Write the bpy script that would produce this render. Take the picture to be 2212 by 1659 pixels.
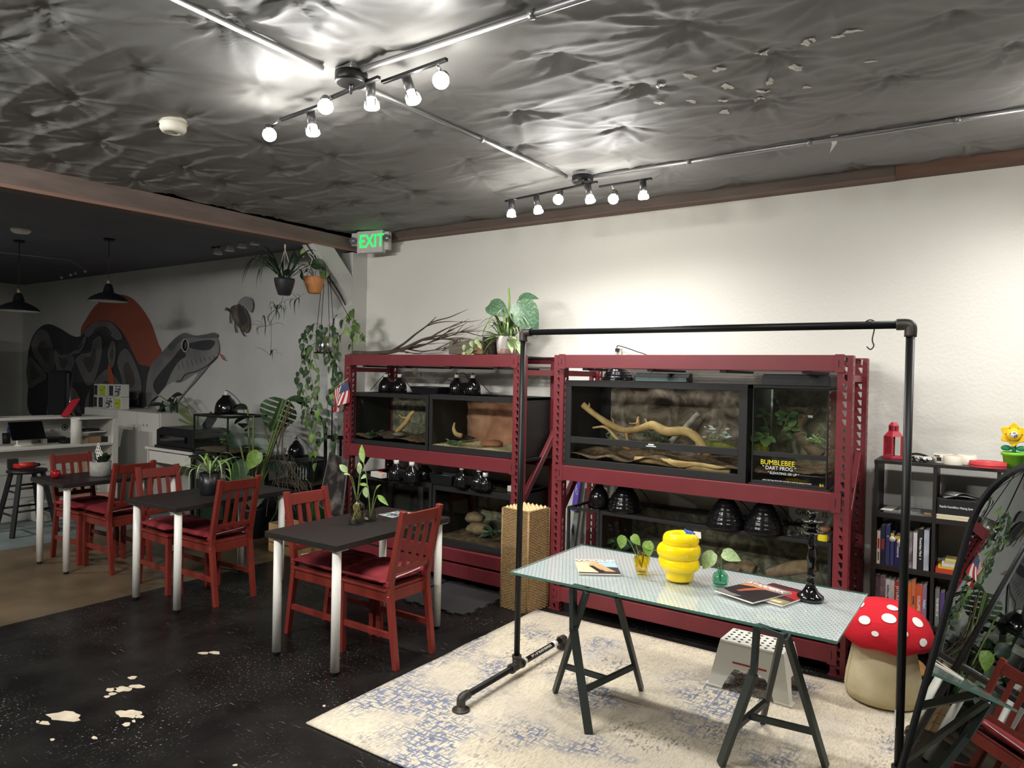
import bpy, bmesh, math, random
from mathutils import Vector, Matrix, noise
V = Vector
PI = math.pi
sc = bpy.context.scene
for o in list(bpy.data.objects):
    bpy.data.objects.remove(o)
C = sc.collection
rnd = random.Random(7)

# ---------------------------------------------------------------- camera
FPX, YAW, PITCH, ROLL, CH = 1527.27, -0.601801, 0.0125251, 0.0207281, 1.6786
_f = V((math.sin(YAW)*math.cos(PITCH), math.cos(YAW)*math.cos(PITCH), -math.sin(PITCH)))
_r0 = V((math.cos(YAW), -math.sin(YAW), 0)); _u0 = _r0.cross(_f)
_r = math.cos(ROLL)*_r0 + math.sin(ROLL)*_u0
_u = -math.sin(ROLL)*_r0 + math.cos(ROLL)*_u0
cam = bpy.data.cameras.new('camera'); cam.sensor_width = 36; cam.lens = FPX/2212*36
cam.clip_start = .05
camo = bpy.data.objects.new('camera', cam); C.objects.link(camo)
camo.matrix_world = Matrix(((_r.x, _u.x, -_f.x, 0), (_r.y, _u.y, -_f.y, 0), (_r.z, _u.z, -_f.z, CH), (0, 0, 0, 1)))
sc.camera = camo

def at(px, py, y=None, x=None, z=None):
    """survey helper: point of the room seen at a photo position, on a plane of known depth, side or height"""
    d = _f + (px-1106)/FPX*_r - (py-829.5)/FPX*_u
    t = y/d.y if y is not None else (x/d.x if x is not None else (z-CH)/d.z)
    return V((d.x*t, d.y*t, CH+d.z*t))

# ---------------------------------------------------------------- world, exposure
w = bpy.data.worlds.new('world'); sc.world = w; w.use_nodes = True
w.node_tree.nodes['Background'].inputs[0].default_value = (.05, .055, .065, 1)
w.node_tree.nodes['Background'].inputs[1].default_value = .3
sc.view_settings.view_transform = 'Standard'; sc.view_settings.look = 'None'
sc.view_settings.exposure = 0.15; sc.view_settings.gamma = 1.0
try: sc.view_settings.use_curve_mapping = False
except Exception: pass
LAMP_W = 38.0        # one track spot
BULB_E = 75.0        # glow of the bulb glass

# ---------------------------------------------------------------- materials
def lin(c):
    return tuple(((v/255)/12.92 if v/255 <= .04045 else (((v/255)+.055)/1.055)**2.4) for v in c)
MATS = {}
def mat(name, col=(200, 200, 200), rough=.5, metal=0., spec=.5, var=0., vscale=8., col2=None, bump=0., bscale=60.,
        emit=None, estr=0., coat=0., trans=0., ior=1.45, stretch=None, sss=0., alpha=None, thr=None):
    if name in MATS: return MATS[name]
    m = bpy.data.materials.new(name); m.use_nodes = True; nt = m.node_tree; N = nt.nodes; L = nt.links
    b = N['Principled BSDF']; c = lin(col)
    b.inputs['Base Color'].default_value = (*c, 1); b.inputs['Roughness'].default_value = rough
    b.inputs['Metallic'].default_value = metal; b.inputs['Specular IOR Level'].default_value = spec
    b.inputs['IOR'].default_value = ior
    if coat: b.inputs['Coat Weight'].default_value = coat; b.inputs['Coat Roughness'].default_value = .08
    if trans: b.inputs['Transmission Weight'].default_value = trans
    if emit: b.inputs['Emission Color'].default_value = (*lin(emit), 1); b.inputs['Emission Strength'].default_value = estr
    if var or bump or col2:
        tc = N.new('ShaderNodeTexCoord'); mp = N.new('ShaderNodeMapping'); L.new(tc.outputs['Object'], mp.inputs[0])
        if stretch: mp.inputs['Scale'].default_value = stretch
        if var or col2:
            n = N.new('ShaderNodeTexNoise'); n.inputs['Scale'].default_value = vscale; n.inputs['Detail'].default_value = 6
            L.new(mp.outputs[0], n.inputs['Vector'])
            r = N.new('ShaderNodeValToRGB'); L.new(n.outputs['Fac'], r.inputs[0])
            a, z = thr if thr else (.3, .7)
            r.color_ramp.elements[0].position = a; r.color_ramp.elements[1].position = z
            if col2: k0, k1 = c, lin(col2)
            else: k0 = tuple(v*(1-var) for v in c); k1 = tuple(min(1, v*(1+var)) for v in c)
            r.color_ramp.elements[0].color = (*k0, 1); r.color_ramp.elements[1].color = (*k1, 1)
            L.new(r.outputs[0], b.inputs['Base Color'])
        if bump:
            n2 = N.new('ShaderNodeTexNoise'); n2.inputs['Scale'].default_value = bscale; n2.inputs['Detail'].default_value = 5
            L.new(mp.outputs[0], n2.inputs['Vector'])
            bp = N.new('ShaderNodeBump'); bp.inputs['Strength'].default_value = bump; bp.inputs['Distance'].default_value = .01
            L.new(n2.outputs['Fac'], bp.inputs['Height']); L.new(bp.outputs[0], b.inputs['Normal'])
    MATS[name] = m
    return m

def pane_mat(name, tint=(255, 255, 255), refl=1.0, rough=.0):
    """thin clear sheet: see-through, with the mirror sheen of its two faces"""
    if name in MATS: return MATS[name]
    m = bpy.data.materials.new(name); m.use_nodes = True; nt = m.node_tree; N = nt.nodes; L = nt.links
    N.remove(N['Principled BSDF']); out = N['Material Output']
    t = N.new('ShaderNodeBsdfTransparent'); t.inputs[0].default_value = (*lin(tint), 1)
    g = N.new('ShaderNodeBsdfGlossy'); g.inputs['Roughness'].default_value = rough
    fr = N.new('ShaderNodeFresnel'); fr.inputs['IOR'].default_value = 1.5
    mu = N.new('ShaderNodeMath'); mu.operation = 'MULTIPLY'; mu.inputs[1].default_value = refl; mu.use_clamp = True
    ge = N.new('ShaderNodeNewGeometry'); fb = N.new('ShaderNodeMath'); fb.operation = 'SUBTRACT'; fb.inputs[0].default_value = 1.0
    L.new(ge.outputs['Backfacing'], fb.inputs[1]); m2 = N.new('ShaderNodeMath'); m2.operation = 'MULTIPLY'
    L.new(fr.outputs[0], m2.inputs[0]); L.new(fb.outputs[0], m2.inputs[1]); L.new(m2.outputs[0], mu.inputs[0])
    mx = N.new('ShaderNodeMixShader'); L.new(mu.outputs[0], mx.inputs[0]); L.new(t.outputs[0], mx.inputs[1]); L.new(g.outputs[0], mx.inputs[2])
    L.new(mx.outputs[0], out.inputs[0]); MATS[name] = m
    return m

def screen_mat(name, col, see):
    """fine wire screen: partly open"""
    if name in MATS: return MATS[name]
    m = bpy.data.materials.new(name); m.use_nodes = True; nt = m.node_tree; N = nt.nodes; L = nt.links
    b = N['Principled BSDF']; b.inputs['Base Color'].default_value = (*lin(col), 1); b.inputs['Roughness'].default_value = .6
    t = N.new('ShaderNodeBsdfTransparent'); mx = N.new('ShaderNodeMixShader'); mx.inputs[0].default_value = 1-see
    L.new(t.outputs[0], mx.inputs[1]); L.new(b.outputs[0], mx.inputs[2]); L.new(mx.outputs[0], N['Material Output'].inputs[0])
    MATS[name] = m
    return m

# ---------------------------------------------------------------- mesh builder
class MB:
    def __init__(s): s.v = []; s.f = []; s.mi = []; s.sm = []
    def add(s, vs, fs, mi=0, sm=False):
        n = len(s.v); s.v += [tuple(v) for v in vs]
        for f in fs: s.f.append([i+n for i in f]); s.mi.append(mi); s.sm.append(sm)
        return s
    def box(s, x0, x1, y0, y1, z0, z1, mi=0):
        return s.add([(x0, y0, z0), (x1, y0, z0), (x1, y1, z0), (x0, y1, z0), (x0, y0, z1), (x1, y0, z1), (x1, y1, z1), (x0, y1, z1)],
                     [(0, 3, 2, 1), (4, 5, 6, 7), (0, 1, 5, 4), (1, 2, 6, 5), (2, 3, 7, 6), (3, 0, 4, 7)], mi)
    def bar(s, p0, p1, w, h, up=(0, 0, 1), mi=0):
        p0 = V(p0); p1 = V(p1); d = (p1-p0).normalized(); up = V(up)
        if abs(d.dot(up)) > .99: up = V((0, 1, 0))
        a = d.cross(up).normalized()*w/2; b = a.cross(d).normalized()*h/2
        vs = [p+i*a+j*b for p in (p0, p1) for i, j in ((-1, -1), (1, -1), (1, 1), (-1, 1))]
        return s.add(vs, [(3, 2, 1, 0), (4, 5, 6, 7), (0, 1, 5, 4), (1, 2, 6, 5), (2, 3, 7, 6), (3, 0, 4, 7)], mi)
    def tube(s, pts, r, n=8, mi=0, cap=True, sm=True, flat=1.0):
        pts = [V(p) for p in pts]; k = len(pts)
        if k < 2: return s
        rs = r if isinstance(r, (list, tuple)) else [r]*k
        ref = V((0, 0, 1)); vs = []; pa = None
        for i, p in enumerate(pts):
            d = (pts[min(i+1, k-1)]-pts[max(i-1, 0)])
            if d.length < 1e-9: d = V((0, 0, 1))
            d.normalize()
            if pa is None:
                a = d.cross(ref)
                if a.length < .05: a = d.cross(V((1, 0, 0)))
            else: a = pa-d*pa.dot(d)
            a.normalize(); pa = a; b = d.cross(a)
            for j in range(n):
                t = 2*PI*j/n; vs.append(p+(a*math.cos(t)+b*math.sin(t)*flat)*rs[i])
        fs = [(i*n+j, i*n+(j+1) % n, (i+1)*n+(j+1) % n, (i+1)*n+j) for i in range(k-1) for j in range(n)]
        s.add(vs, fs, mi, sm)
        if cap:
            m = len(s.v)-len(vs)
            s.f.append([m+j for j in range(n)][::-1]); s.mi.append(mi); s.sm.append(False)
            s.f.append([m+(k-1)*n+j for j in range(n)]); s.mi.append(mi); s.sm.append(False)
        return s
    def cyl(s, p0, p1, r, r1=None, n=14, mi=0, cap=True): return s.tube([p0, p1], [r, r if r1 is None else r1], n, mi, cap)
    def lathe(s, prof, c=(0, 0, 0), n=24, mi=0, sm=True, sx=1, sy=1):
        vs = [(c[0]+r*math.cos(2*PI*j/n)*sx, c[1]+r*math.sin(2*PI*j/n)*sy, c[2]+z) for r, z in prof for j in range(n)]
        fs = [(i*n+j, i*n+(j+1) % n, (i+1)*n+(j+1) % n, (i+1)*n+j) for i in range(len(prof)-1) for j in range(n)]
        s.add(vs, fs, mi, sm); m = len(s.v)-len(vs)
        if prof[0][0] > 1e-4: s.f.append([m+j for j in range(n)][::-1]); s.mi.append(mi); s.sm.append(False)
        if prof[-1][0] > 1e-4: s.f.append([m+(len(prof)-1)*n+j for j in range(n)]); s.mi.append(mi); s.sm.append(False)
        return s
    def open_lathe(s, prof, c=(0, 0, 0), n=24, mi=0):
        vs = [(c[0]+r*math.cos(2*PI*j/n), c[1]+r*math.sin(2*PI*j/n), c[2]+z) for r, z in prof for j in range(n)]
        fs = [(i*n+j, i*n+(j+1) % n, (i+1)*n+(j+1) % n, (i+1)*n+j) for i in range(len(prof)-1) for j in range(n)]
        return s.add(vs, fs, mi, True)
    def prism(s, poly, axis, a, b, mi=0):
        """2-D polygon swept along an axis: x:(y,z) y:(x,z) z:(x,y)"""
        g = {'x': lambda p, t: (t, p[0], p[1]), 'y': lambda p, t: (p[0], t, p[1]), 'z': lambda p, t: (p[0], p[1], t)}[axis]
        n = len(poly); vs = [g(p, a) for p in poly]+[g(p, b) for p in poly]
        return s.add(vs, [tuple(range(n))[::-1], tuple(range(n, 2*n))]+[(i, (i+1) % n, n+(i+1) % n, n+i) for i in range(n)], mi)
    def sphere(s, c, r, n=12, m=8, mi=0, sz=(1, 1, 1)):
        vs = [(c[0], c[1], c[2]-r*sz[2])]; fs = []
        for i in range(1, m):
            t = PI*i/m
            vs += [(c[0]+r*sz[0]*math.sin(t)*math.cos(2*PI*j/n), c[1]+r*sz[1]*math.sin(t)*math.sin(2*PI*j/n), c[2]-r*sz[2]*math.cos(t)) for j in range(n)]
        vs.append((c[0], c[1], c[2]+r*sz[2])); e = len(vs)-1
        fs += [(0, 1+(j+1) % n, 1+j) for j in range(n)]
        for i in range(m-2): fs += [(1+i*n+j, 1+i*n+(j+1) % n, 1+(i+1)*n+(j+1) % n, 1+(i+1)*n+j) for j in range(n)]
        fs += [(1+(m-2)*n+j, 1+(m-2)*n+(j+1) % n, e) for j in range(n)]
        return s.add(vs, fs, mi, True)
    def grid(s, fn, nu, nv, mi=0, sm=True):
        vs = [fn(i/nu, j/nv) for j in range(nv+1) for i in range(nu+1)]
        return s.add(vs, [(j*(nu+1)+i, j*(nu+1)+i+1, (j+1)*(nu+1)+i+1, (j+1)*(nu+1)+i) for j in range(nv) for i in range(nu)], mi, sm)
    def mesh(s, name):
        me = bpy.data.meshes.new(name); me.from_pydata(s.v, [], s.f)
        me.polygons.foreach_set('material_index', s.mi); me.polygons.foreach_set('use_smooth', s.sm); me.update()
        return me
    def obj(s, name, m, parent=None, bevel=0, loc=None, rot=None, solid=0, sub=0, fix=True):
        me = s.mesh(name)
        if fix:
            bm = bmesh.new(); bm.from_mesh(me); bmesh.ops.recalc_face_normals(bm, faces=bm.faces); bm.to_mesh(me); bm.free()
        return mobj(name, me, m, parent, bevel, loc, rot, solid, sub)
def mobj(name, me, m, parent=None, bevel=0, loc=None, rot=None, solid=0, sub=0):
    for q in (m if isinstance(m, (list, tuple)) else [m]):
        if q is not None and len(me.materials) < (len(m) if isinstance(m, (list, tuple)) else 1): me.materials.append(q)
    o = bpy.data.objects.new(name, me); C.objects.link(o)
    if parent: o.parent = parent
    if loc is not None: o.location = loc
    if rot is not None: o.rotation_euler = rot
    if solid:
        k = o.modifiers.new('solid', 'SOLIDIFY'); k.thickness = solid; k.offset = 0
    if bevel:
        k = o.modifiers.new('bevel', 'BEVEL'); k.width = bevel; k.segments = 2; k.limit_method = 'ANGLE'; k.angle_limit = .7
    if sub:
        k = o.modifiers.new('sub', 'SUBSURF'); k.levels = sub; k.render_levels = sub
    return o
def tag(o, label, cat, group=None):
    o['label'] = label; o['category'] = cat
    if group: o['group'] = group
    return o
def thing(name, label, cat, loc=(0, 0, 0), rz=0, group=None, rot=None):
    o = bpy.data.objects.new(name, None); C.objects.link(o); o.empty_display_size = .1
    o.location = loc; o.rotation_euler = rot if rot else (0, 0, rz)
    return tag(o, label, cat, group)
def struct(o): o['kind'] = 'structure'; return o
def copy_tree(o, parent=None):
    c = o.copy(); C.objects.link(c); c.parent = parent
    for ch in [q for q in ALLCH(o)]: copy_tree(ch, c)
    return c
def ALLCH(o): return [q for q in C.objects if q.parent == o]
def text(name, body, m, parent, loc, size, rot=(PI/2, 0, 0), align='CENTER', sx=1., depth=.0004, bold=0., shear=0.):
    cu = bpy.data.curves.new(name, 'FONT'); cu.body = body; cu.size = size; cu.align_x = align; cu.align_y = 'CENTER'
    cu.extrude = depth; cu.offset = bold; cu.shear = shear; cu.resolution_u = 3
    t = bpy.data.objects.new(name, cu); C.objects.link(t)
    dg = bpy.context.evaluated_depsgraph_get(); me = bpy.data.meshes.new_from_object(t.evaluated_get(dg))
    bpy.data.objects.remove(t); bpy.data.curves.remove(cu)
    me.materials.clear()
    o = mobj(name, me, m, parent, 0, loc, rot); o.scale = (sx, 1, 1)
    return o
def smooth(pts, k=6):
    """Catmull-Rom through points"""
    p = [V(q) for q in pts]; p = [p[0]*2-p[1]]+p+[p[-1]*2-p[-2]]; out = []
    for i in range(1, len(p)-2):
        for j in range(k):
            t = j/k; a, b, c, d = p[i-1:i+3]
            out.append(.5*((2*b)+(c-a)*t+(2*a-5*b+4*c-d)*t*t+(3*b-a-3*c+d)*t**3))
    out.append(p[-2]); return out
def lerps(vals, n):
    """resample a list of numbers to n entries"""
    o = []
    for i in range(n):
        t = i/(n-1)*(len(vals)-1); k = min(int(t), len(vals)-2); o.append(vals[k]+(vals[k+1]-vals[k])*(t-k))
    return o
# ---------------------------------------------------------------- the room
YW = 5.05                                   # white wall
def zceil(y): return 3.07-.018*(YW-y)
XB = -5.30                                  # beam face, edge between the bays

def wall_mat():
    m = mat('wall_paint', (226, 224, 216), .75, spec=.25, var=.03, vscale=1.1, bump=.22, bscale=45)
    return m
m_wall = wall_mat()
m_lobby_wall = mat('lobby_wall_paint', (196, 196, 192), .8, spec=.2, var=.08, vscale=1.6, bump=.15, bscale=30)
# floor: black paint with specks and scratches
def floor_mat():
    m = bpy.data.materials.new('black_floor_paint'); m.use_nodes = True; nt = m.node_tree; N = nt.nodes; L = nt.links
    b = N['Principled BSDF']; tc = N.new('ShaderNodeTexCoord')
    def nz(scale, detail=4, st=None, rot=None):
        mp = N.new('ShaderNodeMapping'); L.new(tc.outputs['Object'], mp.inputs[0])
        if st: mp.inputs['Scale'].default_value = st
        if rot: mp.inputs['Rotation'].default_value = (0, 0, rot)
        n = N.new('ShaderNodeTexNoise'); n.inputs['Scale'].default_value = scale; n.inputs['Detail'].default_value = detail
        L.new(mp.outputs[0], n.inputs[0]); return n.outputs[0]
    def ramp(src, a, z):
        r = N.new('ShaderNodeMapRange'); r.inputs[1].default_value = a; r.inputs[2].default_value = z; r.clamp = True
        L.new(src, r.inputs[0]); return r.outputs[0]
    def mul(a, c):
        q = N.new('ShaderNodeMath'); q.operation = 'MULTIPLY'; L.new(a, q.inputs[0])
        if isinstance(c, float): q.inputs[1].default_value = c
        else: L.new(c, q.inputs[1])
        return q.outputs[0]
    def mx(a, c):
        q = N.new('ShaderNodeMath'); q.operation = 'MAXIMUM'; L.new(a, q.inputs[0]); L.new(c, q.inputs[1]); return q.outputs[0]
    worn = ramp(nz(1.3, 3), .45, .62)
    spk = mul(ramp(nz(75, 2), .655, .69), worn)
    s1 = mul(ramp(nz(9, 3, (1, 14, 1), .7), .66, .70), ramp(nz(3.1, 2), .5, .6))
    s2 = mul(ramp(nz(7, 3, (16, 1, 1), .25), .67, .71), ramp(nz(2.7, 2), .5, .6))
    dust = mul(ramp(nz(3.5, 6), .35, .8), .03)
    tot = mx(mx(mul(spk, .6), mul(s1, .25)), mx(mul(s2, .22), dust))
    mix = N.new('ShaderNodeMix'); mix.data_type = 'RGBA'; L.new(tot, mix.inputs[0])
    mix.inputs[6].default_value = (*lin((14, 13, 13)), 1); mix.inputs[7].default_value = (*lin((175, 170, 160)), 1)
    L.new(mix.outputs[2], b.inputs['Base Color'])
    rr = N.new('ShaderNodeMapRange'); L.new(nz(2.2, 6), rr.inputs[0]); rr.inputs[1].default_value = .3; rr.inputs[2].default_value = .7
    rr.inputs[3].default_value = .28; rr.inputs[4].default_value = .48; L.new(rr.outputs[0], b.inputs['Roughness'])
    b.inputs['Specular IOR Level'].default_value = .24
    bp = N.new('ShaderNodeBump'); bp.inputs['Strength'].default_value = .12; bp.inputs['Distance'].default_value = .01
    L.new(nz(26, 5), bp.inputs['Height']); L.new(bp.outputs[0], b.inputs['Normal'])
    return m
m_floor = floor_mat()
fl = struct(MB().box(-5.23, 3.5, -3.2, YW, -.1, 0).obj('floor', m_floor))
m_brown = mat('brown_concrete', (92, 78, 60), .42, spec=.4, var=.35, vscale=2.2, bump=.08, bscale=20)
fl2 = struct(MB().box(-7.38, -5.23, -3.2, YW, -.1, -.0005).obj('floor', m_brown))
m_bgrey = mat('blue_grey_floor_paint', (104, 114, 112), .6, var=.25, vscale=2.5, bump=.06, bscale=20)
fl3 = struct(MB().box(-13.3, -7.38, -3.2, YW, -.1, -.001).obj('floor', m_bgrey))
# places where the black paint has come off
m_chip = mat('bare_concrete', (188, 176, 152), .8, var=.15, vscale=14)
def blob(px, py, w, h, z=0, n=16, seed=0, jag=.3):
    r = random.Random(seed); ph = [r.uniform(0, 6.28) for _ in range(4)]
    pts = []
    for i in range(n):
        t = 2*PI*i/n; k = 1+jag*(.5*math.sin(2*t+ph[0])+.35*math.sin(3*t+ph[1])+.4*math.sin(5*t+ph[2]))+r.uniform(-.12, .12)*jag*2
        pts.append(at(px+w/2*k*math.cos(t), py+h/2*k*math.sin(t), z=z))
    return pts
def patch(px, py, w, h, seed):
    p = blob(px, py, w, h, 0, 16, seed); n = len(p)
    m = MB(); m.add([(q.x, q.y, .0012) for q in p]+[(q.x, q.y, -.002) for q in p], [tuple(range(n))]+[(i, (i+1) % n, n+(i+1) % n, n+i) for i in range(n)])
    return m.obj('paint_chip', m_chip, fl)
for i, a in enumerate([(140, 1548, 78, 19), (96, 1562, 22, 9), (82, 1560, 9, 6), (278, 1542, 48, 19), (301, 1548, 18, 8), (273, 1565, 18, 8), (289, 1558, 9, 5),
                       (265, 1489, 36, 13), (295, 1483, 32, 9), (240, 1490, 22, 8), (243, 1499, 18, 6), (231, 1505, 13, 5), (286, 1464, 19, 7),
                       (440, 1411, 20, 6), (464, 1410, 22, 7), (204, 1594, 13, 6), (113, 1598, 9, 6), (508, 1653, 11, 4), (1250, 1318, 10, 3), (700, 1525, 8, 4)]):
    patch(*a, seed=i)

wb = struct(MB().box(-5.27, 3.5, YW, YW+.15, 0, 3.25).obj('wall_back', m_wall))
wm = struct(MB().box(-13.3, -5.27, YW, YW+.15, 0, 3.25).obj('wall_mural', m_lobby_wall))
struct(MB().box(-13.45, -13.3, -3.2, YW+.15, 0, 3.25).obj('wall_left', m_lobby_wall))
struct(MB().box(-13.45, 3.65, -3.35, -3.2, 0, 3.25).obj('wall_front', mat('far_wall_paint', (200, 198, 192), .8)))
struct(MB().box(3.5, 3.65, -3.35, YW+.15, 0, 3.25).obj('wall_right', mat('far_wall_paint')))

# ceiling of the lit bay: painted foil sheet, pinned up at points and sagging between them
pins = []
pr = random.Random(11)
yy = -3.0
while yy < 5.1:
    xx = -5.3+pr.uniform(0, .3)
    while xx < 3.5:
        pins.append((xx+pr.uniform(-.08, .08), yy+pr.uniform(-.05, .05), pr.uniform(0, 6.28), pr.choice((5, 6, 7, 8, 9)), pr.uniform(.5, 1.3)))
        xx += pr.uniform(.46, .78)
    yy += pr.uniform(.40, .52)
cell = {}
for p in pins: cell.setdefault((int(math.floor(p[0]/.5)), int(math.floor(p[1]/.5))), []).append(p)
def foil(x, y):
    z = zceil(y)-.035
    ci, cj = int(math.floor(x/.5)), int(math.floor(y/.5)); near = 9; wr = 0
    for i in (-1, 0, 1):
        for j in (-1, 0, 1):
            for (a, b, ph, k, am) in cell.get((ci+i, cj+j), ()):
                dx, dy = x-a, y-b; d = math.hypot(dx, dy*1.1)
                near = min(near, d)
                if d < .6:
                    th = math.atan2(dy, dx)
                    e = math.exp(-d/.21)*min(1, d/.05)
                    wr -= am*e*(.020*(1-abs(math.sin(k*th/2+ph)))**3+.008*(1-abs(math.sin((k*2+3)*th/2+ph*2)))**3)
    z += .036*math.exp(-near/.10)
    z += wr+.004
    z += .005*noise.noise(V((x*2, y*3, 0)))-.007*(1-abs(noise.noise(V((x*1.3+y*.4, y*4.5, 3)))))**12
    return min(z, zceil(y)+.03)
mb = MB()
X0, X1, Y0, Y1 = XB-.02, 3.5, -.2, YW
mb.grid(lambda u, t: (lambda x, y: (x, y, foil(x, y)))(X0+(X1-X0)*u, Y0+(Y1-Y0)*t), 480, 310)
m_foil = mat('painted_foil', (146, 146, 145), .6, spec=.26, var=.05, vscale=3, bump=.06, bscale=40)
ce = struct(mb.obj('ceiling', m_foil, fix=False))
struct(MB().box(XB, 3.5, -3.2, -.2, 3.0, 3.12).obj('ceiling', m_foil))
m_lceil = mat('lobby_ceiling_paint', (104, 104, 112), .75, var=.1, vscale=2)
struct(MB().box(-13.3, XB, -3.2, YW, 3.0, 3.12).obj('ceiling', m_lceil))
struct(MB().box(XB, 3.5, -3.2, YW, 3.14, 3.2).obj('ceiling', m_lceil))
# torn patches where the bright foil shows
m_torn = mat('bare_foil', (236, 234, 226), .45, metal=.0, var=.12, vscale=30)
def torn(px, py, w, h, seed):
    zc = 3.0
    p = blob(px, py, w, h, zc, 14, seed, .5); c = sum(p, V())/len(p)
    ring = []
    for k in (1., .5): ring += [c+(q-c)*k for q in p]
    ring.append(c); n = len(p)
    vs = [(q.x, q.y, foil(q.x, q.y)-.006) for q in ring]
    fs = [(i, (i+1) % n, n+(i+1) % n, n+i) for i in range(n)]+[(n+i, n+(i+1) % n, 2*n) for i in range(n)]
    MB().add(vs, fs).obj('torn_patch', m_torn, ce, fix=False)
for i, a in enumerate([(1812, 74, 26, 9), (1842, 64, 36, 8), (1740, 92, 22, 12), (1755, 85, 14, 8), (1646, 118, 26, 10), (1650, 122, 12, 8), (1720, 146, 30, 10),
                       (1880, 133, 24, 5), (1554, 148, 32, 9), (1490, 163, 26, 11), (1425, 189, 20, 10), (1364, 197, 10, 6), (1570, 187, 26, 12), (1663, 174, 18, 10),
                       (1647, 197, 34, 5), (1743, 187, 16, 7), (1494, 219, 20, 6), (1563, 218, 20, 7), (1640, 218, 22, 8), (1565, 243, 16, 9), (1423, 223, 20, 6)]):
    torn(*a, seed=40+i)

# ledger boards along the top of the white wall
m_led = mat('brown_board', (106, 78, 64), .6, var=.25, vscale=3, stretch=(1, 8, 8))
m_led2 = mat('grey_brown_board', (92, 80, 72), .6, var=.2, vscale=3, stretch=(1, 8, 8))
tr = struct(MB().box(-.56, 3.5, 4.985, YW, 2.975, 3.085).obj('trim_1', m_led, bevel=.003))
MB().box(-5.27, -.56, 4.98, YW, 2.97, 3.08).obj('board', m_led2, tr, bevel=.003)
MB().box(-.56, 3.5, 4.97, YW, 2.955, 2.975).obj('lip', m_led, tr)
MB().box(-5.27, -.56, 4.97, YW, 2.952, 2.97).obj('lip', mat('lip_brown', (112, 92, 80), .6), tr)
# big glued beam between the bays
m_beam = mat('beam_wood', (122, 108, 101), .65, var=.2, vscale=2.5, stretch=(6, 1, 6), bump=.1, bscale=30)
bm_ = MB(); zt = lambda y: zceil(y)+.02; zb = lambda y: zceil(y)-.195
ys = (-3.2, YW)
bm_.add([(XB, ys[0], zb(ys[0])), (XB-.13, ys[0], zb(ys[0])), (XB-.13, ys[0], zt(ys[0])), (XB, ys[0], zt(ys[0])),
         (XB, ys[1], zb(ys[1])), (XB-.13, ys[1], zb(ys[1])), (XB-.13, ys[1], zt(ys[1])), (XB, ys[1], zt(ys[1]))],
        [(0, 1, 2, 3), (4, 5, 6, 7), (0, 1, 5, 4), (1, 2, 6, 5), (2, 3, 7, 6), (3, 0, 4, 7)])
bo = struct(bm_.obj('trim_2', m_beam, bevel=.004))
tag2 = MB().bar((XB+.004, -3.2, zb(-3.2)+.012), (XB+.004, YW, zb(YW)+.012), .012, .024).obj('edge_strip', mat('beam_edge', (150, 118, 104), .6), bo)
# white post with knee brace under the beam end
m_post = mat('white_post_paint', (208, 208, 204), .55, var=.05, vscale=4)
po = struct(MB().box(-5.43, -5.275, 4.86, YW, 0, 2.86).obj('trim_3', m_post, bevel=.004))
MB().prism([(4.86, 2.36), (4.86, 2.62), (4.62, 2.865), (4.36, 2.865)], 'x', -5.43, -5.275).obj('knee_brace', m_post, po, bevel=.003)
MB().box(-5.43, -5.275, 4.70, 4.86, 0, 2.2).obj('lower_post', m_post, po, bevel=.004)
MB().prism([(4.70, 2.2), (4.86, 2.2), (4.86, 2.36)], 'x', -5.43, -5.275).obj('post_shoulder', m_post, po)
MB().tube(smooth([(-5.345, 4.35, 2.86), (-5.345, 4.84, 2.34), (-5.345, 4.69, 2.18), (-5.345, 4.692, 1.75), (-5.345, 4.692, 1.0)], 4), .006, 6).obj('cable', mat('cable_black', (22, 22, 24), .5), po)

# conduits under the ceiling
m_cond = mat('galvanised_conduit', (168, 168, 168), .35, metal=.7)
def conduit(p0, p1, label, n):
    t = thing('conduit', label, 'conduit', p0)
    p0 = V(p0); p1 = V(p1); d = p1-p0
    MB().cyl((0, 0, 0), d, .0135, n=10).obj('pipe', m_cond, t)
    for k in range(1, n+1):
        c = d*(k/(n+1)); u = d.normalized()
        MB().cyl(c-u*.012, c+u*.012, .019, n=10).obj('strap', m_cond, t)
    return t
conduit((-2.40, -1.0, 2.965), (-2.40, 2.02, 2.968), 'galvanised conduit running from top edge of photo to the middle ceiling light box', 2)
conduit((-2.40, 2.2, 2.968), (-2.40, 4.08, 3.005), 'galvanised conduit between the two ceiling light boxes', 1)
conduit((-2.30, 2.12, 2.968), (.4, 2.12, 2.968), 'thin conduit running right from the middle ceiling light box', 2)
conduit((-2.29, 4.17, 3.008), (.5, 4.20, 3.008), 'long straight conduit above the white wall, right of the wall light box', 3)
# strip of torn foil hanging from the long conduit
a = at(1802, 290, y=4.18); MB().add([a+V((-.02, 0, 0)), a+V((.02, 0, 0)), a+V((.012, .01, -.05)), a+V((-.012, .01, -.05)), a+V((-.02, .0, -.1))], [(0, 1, 2, 3), (3, 2, 4)]).obj('torn_foil_strip', m_torn, solid=.001)
tag(bpy.data.objects['torn_foil_strip'], 'pale strip of torn foil dangling from the long conduit', 'foil strip')

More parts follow.
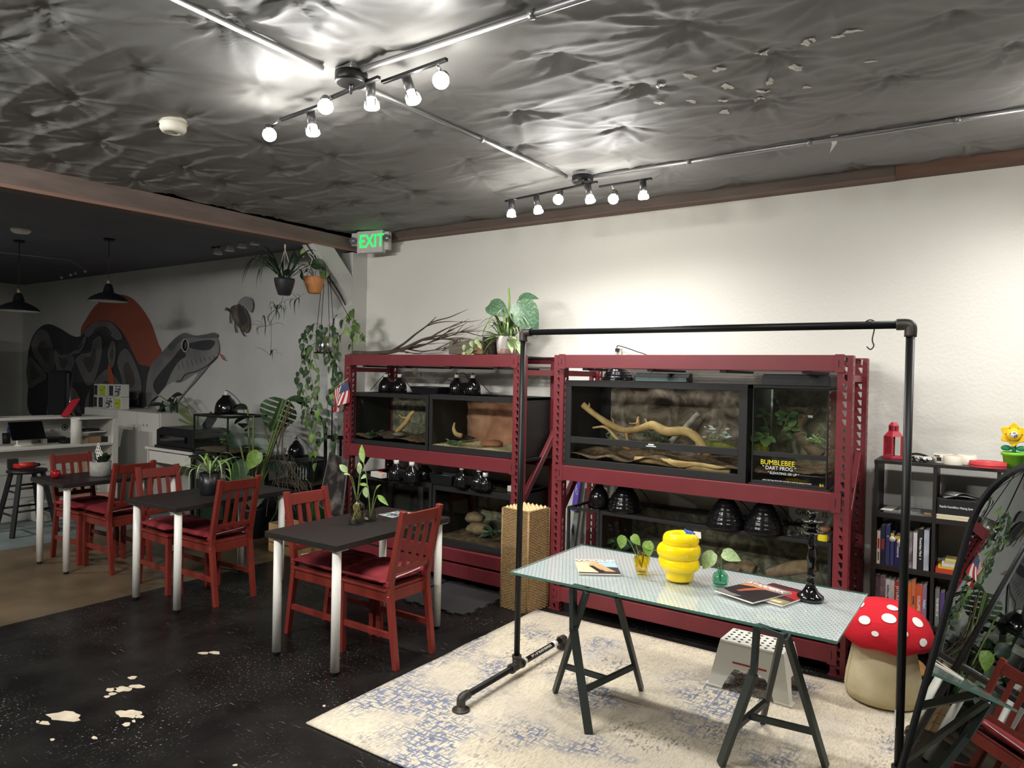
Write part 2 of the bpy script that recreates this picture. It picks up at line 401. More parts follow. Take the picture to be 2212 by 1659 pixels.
# track lights
m_blk = mat('black_metal', (26, 26, 28), .4, metal=.3)
m_dkplast = mat('black_plastic', (24, 24, 26), .45)
m_sock = mat('socket_grey', (60, 60, 62), .4, metal=.4)
m_bulb = mat('bulb_glow', (255, 255, 255), .3, emit=(255, 250, 240), estr=BULB_E)
m_chr = mat('chrome', (200, 200, 205), .15, metal=1)
def track(label, canopy, bars, heads, blobz, dim=1.):
    t = thing('track_light', label, 'track light', canopy)
    o = V(canopy)
    MB().lathe([(.062, -.045), (.07, -.035), (.07, 0)], (0, 0, 0), 24).obj('canopy', m_blk, t)
    MB().box(-.05, .05, -.05, .05, 0, .04).obj('junction_box', m_cond, t, bevel=.004)
    for a, b in bars:
        MB().bar(V(a)-o, V(b)-o, .018, .014).obj('bar', m_blk, t, bevel=.002)
    MB().cyl((0, 0, -.045), V((sum(b[0][0]+b[1][0] for b in bars)/len(bars)/2, sum(b[0][1]+b[1][1] for b in bars)/len(bars)/2, bars[0][0][2]))-o, .008).obj('stem', m_blk, t)
    for (hx, hy, hz), d in heads:
        d = V(d).normalized(); h = V((hx, hy, hz))-o
        hd = MB().cyl(h-d*.105, h-d*.03, .021, n=14).obj('head', m_sock, t)
        top = min(((V(a)-o).lerp(V(b)-o, k/20) for a, b in bars for k in range(21)), key=lambda q: (q-(h-d*.1)).length)
        MB().cyl(top, h-d*.10, .006, n=8).obj('arm', m_chr, hd)
        q = Matrix.Translation(h) @ d.to_track_quat('Z', 'Y').to_matrix().to_4x4()
        b = MB().lathe([(.016, -.035), (.02, -.03), (.032, 0), (.033, .012), (.028, .018), (0, .020)], (0, 0, 0), 18).obj('bulb', m_bulb, hd)
        b.matrix_local = q
        for k in range(5):
            g = MB().box(-.003, .003, -.0345, -.031, -.02, .012).obj('shield_rib', m_sock, hd); g.matrix_local = q @ Matrix.Rotation(k*2*PI/5, 4, 'Z')
        li = bpy.data.lights.new('spot', 'SPOT'); li.energy = LAMP_W*dim; li.spot_size = math.radians(150); li.spot_blend = .9
        li.shadow_soft_size = .03; li.color = (1.0, .985, .955)
        lo = bpy.data.objects.new('spot', li); C.objects.link(lo); lo.parent = hd
        lo.matrix_local = Matrix.Translation(h+d*.028) @ (-d).to_track_quat('Z', 'Y').to_matrix().to_4x4()
    return t
def P3(px, py, z): return tuple(at(px, py, z=z))
DN = (0, 0, -1)
track('middle ceiling track light with six lit spots, farther from the wall', (-2.33, 2.12, 2.965),
      [(P3(606, 259, 2.925), P3(690, 229, 2.925)), (P3(690, 222, 2.925), P3(819, 167, 2.925)), (P3(826, 178, 2.925), P3(965, 128, 2.925))],
      [(P3(582, 290, 2.84), (.75, -.5, -.6)), (P3(676, 284, 2.84), (.1, .1, -1)), (P3(703, 229, 2.84), (.65, -.55, -.6)),
       (P3(803, 227, 2.84), (0, .1, -1)), (P3(892, 212, 2.84), (.35, .1, -1)), (P3(953, 173, 2.84), (.5, -.75, -.55))], 2.9)
track('ceiling track light with six lit spots close above the white wall', (-2.28, 4.09, 2.995),
      [((-2.956, 4.173, 2.93), (-2.15, 4.049, 2.93)), ((-2.184, 4.145, 2.925), (-1.813, 4.135, 2.925))],
      [(P3(1105, 463, 2.815), (-.05, .1, -1)), (P3(1163, 455, 2.815), (.15, .1, -1)), (P3(1206, 430, 2.835), (.3, -.75, -.6)),
       (P3(1275, 432, 2.825), (.15, .1, -1)), (P3(1325, 429, 2.825), (.3, -.8, -.6)), (P3(1390, 424, 2.82), (.0, .15, -1))], 2.9)
track('ceiling track light just past the right edge, over the bookcase', (.45, 4.12, 2.995),
      [((.16, 4.16, 2.93), (1.1, 4.1, 2.93))],
      [((.24, 4.13, 2.83), (-.3, .3, -1)), ((.45, 4.1, 2.83), (.0, .2, -1)), ((.65, 4.1, 2.83), (.2, -.6, -.8)), ((.9, 4.1, 2.83), (-.2, -.2, -1))], 2.9, 1.05)
track('ceiling track light above the photographer, on the right-hand conduit', (.3, 2.12, 2.96),
      [((-.3, 2.1, 2.92), (.8, 2.12, 2.92))],
      [((-.2, 2.1, 2.84), (.1, .3, -1)), ((.2, 2.1, 2.84), (.3, -.2, -1)), ((.6, 2.1, 2.84), (0, .3, -1))], 2.9)
track('added fill track light behind the photographer, on the conduit toward the front', (-2.35, .1, 2.955),  # unseen fixture on the conduit line, added for forward fill light
      [((-2.9, .1, 2.91), (-1.9, .1, 2.91))],
      [((-2.8, .1, 2.83), (-.6, .6, -1)), ((-2.4, .1, 2.83), (0, .7, -.8)), ((-2.0, .1, 2.83), (.3, .6, -1)), ((-2.6, .1, 2.83), (-.2, .8, -.6)), ((-2.2, .1, 2.83), (.1, .8, -.6))], 2.9)
track('added fill track light nearest the beam, left of and behind the photographer', (-4.3, -.35, 2.955),  # made-up fixture out of view, added to lift the left wall and rack fronts
      [((-4.9, -.35, 2.91), (-3.7, -.35, 2.91))],
      [((-4.8+.2*k, -.35, 2.83), (-.3+.1*k, .8, -.55)) for k in range(6)], 2.9, 1.5)
track('added fill light built as a track light over the front of the dark lobby, out of view', (-8.2, .6, 2.955),  # invented fixture, put in only to brighten the lobby
      [((-8.7, .6, 2.91), (-7.7, .6, 2.91))],
      [((-8.5, .6, 2.83), (-.3, .3, -1)), ((-7.9, .6, 2.83), (.3, .3, -1))], 2.9, 3.4)

# unlit white cone spots in the dark bay
m_cone = mat('white_cone', (214, 212, 206), .5)
t = thing('track_light', 'unlit row of white cone spots on the dark ceiling by the mural', 'track light', (-6.7, 4.35, 2.97))
pts = [at(a, b, y=4.5) for a, b in ((471, 547), (496, 540), (523, 533), (550, 526))]
MB().bar(pts[0]-t.location+V((-.1, 0, .07)), pts[3]-t.location+V((.1, 0, .07)), .03, .03).obj('bar', m_blk, t)
for q in pts:
    q = q-t.location
    MB().lathe([(.012, .06), (.02, .05), (.05, -.01), (.046, -.012), (0, .0)], q, 16).obj('cone', m_cone, t)
t = thing('cable_light', 'row of tiny unlit cable spots far back on the dark ceiling', 'cable light', (-9.5, 4.0, 2.9))
m_tiny = mat('small_spot_grey', (170, 170, 168), .4)
for a, b in ((133, 600), (153, 594), (163, 590), (184, 586)):
    q = at(a, b, y=4.3)-t.location; MB().sphere(q, .02, 8, 6).obj('spot', m_tiny, t)
MB().tube([at(0, 545, y=3.2)-t.location, at(150, 562, y=3.8)-t.location, at(184, 583, y=4.3)-t.location], .004, 5).obj('wire', m_tiny, t)
# smoke detectors
m_det = mat('detector_plastic', (232, 228, 214), .5)
t = thing('smoke_detector', 'round white smoke detector on the foil ceiling, left of the lights', 'smoke detector', tuple(at(374, 268, z=2.985)))
MB().lathe([(.07, .03), (.085, .02), (.085, .008), (.07, 0)], (0, 0, 0), 32).obj('base', m_det, t, bevel=.002)
MB().lathe([(.068, .005), (.066, -.03), (.055, -.045), (.03, -.05), (.028, -.046), (0, -.046)], (0, 0, 0), 32).obj('cover', m_det, t)
MB().box(-.045, -.015, -.0685, -.064, -.018, -.013).obj('marking', m_blk, t)
t = thing('smoke_detector', 'dim smoke detector on the dark lobby ceiling at far left', 'smoke detector', tuple(at(45, 497, z=2.99)))
MB().lathe([(.085, .01), (.085, -.01), (.065, -.03), (0, -.04)], (0, 0, 0), 24).obj('cover', m_det, t)

# exit sign
t = thing('exit_sign', 'lit green EXIT sign with two emergency lamps in the wall corner', 'exit sign', (-5.0, 4.84, 2.93))
m_sgn = mat('sign_grey', (206, 204, 200), .5)
m_green = mat('exit_green', (40, 255, 110), .4, emit=(20, 235, 80), estr=1.3)
MB().box(-.15, .15, -.03, .03, -.105, .105).obj('housing', m_sgn, t, bevel=.006)
text('exit_lettering', 'EXIT', m_green, t, (.025, -.0325, .0), .175, sx=.82, bold=.001)
MB().add([(-.125, -.0325, 0), (-.105, -.0325, .022), (-.095, -.0325, .022), (-.112, -.0325, 0), (-.095, -.0325, -.022), (-.105, -.0325, -.022)], [(0, 1, 2, 3), (0, 3, 4, 5)]).obj('arrow', m_green, t)
MB().box(-.06, .06, .03, .2, .085, .115).obj('mount', m_sgn, t)
MB().box(-.24, -.15, .0, .06, -.02, .1).obj('side_box', m_sgn, t, bevel=.004)
MB().box(.15, .2, .0, .05, -.08, .09).obj('side_box', m_sgn, t, bevel=.004)
m_lens = mat('lamp_lens', (150, 152, 156), .15, metal=.6)
for x in (-.2, .2):
    MB().lathe([(.0, -.03), (.03, -.03), (.036, -.015), (.036, .01), (.02, .03)], (0, 0, 0), 18).obj('lamp_head', m_lens, t, loc=(x, -.02, .02), rot=(-PI/2, 0, 0))
MB().sphere((-.075, -.032, -.09), .004, 8, 6).obj('led', mat('red_led', (255, 60, 40), .4, emit=(255, 40, 20), estr=3), t)
t.rotation_euler = (0, 0, .15)
# ---------------------------------------------------------------- rug, foam mat
def rug_mat():
    m = bpy.data.materials.new('distressed_rug'); m.use_nodes = True; nt = m.node_tree; N = nt.nodes; L = nt.links
    b = N['Principled BSDF']; tc = N.new('ShaderNodeTexCoord')
    def nz(scale, detail, st=(1, 1, 1), off=(0, 0, 0), rgh=.5):
        mp = N.new('ShaderNodeMapping'); L.new(tc.outputs['Object'], mp.inputs[0]); mp.inputs['Scale'].default_value = st; mp.inputs['Location'].default_value = off
        n = N.new('ShaderNodeTexNoise'); n.inputs['Scale'].default_value = scale; n.inputs['Detail'].default_value = detail; n.inputs['Roughness'].default_value = rgh
        L.new(mp.outputs[0], n.inputs[0]); return n.outputs[0]
    def ramp(src, a, z, o0=0., o1=1.):
        r = N.new('ShaderNodeMapRange'); r.inputs[1].default_value = a; r.inputs[2].default_value = z; r.inputs[3].default_value = o0; r.inputs[4].default_value = o1; r.clamp = True
        L.new(src, r.inputs[0]); return r.outputs[0]
    def op(o, a, c):
        q = N.new('ShaderNodeMath'); q.operation = o; L.new(a, q.inputs[0])
        if isinstance(c, float): q.inputs[1].default_value = c
        else: L.new(c, q.inputs[1])
        return q.outputs[0]
    def mix(f, a, c):
        q = N.new('ShaderNodeMix'); q.data_type = 'RGBA'; L.new(f, q.inputs[0])
        for i, k in ((6, a), (7, c)):
            if isinstance(k, tuple): q.inputs[i].default_value = (*lin(k), 1)
            else: L.new(k, q.inputs[i])
        return q.outputs[2]
    base = mix(ramp(nz(2.2, 4), .35, .65), (216, 204, 180), (196, 186, 170))
    base = mix(ramp(nz(30, 2, (5, 1, 1)), .42, .62, 0., .55), base, (172, 162, 146))
    # threads run along both directions: broken blocky streaks
    sx = op('MAXIMUM', ramp(nz(16, 3, (1, 4.5, 1), (3, 1, 0)), .52, .57), ramp(nz(16, 3, (4.5, 1, 1), (7, 2, 0)), .53, .58))
    zone = ramp(nz(1.9, 3, (1, 1, 1), (5, 5, 0)), .48, .60)
    blue = op('MULTIPLY', sx, zone)
    c1 = mix(op('MULTIPLY', blue, .85), base, (98, 112, 142))
    zone2 = ramp(nz(2.6, 3, (1, 1, 1), (9, 1, 0)), .52, .62)
    fle = op('MULTIPLY', ramp(nz(34, 3, (2.2, 1, 1), (1, 8, 0)), .56, .61), op('MAXIMUM', zone2, op('MULTIPLY', zone, .7)))
    c2 = mix(op('MULTIPLY', fle, .7), c1, (98, 96, 100))
    fl3_ = ramp(nz(48, 3, (2.5, 1, 1), (4, 3, 0)), .655, .70)
    c3 = mix(op('MULTIPLY', fl3_, .55), c2, (92, 90, 96))
    L.new(c3, b.inputs['Base Color']); b.inputs['Roughness'].default_value = .95; b.inputs['Specular IOR Level'].default_value = .1
    bp = N.new('ShaderNodeBump'); bp.inputs['Strength'].default_value = .4; bp.inputs['Distance'].default_value = .006
    L.new(nz(120, 2, (1, 1, 1)), bp.inputs['Height']); L.new(bp.outputs[0], b.inputs['Normal'])
    return m
RX0, RX1, RY0, RY1 = -2.67, -.2, 2.215, 4.27
rg = MB()
def rugp(u, t):
    x = RX0+(RX1-RX0)*u; y = RY0+(RY1-RY0)*t
    e = .012*noise.noise(V((x*2.3, y*2.3, 1)))
    if u == 0: x += .015*noise.noise(V((y*3, 0, 5)))
    if t == 1: y += .02*noise.noise(V((x*2.5, 4, 5)))
    return (x, y, .006+max(0, e)*.3)
rg.grid(rugp, 60, 50)
ro = rg.obj('rug', rug_mat(), solid=.008)
tag(ro, 'cream area rug with distressed blue and grey pattern under the glass table', 'rug')
def mat_edge(x0, y0, x1, y1, n=9):
    """interlocking foam tile outline"""
    out = []
    cs = [(x0, y0), (x1, y0), (x1, y1), (x0, y1)]
    for k in range(4):
        a = V((*cs[k], 0)); b = V((*cs[(k+1) % 4], 0)); d = (b-a)/n; nn = V((d.y, -d.x, 0)).normalized()*.022
        for i in range(n):
            p = a+d*i
            if i % 2 == 1: out += [p+d*.12, p-d*.08+nn, p+d*1.08+nn, p+d*.88]
            else: out += [p+d*.06]
    return [(p.x, p.y) for p in out]
fm = MB().prism(mat_edge(-4.2, 3.85, -3.62, 4.42), 'z', .001, .012).obj('foam_mat', mat('foam_grey', (46, 44, 44), .9, bump=.3, bscale=90))
tag(fm, 'dark grey interlocking foam tile beside the black table, below the left red rack', 'foam mat')
fm = MB().prism(mat_edge(-3.6, 3.85, -3.02, 4.42), 'z', .001, .012).obj('foam_mat', MATS['foam_grey'])
tag(fm, 'dark grey interlocking foam tile near the wicker basket', 'foam mat')

# ---------------------------------------------------------------- red pallet racks
m_red = mat('rack_red', (118, 46, 52), .38, spec=.45, var=.08, vscale=4, bump=.05, bscale=8)
m_deck = mat('deck_black', (20, 20, 20), .7)
YF, YR = 4.372, 4.975
def perf(mb, o, eu, w, h, flip=False, pitch=.0508):
    o = V(o); eu = V(eu); ez = V((0, 0, 1)); n = int(h/pitch); rows = []
    for k in range(n):
        z0 = k*h/n; z1 = (k+1)*h/n; zc = (z0+z1)/2
        oc = [o+ez*z0, o+eu*w+ez*z0, o+eu*w+ez*z1, o+ez*z1]
        c = w*.5
        tw, bw = (.0155, .004)
        if flip: pts = [(c-.012, -.017), (c-.012+bw*2, -.017), (c+.012, .017), (c-.012, .017)]
        else: pts = [(c+.012-bw*2, -.017), (c+.012, -.017), (c+.012, .017), (c-.012, .017)]
        ic = [o+eu*a+ez*(zc+b) for a, b in pts]
        mb.add(oc+ic, [(0, 1, 5, 4), (1, 2, 6, 5), (2, 3, 7, 6), (3, 0, 4, 7)])
def rack(label, x0, x1):
    t = thing('pallet_rack', label, 'rack', (x0, YF, 0)); W = x1-x0; D = YR-YF; Hh = 1.83; pw = .078; pd = .07
    def post(xa, ya):
        m = MB()
        perf(m, (xa, ya, 0), (1, 0, 0), pw, Hh); perf(m, (xa+pw, ya, 0), (0, 1, 0), pd, Hh, True); perf(m, (xa, ya+pd, 0), (0, -1, 0), pd, Hh)
        o = m.obj('post', m_red, t, solid=.003)
        MB().box(xa-.01, xa+pw+.01, ya-.008, ya+pd, 0, .006).obj('foot_plate', m_red, o)
        return o
    for xa in (0, W-pw):
        post(xa, 0); post(xa, D-pd)
        xm = xa+pw/2
        for z in (1.70, .16): MB().bar((xm, pd, z), (xm, D-pd, z), .03, .04).obj('side_brace', m_red, t)
        MB().bar((xm, D-pd*.6, 1.235), (xm, pd*.6, .67), .035, .05).obj('diagonal_brace', m_red, t, bevel=.003)
    for i, (z0, z1) in enumerate(((1.738, 1.832), (.938, 1.042), (.19, .288), (.068, .172))):
        for ya in (-.008, D-.035):
            if ya > 0 and i == 0: z0 = 1.775
            b = MB().box(pw*.55, W-pw*.55, ya, ya+.04, z0, z1).obj('beam', m_red, t, bevel=.003)
            if ya < 0:
                for xa in (pw*.55, W-pw*.55-.05):
                    MB().box(xa, xa+.05, ya-.003, ya, z0-.006, z1+.004).obj('end_plate', m_red, b)
                    MB().box(xa+.02, xa+.024, ya-.0045, ya-.002, z0+.025, z1-.03).obj('slot', m_deck, b)
        if i in (1, 2):
            MB().box(.03, W-.03, .035, D-.04, z1-.022, z1-.004).obj('deck', m_deck, t)
    wd = MB()
    for k in range(13): y = .04+k*(D-.08)/12; wd.bar((.04, y, 1.818), (W-.04, y, 1.818), .005, .005)
    for k in range(26): x = .05+k*(W-.1)/25; wd.bar((x, .034, 1.823), (x, D-.04, 1.823), .005, .005)
    wd.obj('wire_deck', m_blk, t)
    for k in range(4):
        x = .25+k*(W-.5)/3; MB().box(x-.02, x+.02, .0, D, 1.722, 1.738).obj('deck_rib', m_deck, t)
    return t
R1 = (-4.825, -2.912); R2 = (-2.635, -.675)
rack('red steel pallet rack on the left, branches and a potted plant on top', *R1)
r2 = rack('red steel pallet rack on the right, next to the bookcase', *R2)
# ---------------------------------------------------------------- glass and frames
m_glass = pane_mat('clear_pane', (249, 252, 250), 1.0)
m_tank = mat('tank_black', (36, 36, 36), .5, spec=.35)
m_scr = screen_mat('lid_screen', (30, 30, 30), .72)
m_sub = mat('dark_soil', (128, 102, 76), .95, col2=(70, 54, 40), vscale=30, bump=.9, bscale=80)
m_aspen = mat('aspen_shavings', (218, 200, 158), .95, col2=(150, 128, 92), vscale=70, bump=1., bscale=120)
m_drift = mat('driftwood', (206, 172, 116), .7, col2=(150, 112, 66), vscale=9, stretch=(1, 1, 1), bump=.25, bscale=25, thr=(.35, .75))
m_bark = mat('dark_bark', (96, 78, 60), .9, var=.5, vscale=16, bump=1., bscale=30)
def rocky_mat(name, c1, c2, c3, sc_=7.):
    if name in MATS: return MATS[name]
    m = bpy.data.materials.new(name); m.use_nodes = True; nt = m.node_tree; N = nt.nodes; L = nt.links; b = N['Principled BSDF']
    tc = N.new('ShaderNodeTexCoord'); n = N.new('ShaderNodeTexNoise'); n.inputs['Scale'].default_value = sc_; n.inputs['Detail'].default_value = 8; n.inputs['Distortion'].default_value = 1.2
    L.new(tc.outputs['Object'], n.inputs[0]); r = N.new('ShaderNodeValToRGB'); L.new(n.outputs[0], r.inputs[0])
    e = r.color_ramp.elements; e[0].position = .32; e[0].color = (*lin(c1), 1); e[1].position = .68; e[1].color = (*lin(c3), 1)
    k = e.new(.5); k.color = (*lin(c2), 1)
    L.new(r.outputs[0], b.inputs['Base Color']); b.inputs['Roughness'].default_value = .85
    bp = N.new('ShaderNodeBump'); bp.inputs['Strength'].default_value = .6; bp.inputs['Distance'].default_value = .02; L.new(n.outputs[0], bp.inputs['Height']); L.new(bp.outputs[0], b.inputs['Normal'])
    MATS[name] = m; return m
m_rootbg = rocky_mat('root_and_rock_print', (56, 48, 42), (118, 104, 90), (164, 148, 130), 8.)
m_sandbg = rocky_mat('sandstone_print', (140, 92, 72), (182, 126, 98), (200, 152, 124), 3.)
m_grnbg = rocky_mat('mossy_print', (62, 64, 52), (112, 108, 88), (150, 142, 118), 12.)
def viv(label, x0, x1, y0, y1, z0, z1, rail=.05, stile=.03, mid=None, sub=None, subh=.06, bg=None, clear=False, name='terrarium', bgx=None, top='screen', cat='terrarium', panes=2):
    t = thing(name, label, cat, (x0, y0, z0)); W, D, H_ = x1-x0, y1-y0, z1-z0; th = .012
    MB().box(0, W, 0, D, 0, th).obj('bottom', m_tank, t)
    MB().box(0, W, D-th, D, th, H_).obj('back_panel', m_tank if not clear else m_glass, t)
    for xa in (0, W-th): MB().box(xa, xa+th, 0, D-th, th, H_-.001).obj('side_panel', m_tank if not clear else m_glass, t)
    f = MB()
    f.box(0, W, 0, .05, H_-.02, H_+.003); f.box(0, W, D-.05, D, H_-.02, H_+.003); f.box(0, .05, .05, D-.05, H_-.02, H_+.003); f.box(W-.05, W, .05, D-.05, H_-.02, H_+.003)
    f.obj('lid_frame', m_tank, t)
    MB().box(.05, W-.05, .05, D-.05, H_-.012, H_-.010).obj('lid_screen', m_scr if top == 'screen' else m_tank, t)
    MB().box(0, W, -.008, .012, 0, rail).obj('lower_rail', m_tank, t, bevel=.002)
    MB().box(0, W, -.008, .012, H_-rail*.75, H_).obj('upper_rail', m_tank, t, bevel=.002)
    for xa in (0, W-stile): MB().box(xa, xa+stile, -.008, .012, rail, H_-rail*.75).obj('stile', m_tank, t, bevel=.002)
    if mid: MB().box(stile, W-stile, -.006, .01, mid[0], mid[1]).obj('mid_rail', m_tank, t, bevel=.002)
    zb_ = mid[1] if mid else rail
    w2 = (W-2*stile)/panes
    for k in range(panes):
        MB().box(stile+k*w2-(.01 if k else 0), stile+(k+1)*w2, .000+k*.006, .003+k*.006, zb_, H_-rail*.75).obj('pane', m_glass, t)
    if mid: MB().box(stile, W-stile, 0, .003, rail, mid[0]).obj('pane', m_glass, t)
    if sub:
        def sf(u, v):
            x = th+(W-2*th)*u; y = .014+(D-.03)*v
            return (x, y, subh*(.75+.5*noise.noise(V((x*5+x0*3, y*5, 2))))+.02*v+.006*noise.noise(V((x*40, y*40, 0))))
        s = MB().grid(sf, 50, 20).obj('substrate', sub, t, fix=False); s['kind'] = 'stuff'
    if bg:
        a, b = bgx if bgx else (th, W-th)
        if isinstance(bg, list): m_ = bg
        MB().grid(lambda u, v: (a+(b-a)*u, D-th-.006-.03*max(0, noise.noise(V((u*9, v*6, x0)))), th+(H_-.03-th)*v), 40, 20).obj('backdrop', bg, t, fix=False)
    return t
v1 = viv('black terrarium left of centre on the left rack, forked branch inside', -4.775, -3.862, 4.42, 4.93, 1.042, 1.495, sub=m_sub, subh=.09, bg=m_grnbg, bgx=(.03, .9), rail=.04)
v2 = viv('black terrarium with orange sandstone backdrop and pale wood shavings', -3.852, -2.985, 4.42, 4.93, 1.042, 1.505, sub=m_aspen, subh=.06, bg=m_sandbg, bgx=(.013, .855), rail=.05)
v3 = viv('big wide black terrarium holding a long pale driftwood branch', -2.552, -1.262, 4.40, 4.94, 1.042, 1.648, rail=.052, stile=.05, mid=(.165, .21), sub=m_sub, subh=.1, bg=m_rootbg, bgx=(.10, 1.27))
MB().box(.63, .70, -.0075, -.006, .18, .186).obj('maker_mark', mat('white_print', (225, 225, 222), .6), v3)
MB().box(.645, .685, -.0075, -.006, .19, .199).obj('maker_mark', MATS['white_print'], v3)
for i, s in enumerate((('square vent grill', .02),)): pass
# dart frog terrarium
t = v4 = viv('glass dart frog terrarium with black hood and painted lettering', -1.236, -.802, 4.42, 4.87, 1.05, 1.645, rail=.018, stile=.008, mid=(.168, .196), sub=m_sub, subh=.11, clear=True, panes=2, top='solid')
MB().prism([(.03, 0), (.43, 0), (.425, .06), (.415, .072), (.045, .072), (.035, .06)], 'y', .05, .40).obj('hood', m_tank, t, loc=(0, 0, .598), bevel=.004)
MB().box(-.015, .45, -.012, .46, -.012, .0).obj('base_tray', m_tank, t, bevel=.003)
MB().box(.012, .422, .42, .434, .02, .57).obj('backdrop', m_grnbg, t)
m_ylw_p = mat('yellow_paint_pen', (236, 222, 40), .6); m_wht_p = mat('white_paint_pen', (232, 232, 228), .6)
text('lettering', 'BUMBLEBEE', m_ylw_p, t, (.155, -.0085, .132), .043, sx=.9)
text('lettering', '" DART FROG "', m_wht_p, t, (.165, -.0085, .1), .032, sx=.9)
text('lettering', '" ELEVATING GR UP "', m_wht_p, t, (.19, -.0085, .07), .021, sx=.9)
text('lettering', 'poison dart frogs derive their toxic diet in nature by eating arthropods', m_wht_p, t, (.21, -.0085, .026), .0125, sx=.78)
text('lettering', '84', m_ylw_p, t, (.405, -.0085, .022), .024)
MB().box(.255, .285, .3, .302, .40, .415).obj('gauge', MATS['white_print'], t)
# long low enclosure and open black frame below, right rack
v5 = viv('long dark glass-fronted enclosure on the bottom of the right rack, cork logs inside', -2.26, -.765, 4.41, 4.93, .29, .745, rail=.03, stile=.02, sub=m_sub, subh=.05, bg=m_grnbg)
t = thing('screen_cage', 'open black frame cage at the left end of the bottom shelf, right rack', 'cage', (-2.525, 4.41, .29))
f = MB(); W, D, H_ = .258, .52, .455
for xa in (0, W-.018):
    for ya in (0, D-.018): MB().box(xa, xa+.018, ya, ya+.018, 0, H_).obj('corner_bar', m_tank, t)
for za in (0, H_-.018):
    for ya in (0, D-.018): MB().box(.018, W-.018, ya, ya+.018, za, za+.018).obj('rail', m_tank, t)
    for xa in (0, W-.018): MB().box(xa, xa+.018, .018, D-.018, za, za+.018).obj('rail', m_tank, t)
MB().box(.018, W-.018, .004, .007, .018, H_-.018).obj('pane', m_glass, t)
MB().box(.018, W-.018, .018, D-.018, .004, .01).obj('bottom', m_tank, t)
# bottom terrariums, left rack
v6 = viv('low black terrarium at bottom left of the left rack, behind the black table', -4.73, -3.80, 4.41, 4.93, .29, .775, rail=.05, sub=m_sub, subh=.05)
v7 = viv('low black terrarium with stacked rocks on the bottom of the left rack', -3.79, -2.995, 4.41, 4.93, .29, .775, rail=.06, sub=m_sub, subh=.06, bg=m_grnbg, bgx=(.12, .78))

# things inside the terrariums
def branch(name, label, pts, rads, m, cat='branch', twigs=(), n=10, group=None, parent_ok=None):
    c = V(pts[0]); t = thing(name, label, cat, c, 0, group)
    s = smooth([V(p)-c for p in pts], 6); r = lerps(rads, len(s))
    r = [q*(1+.12*noise.noise(V((i*.7, q*90, 1)))) for i, q in enumerate(r)]
    MB().tube(s, r, n).obj('limb', m, t)
    for tp, tr in twigs:
        s = smooth([V(p)-c for p in tp], 5); MB().tube(s, lerps(tr, len(s)), 7).obj('twig', m, t)
    return t
Q = lambda a, b, y: tuple(at(a, b, y=y))
branch('driftwood', 'long pale twisted driftwood branch inside the big terrarium',
       [Q(1259, 874, 4.50), Q(1282, 893, 4.51), Q(1318, 917, 4.54), Q(1352, 930, 4.58), Q(1385, 925, 4.6), Q(1410, 919, 4.6), Q(1440, 932, 4.6), Q(1480, 932, 4.58), Q(1505, 946, 4.55), Q(1520, 965, 4.53), Q(1531, 986, 4.52)],
       [.022, .020, .024, .022, .026, .032, .032, .030, .030, .026, .02], m_drift, 'driftwood',
       [([Q(1280, 924, 4.52), Q(1308, 923, 4.55), Q(1330, 945, 4.56), Q(1345, 963, 4.56), Q(1360, 972, 4.58)], [.006, .011, .013, .013, .012]),
        ([Q(1378, 920, 4.6), Q(1378, 905, 4.6), Q(1380, 900, 4.6)], [.014, .009, .003]),
        ([Q(1325, 918, 4.55), Q(1325, 909, 4.55), Q(1321, 903, 4.55)], [.009, .005, .002]),
        ([Q(1272, 880, 4.5), Q(1273, 876, 4.5), Q(1273, 870, 4.5)], [.012, .007, .002]),
        ([Q(1378, 914, 4.58), Q(1365, 915, 4.57), Q(1358, 914, 4.56)], [.006, .004, .002]),
        ([Q(1398, 915, 4.6), Q(1395, 908, 4.6), Q(1394, 904, 4.6)], [.008, .005, .002]),
        ([Q(1353, 935, 4.58), Q(1356, 955, 4.58), Q(1356, 972, 4.6)], [.012, .011, .012]),
        ([Q(1505, 948, 4.55), Q(1508, 966, 4.56), Q(1512, 984, 4.57)], [.012, .012, .014])])
branch('cork_tube', 'grey birch log leaning across the back of the big terrarium', [Q(1510, 893, 4.82), Q(1480, 925, 4.80), Q(1450, 955, 4.76)], [.022, .022, .022], mat('birch_bark', (150, 142, 130), .9, var=.4, vscale=25))
branch('driftwood', 'flat pale driftwood slab lying under the mid bar of the big terrarium', [Q(1372, 992, 4.47), Q(1420, 996, 4.46), Q(1470, 1004, 4.455), Q(1530, 1012, 4.45), Q(1578, 1020, 4.455)], [.02, .026, .028, .03, .022], m_drift, 'driftwood', [([Q(1445, 992, 4.46), Q(1470, 1004, 4.45), Q(1495, 1006, 4.44)], [.008, .01, .012])])
branch('driftwood', 'forked bare branch standing in the left terrarium', [Q(856, 933, 4.58), Q(874, 916, 4.58), Q(884, 900, 4.6), Q(893, 889, 4.6)], [.02, .022, .02, .014], m_drift, 'driftwood',
       [([Q(882, 902, 4.6), Q(870, 902, 4.58), Q(862, 896, 4.57)], [.012, .009, .004])])
branch('driftwood', 'curved stump of driftwood in the sandstone terrarium', [Q(998, 942, 4.62), Q(985, 937, 4.6), Q(980, 926, 4.6), Q(982, 913, 4.6)], [.02, .018, .014, .006], m_drift, 'driftwood')
m_cork = mat('cork_bark', (150, 124, 94), .9, col2=(98, 76, 56), vscale=18, bump=.8, bscale=30)
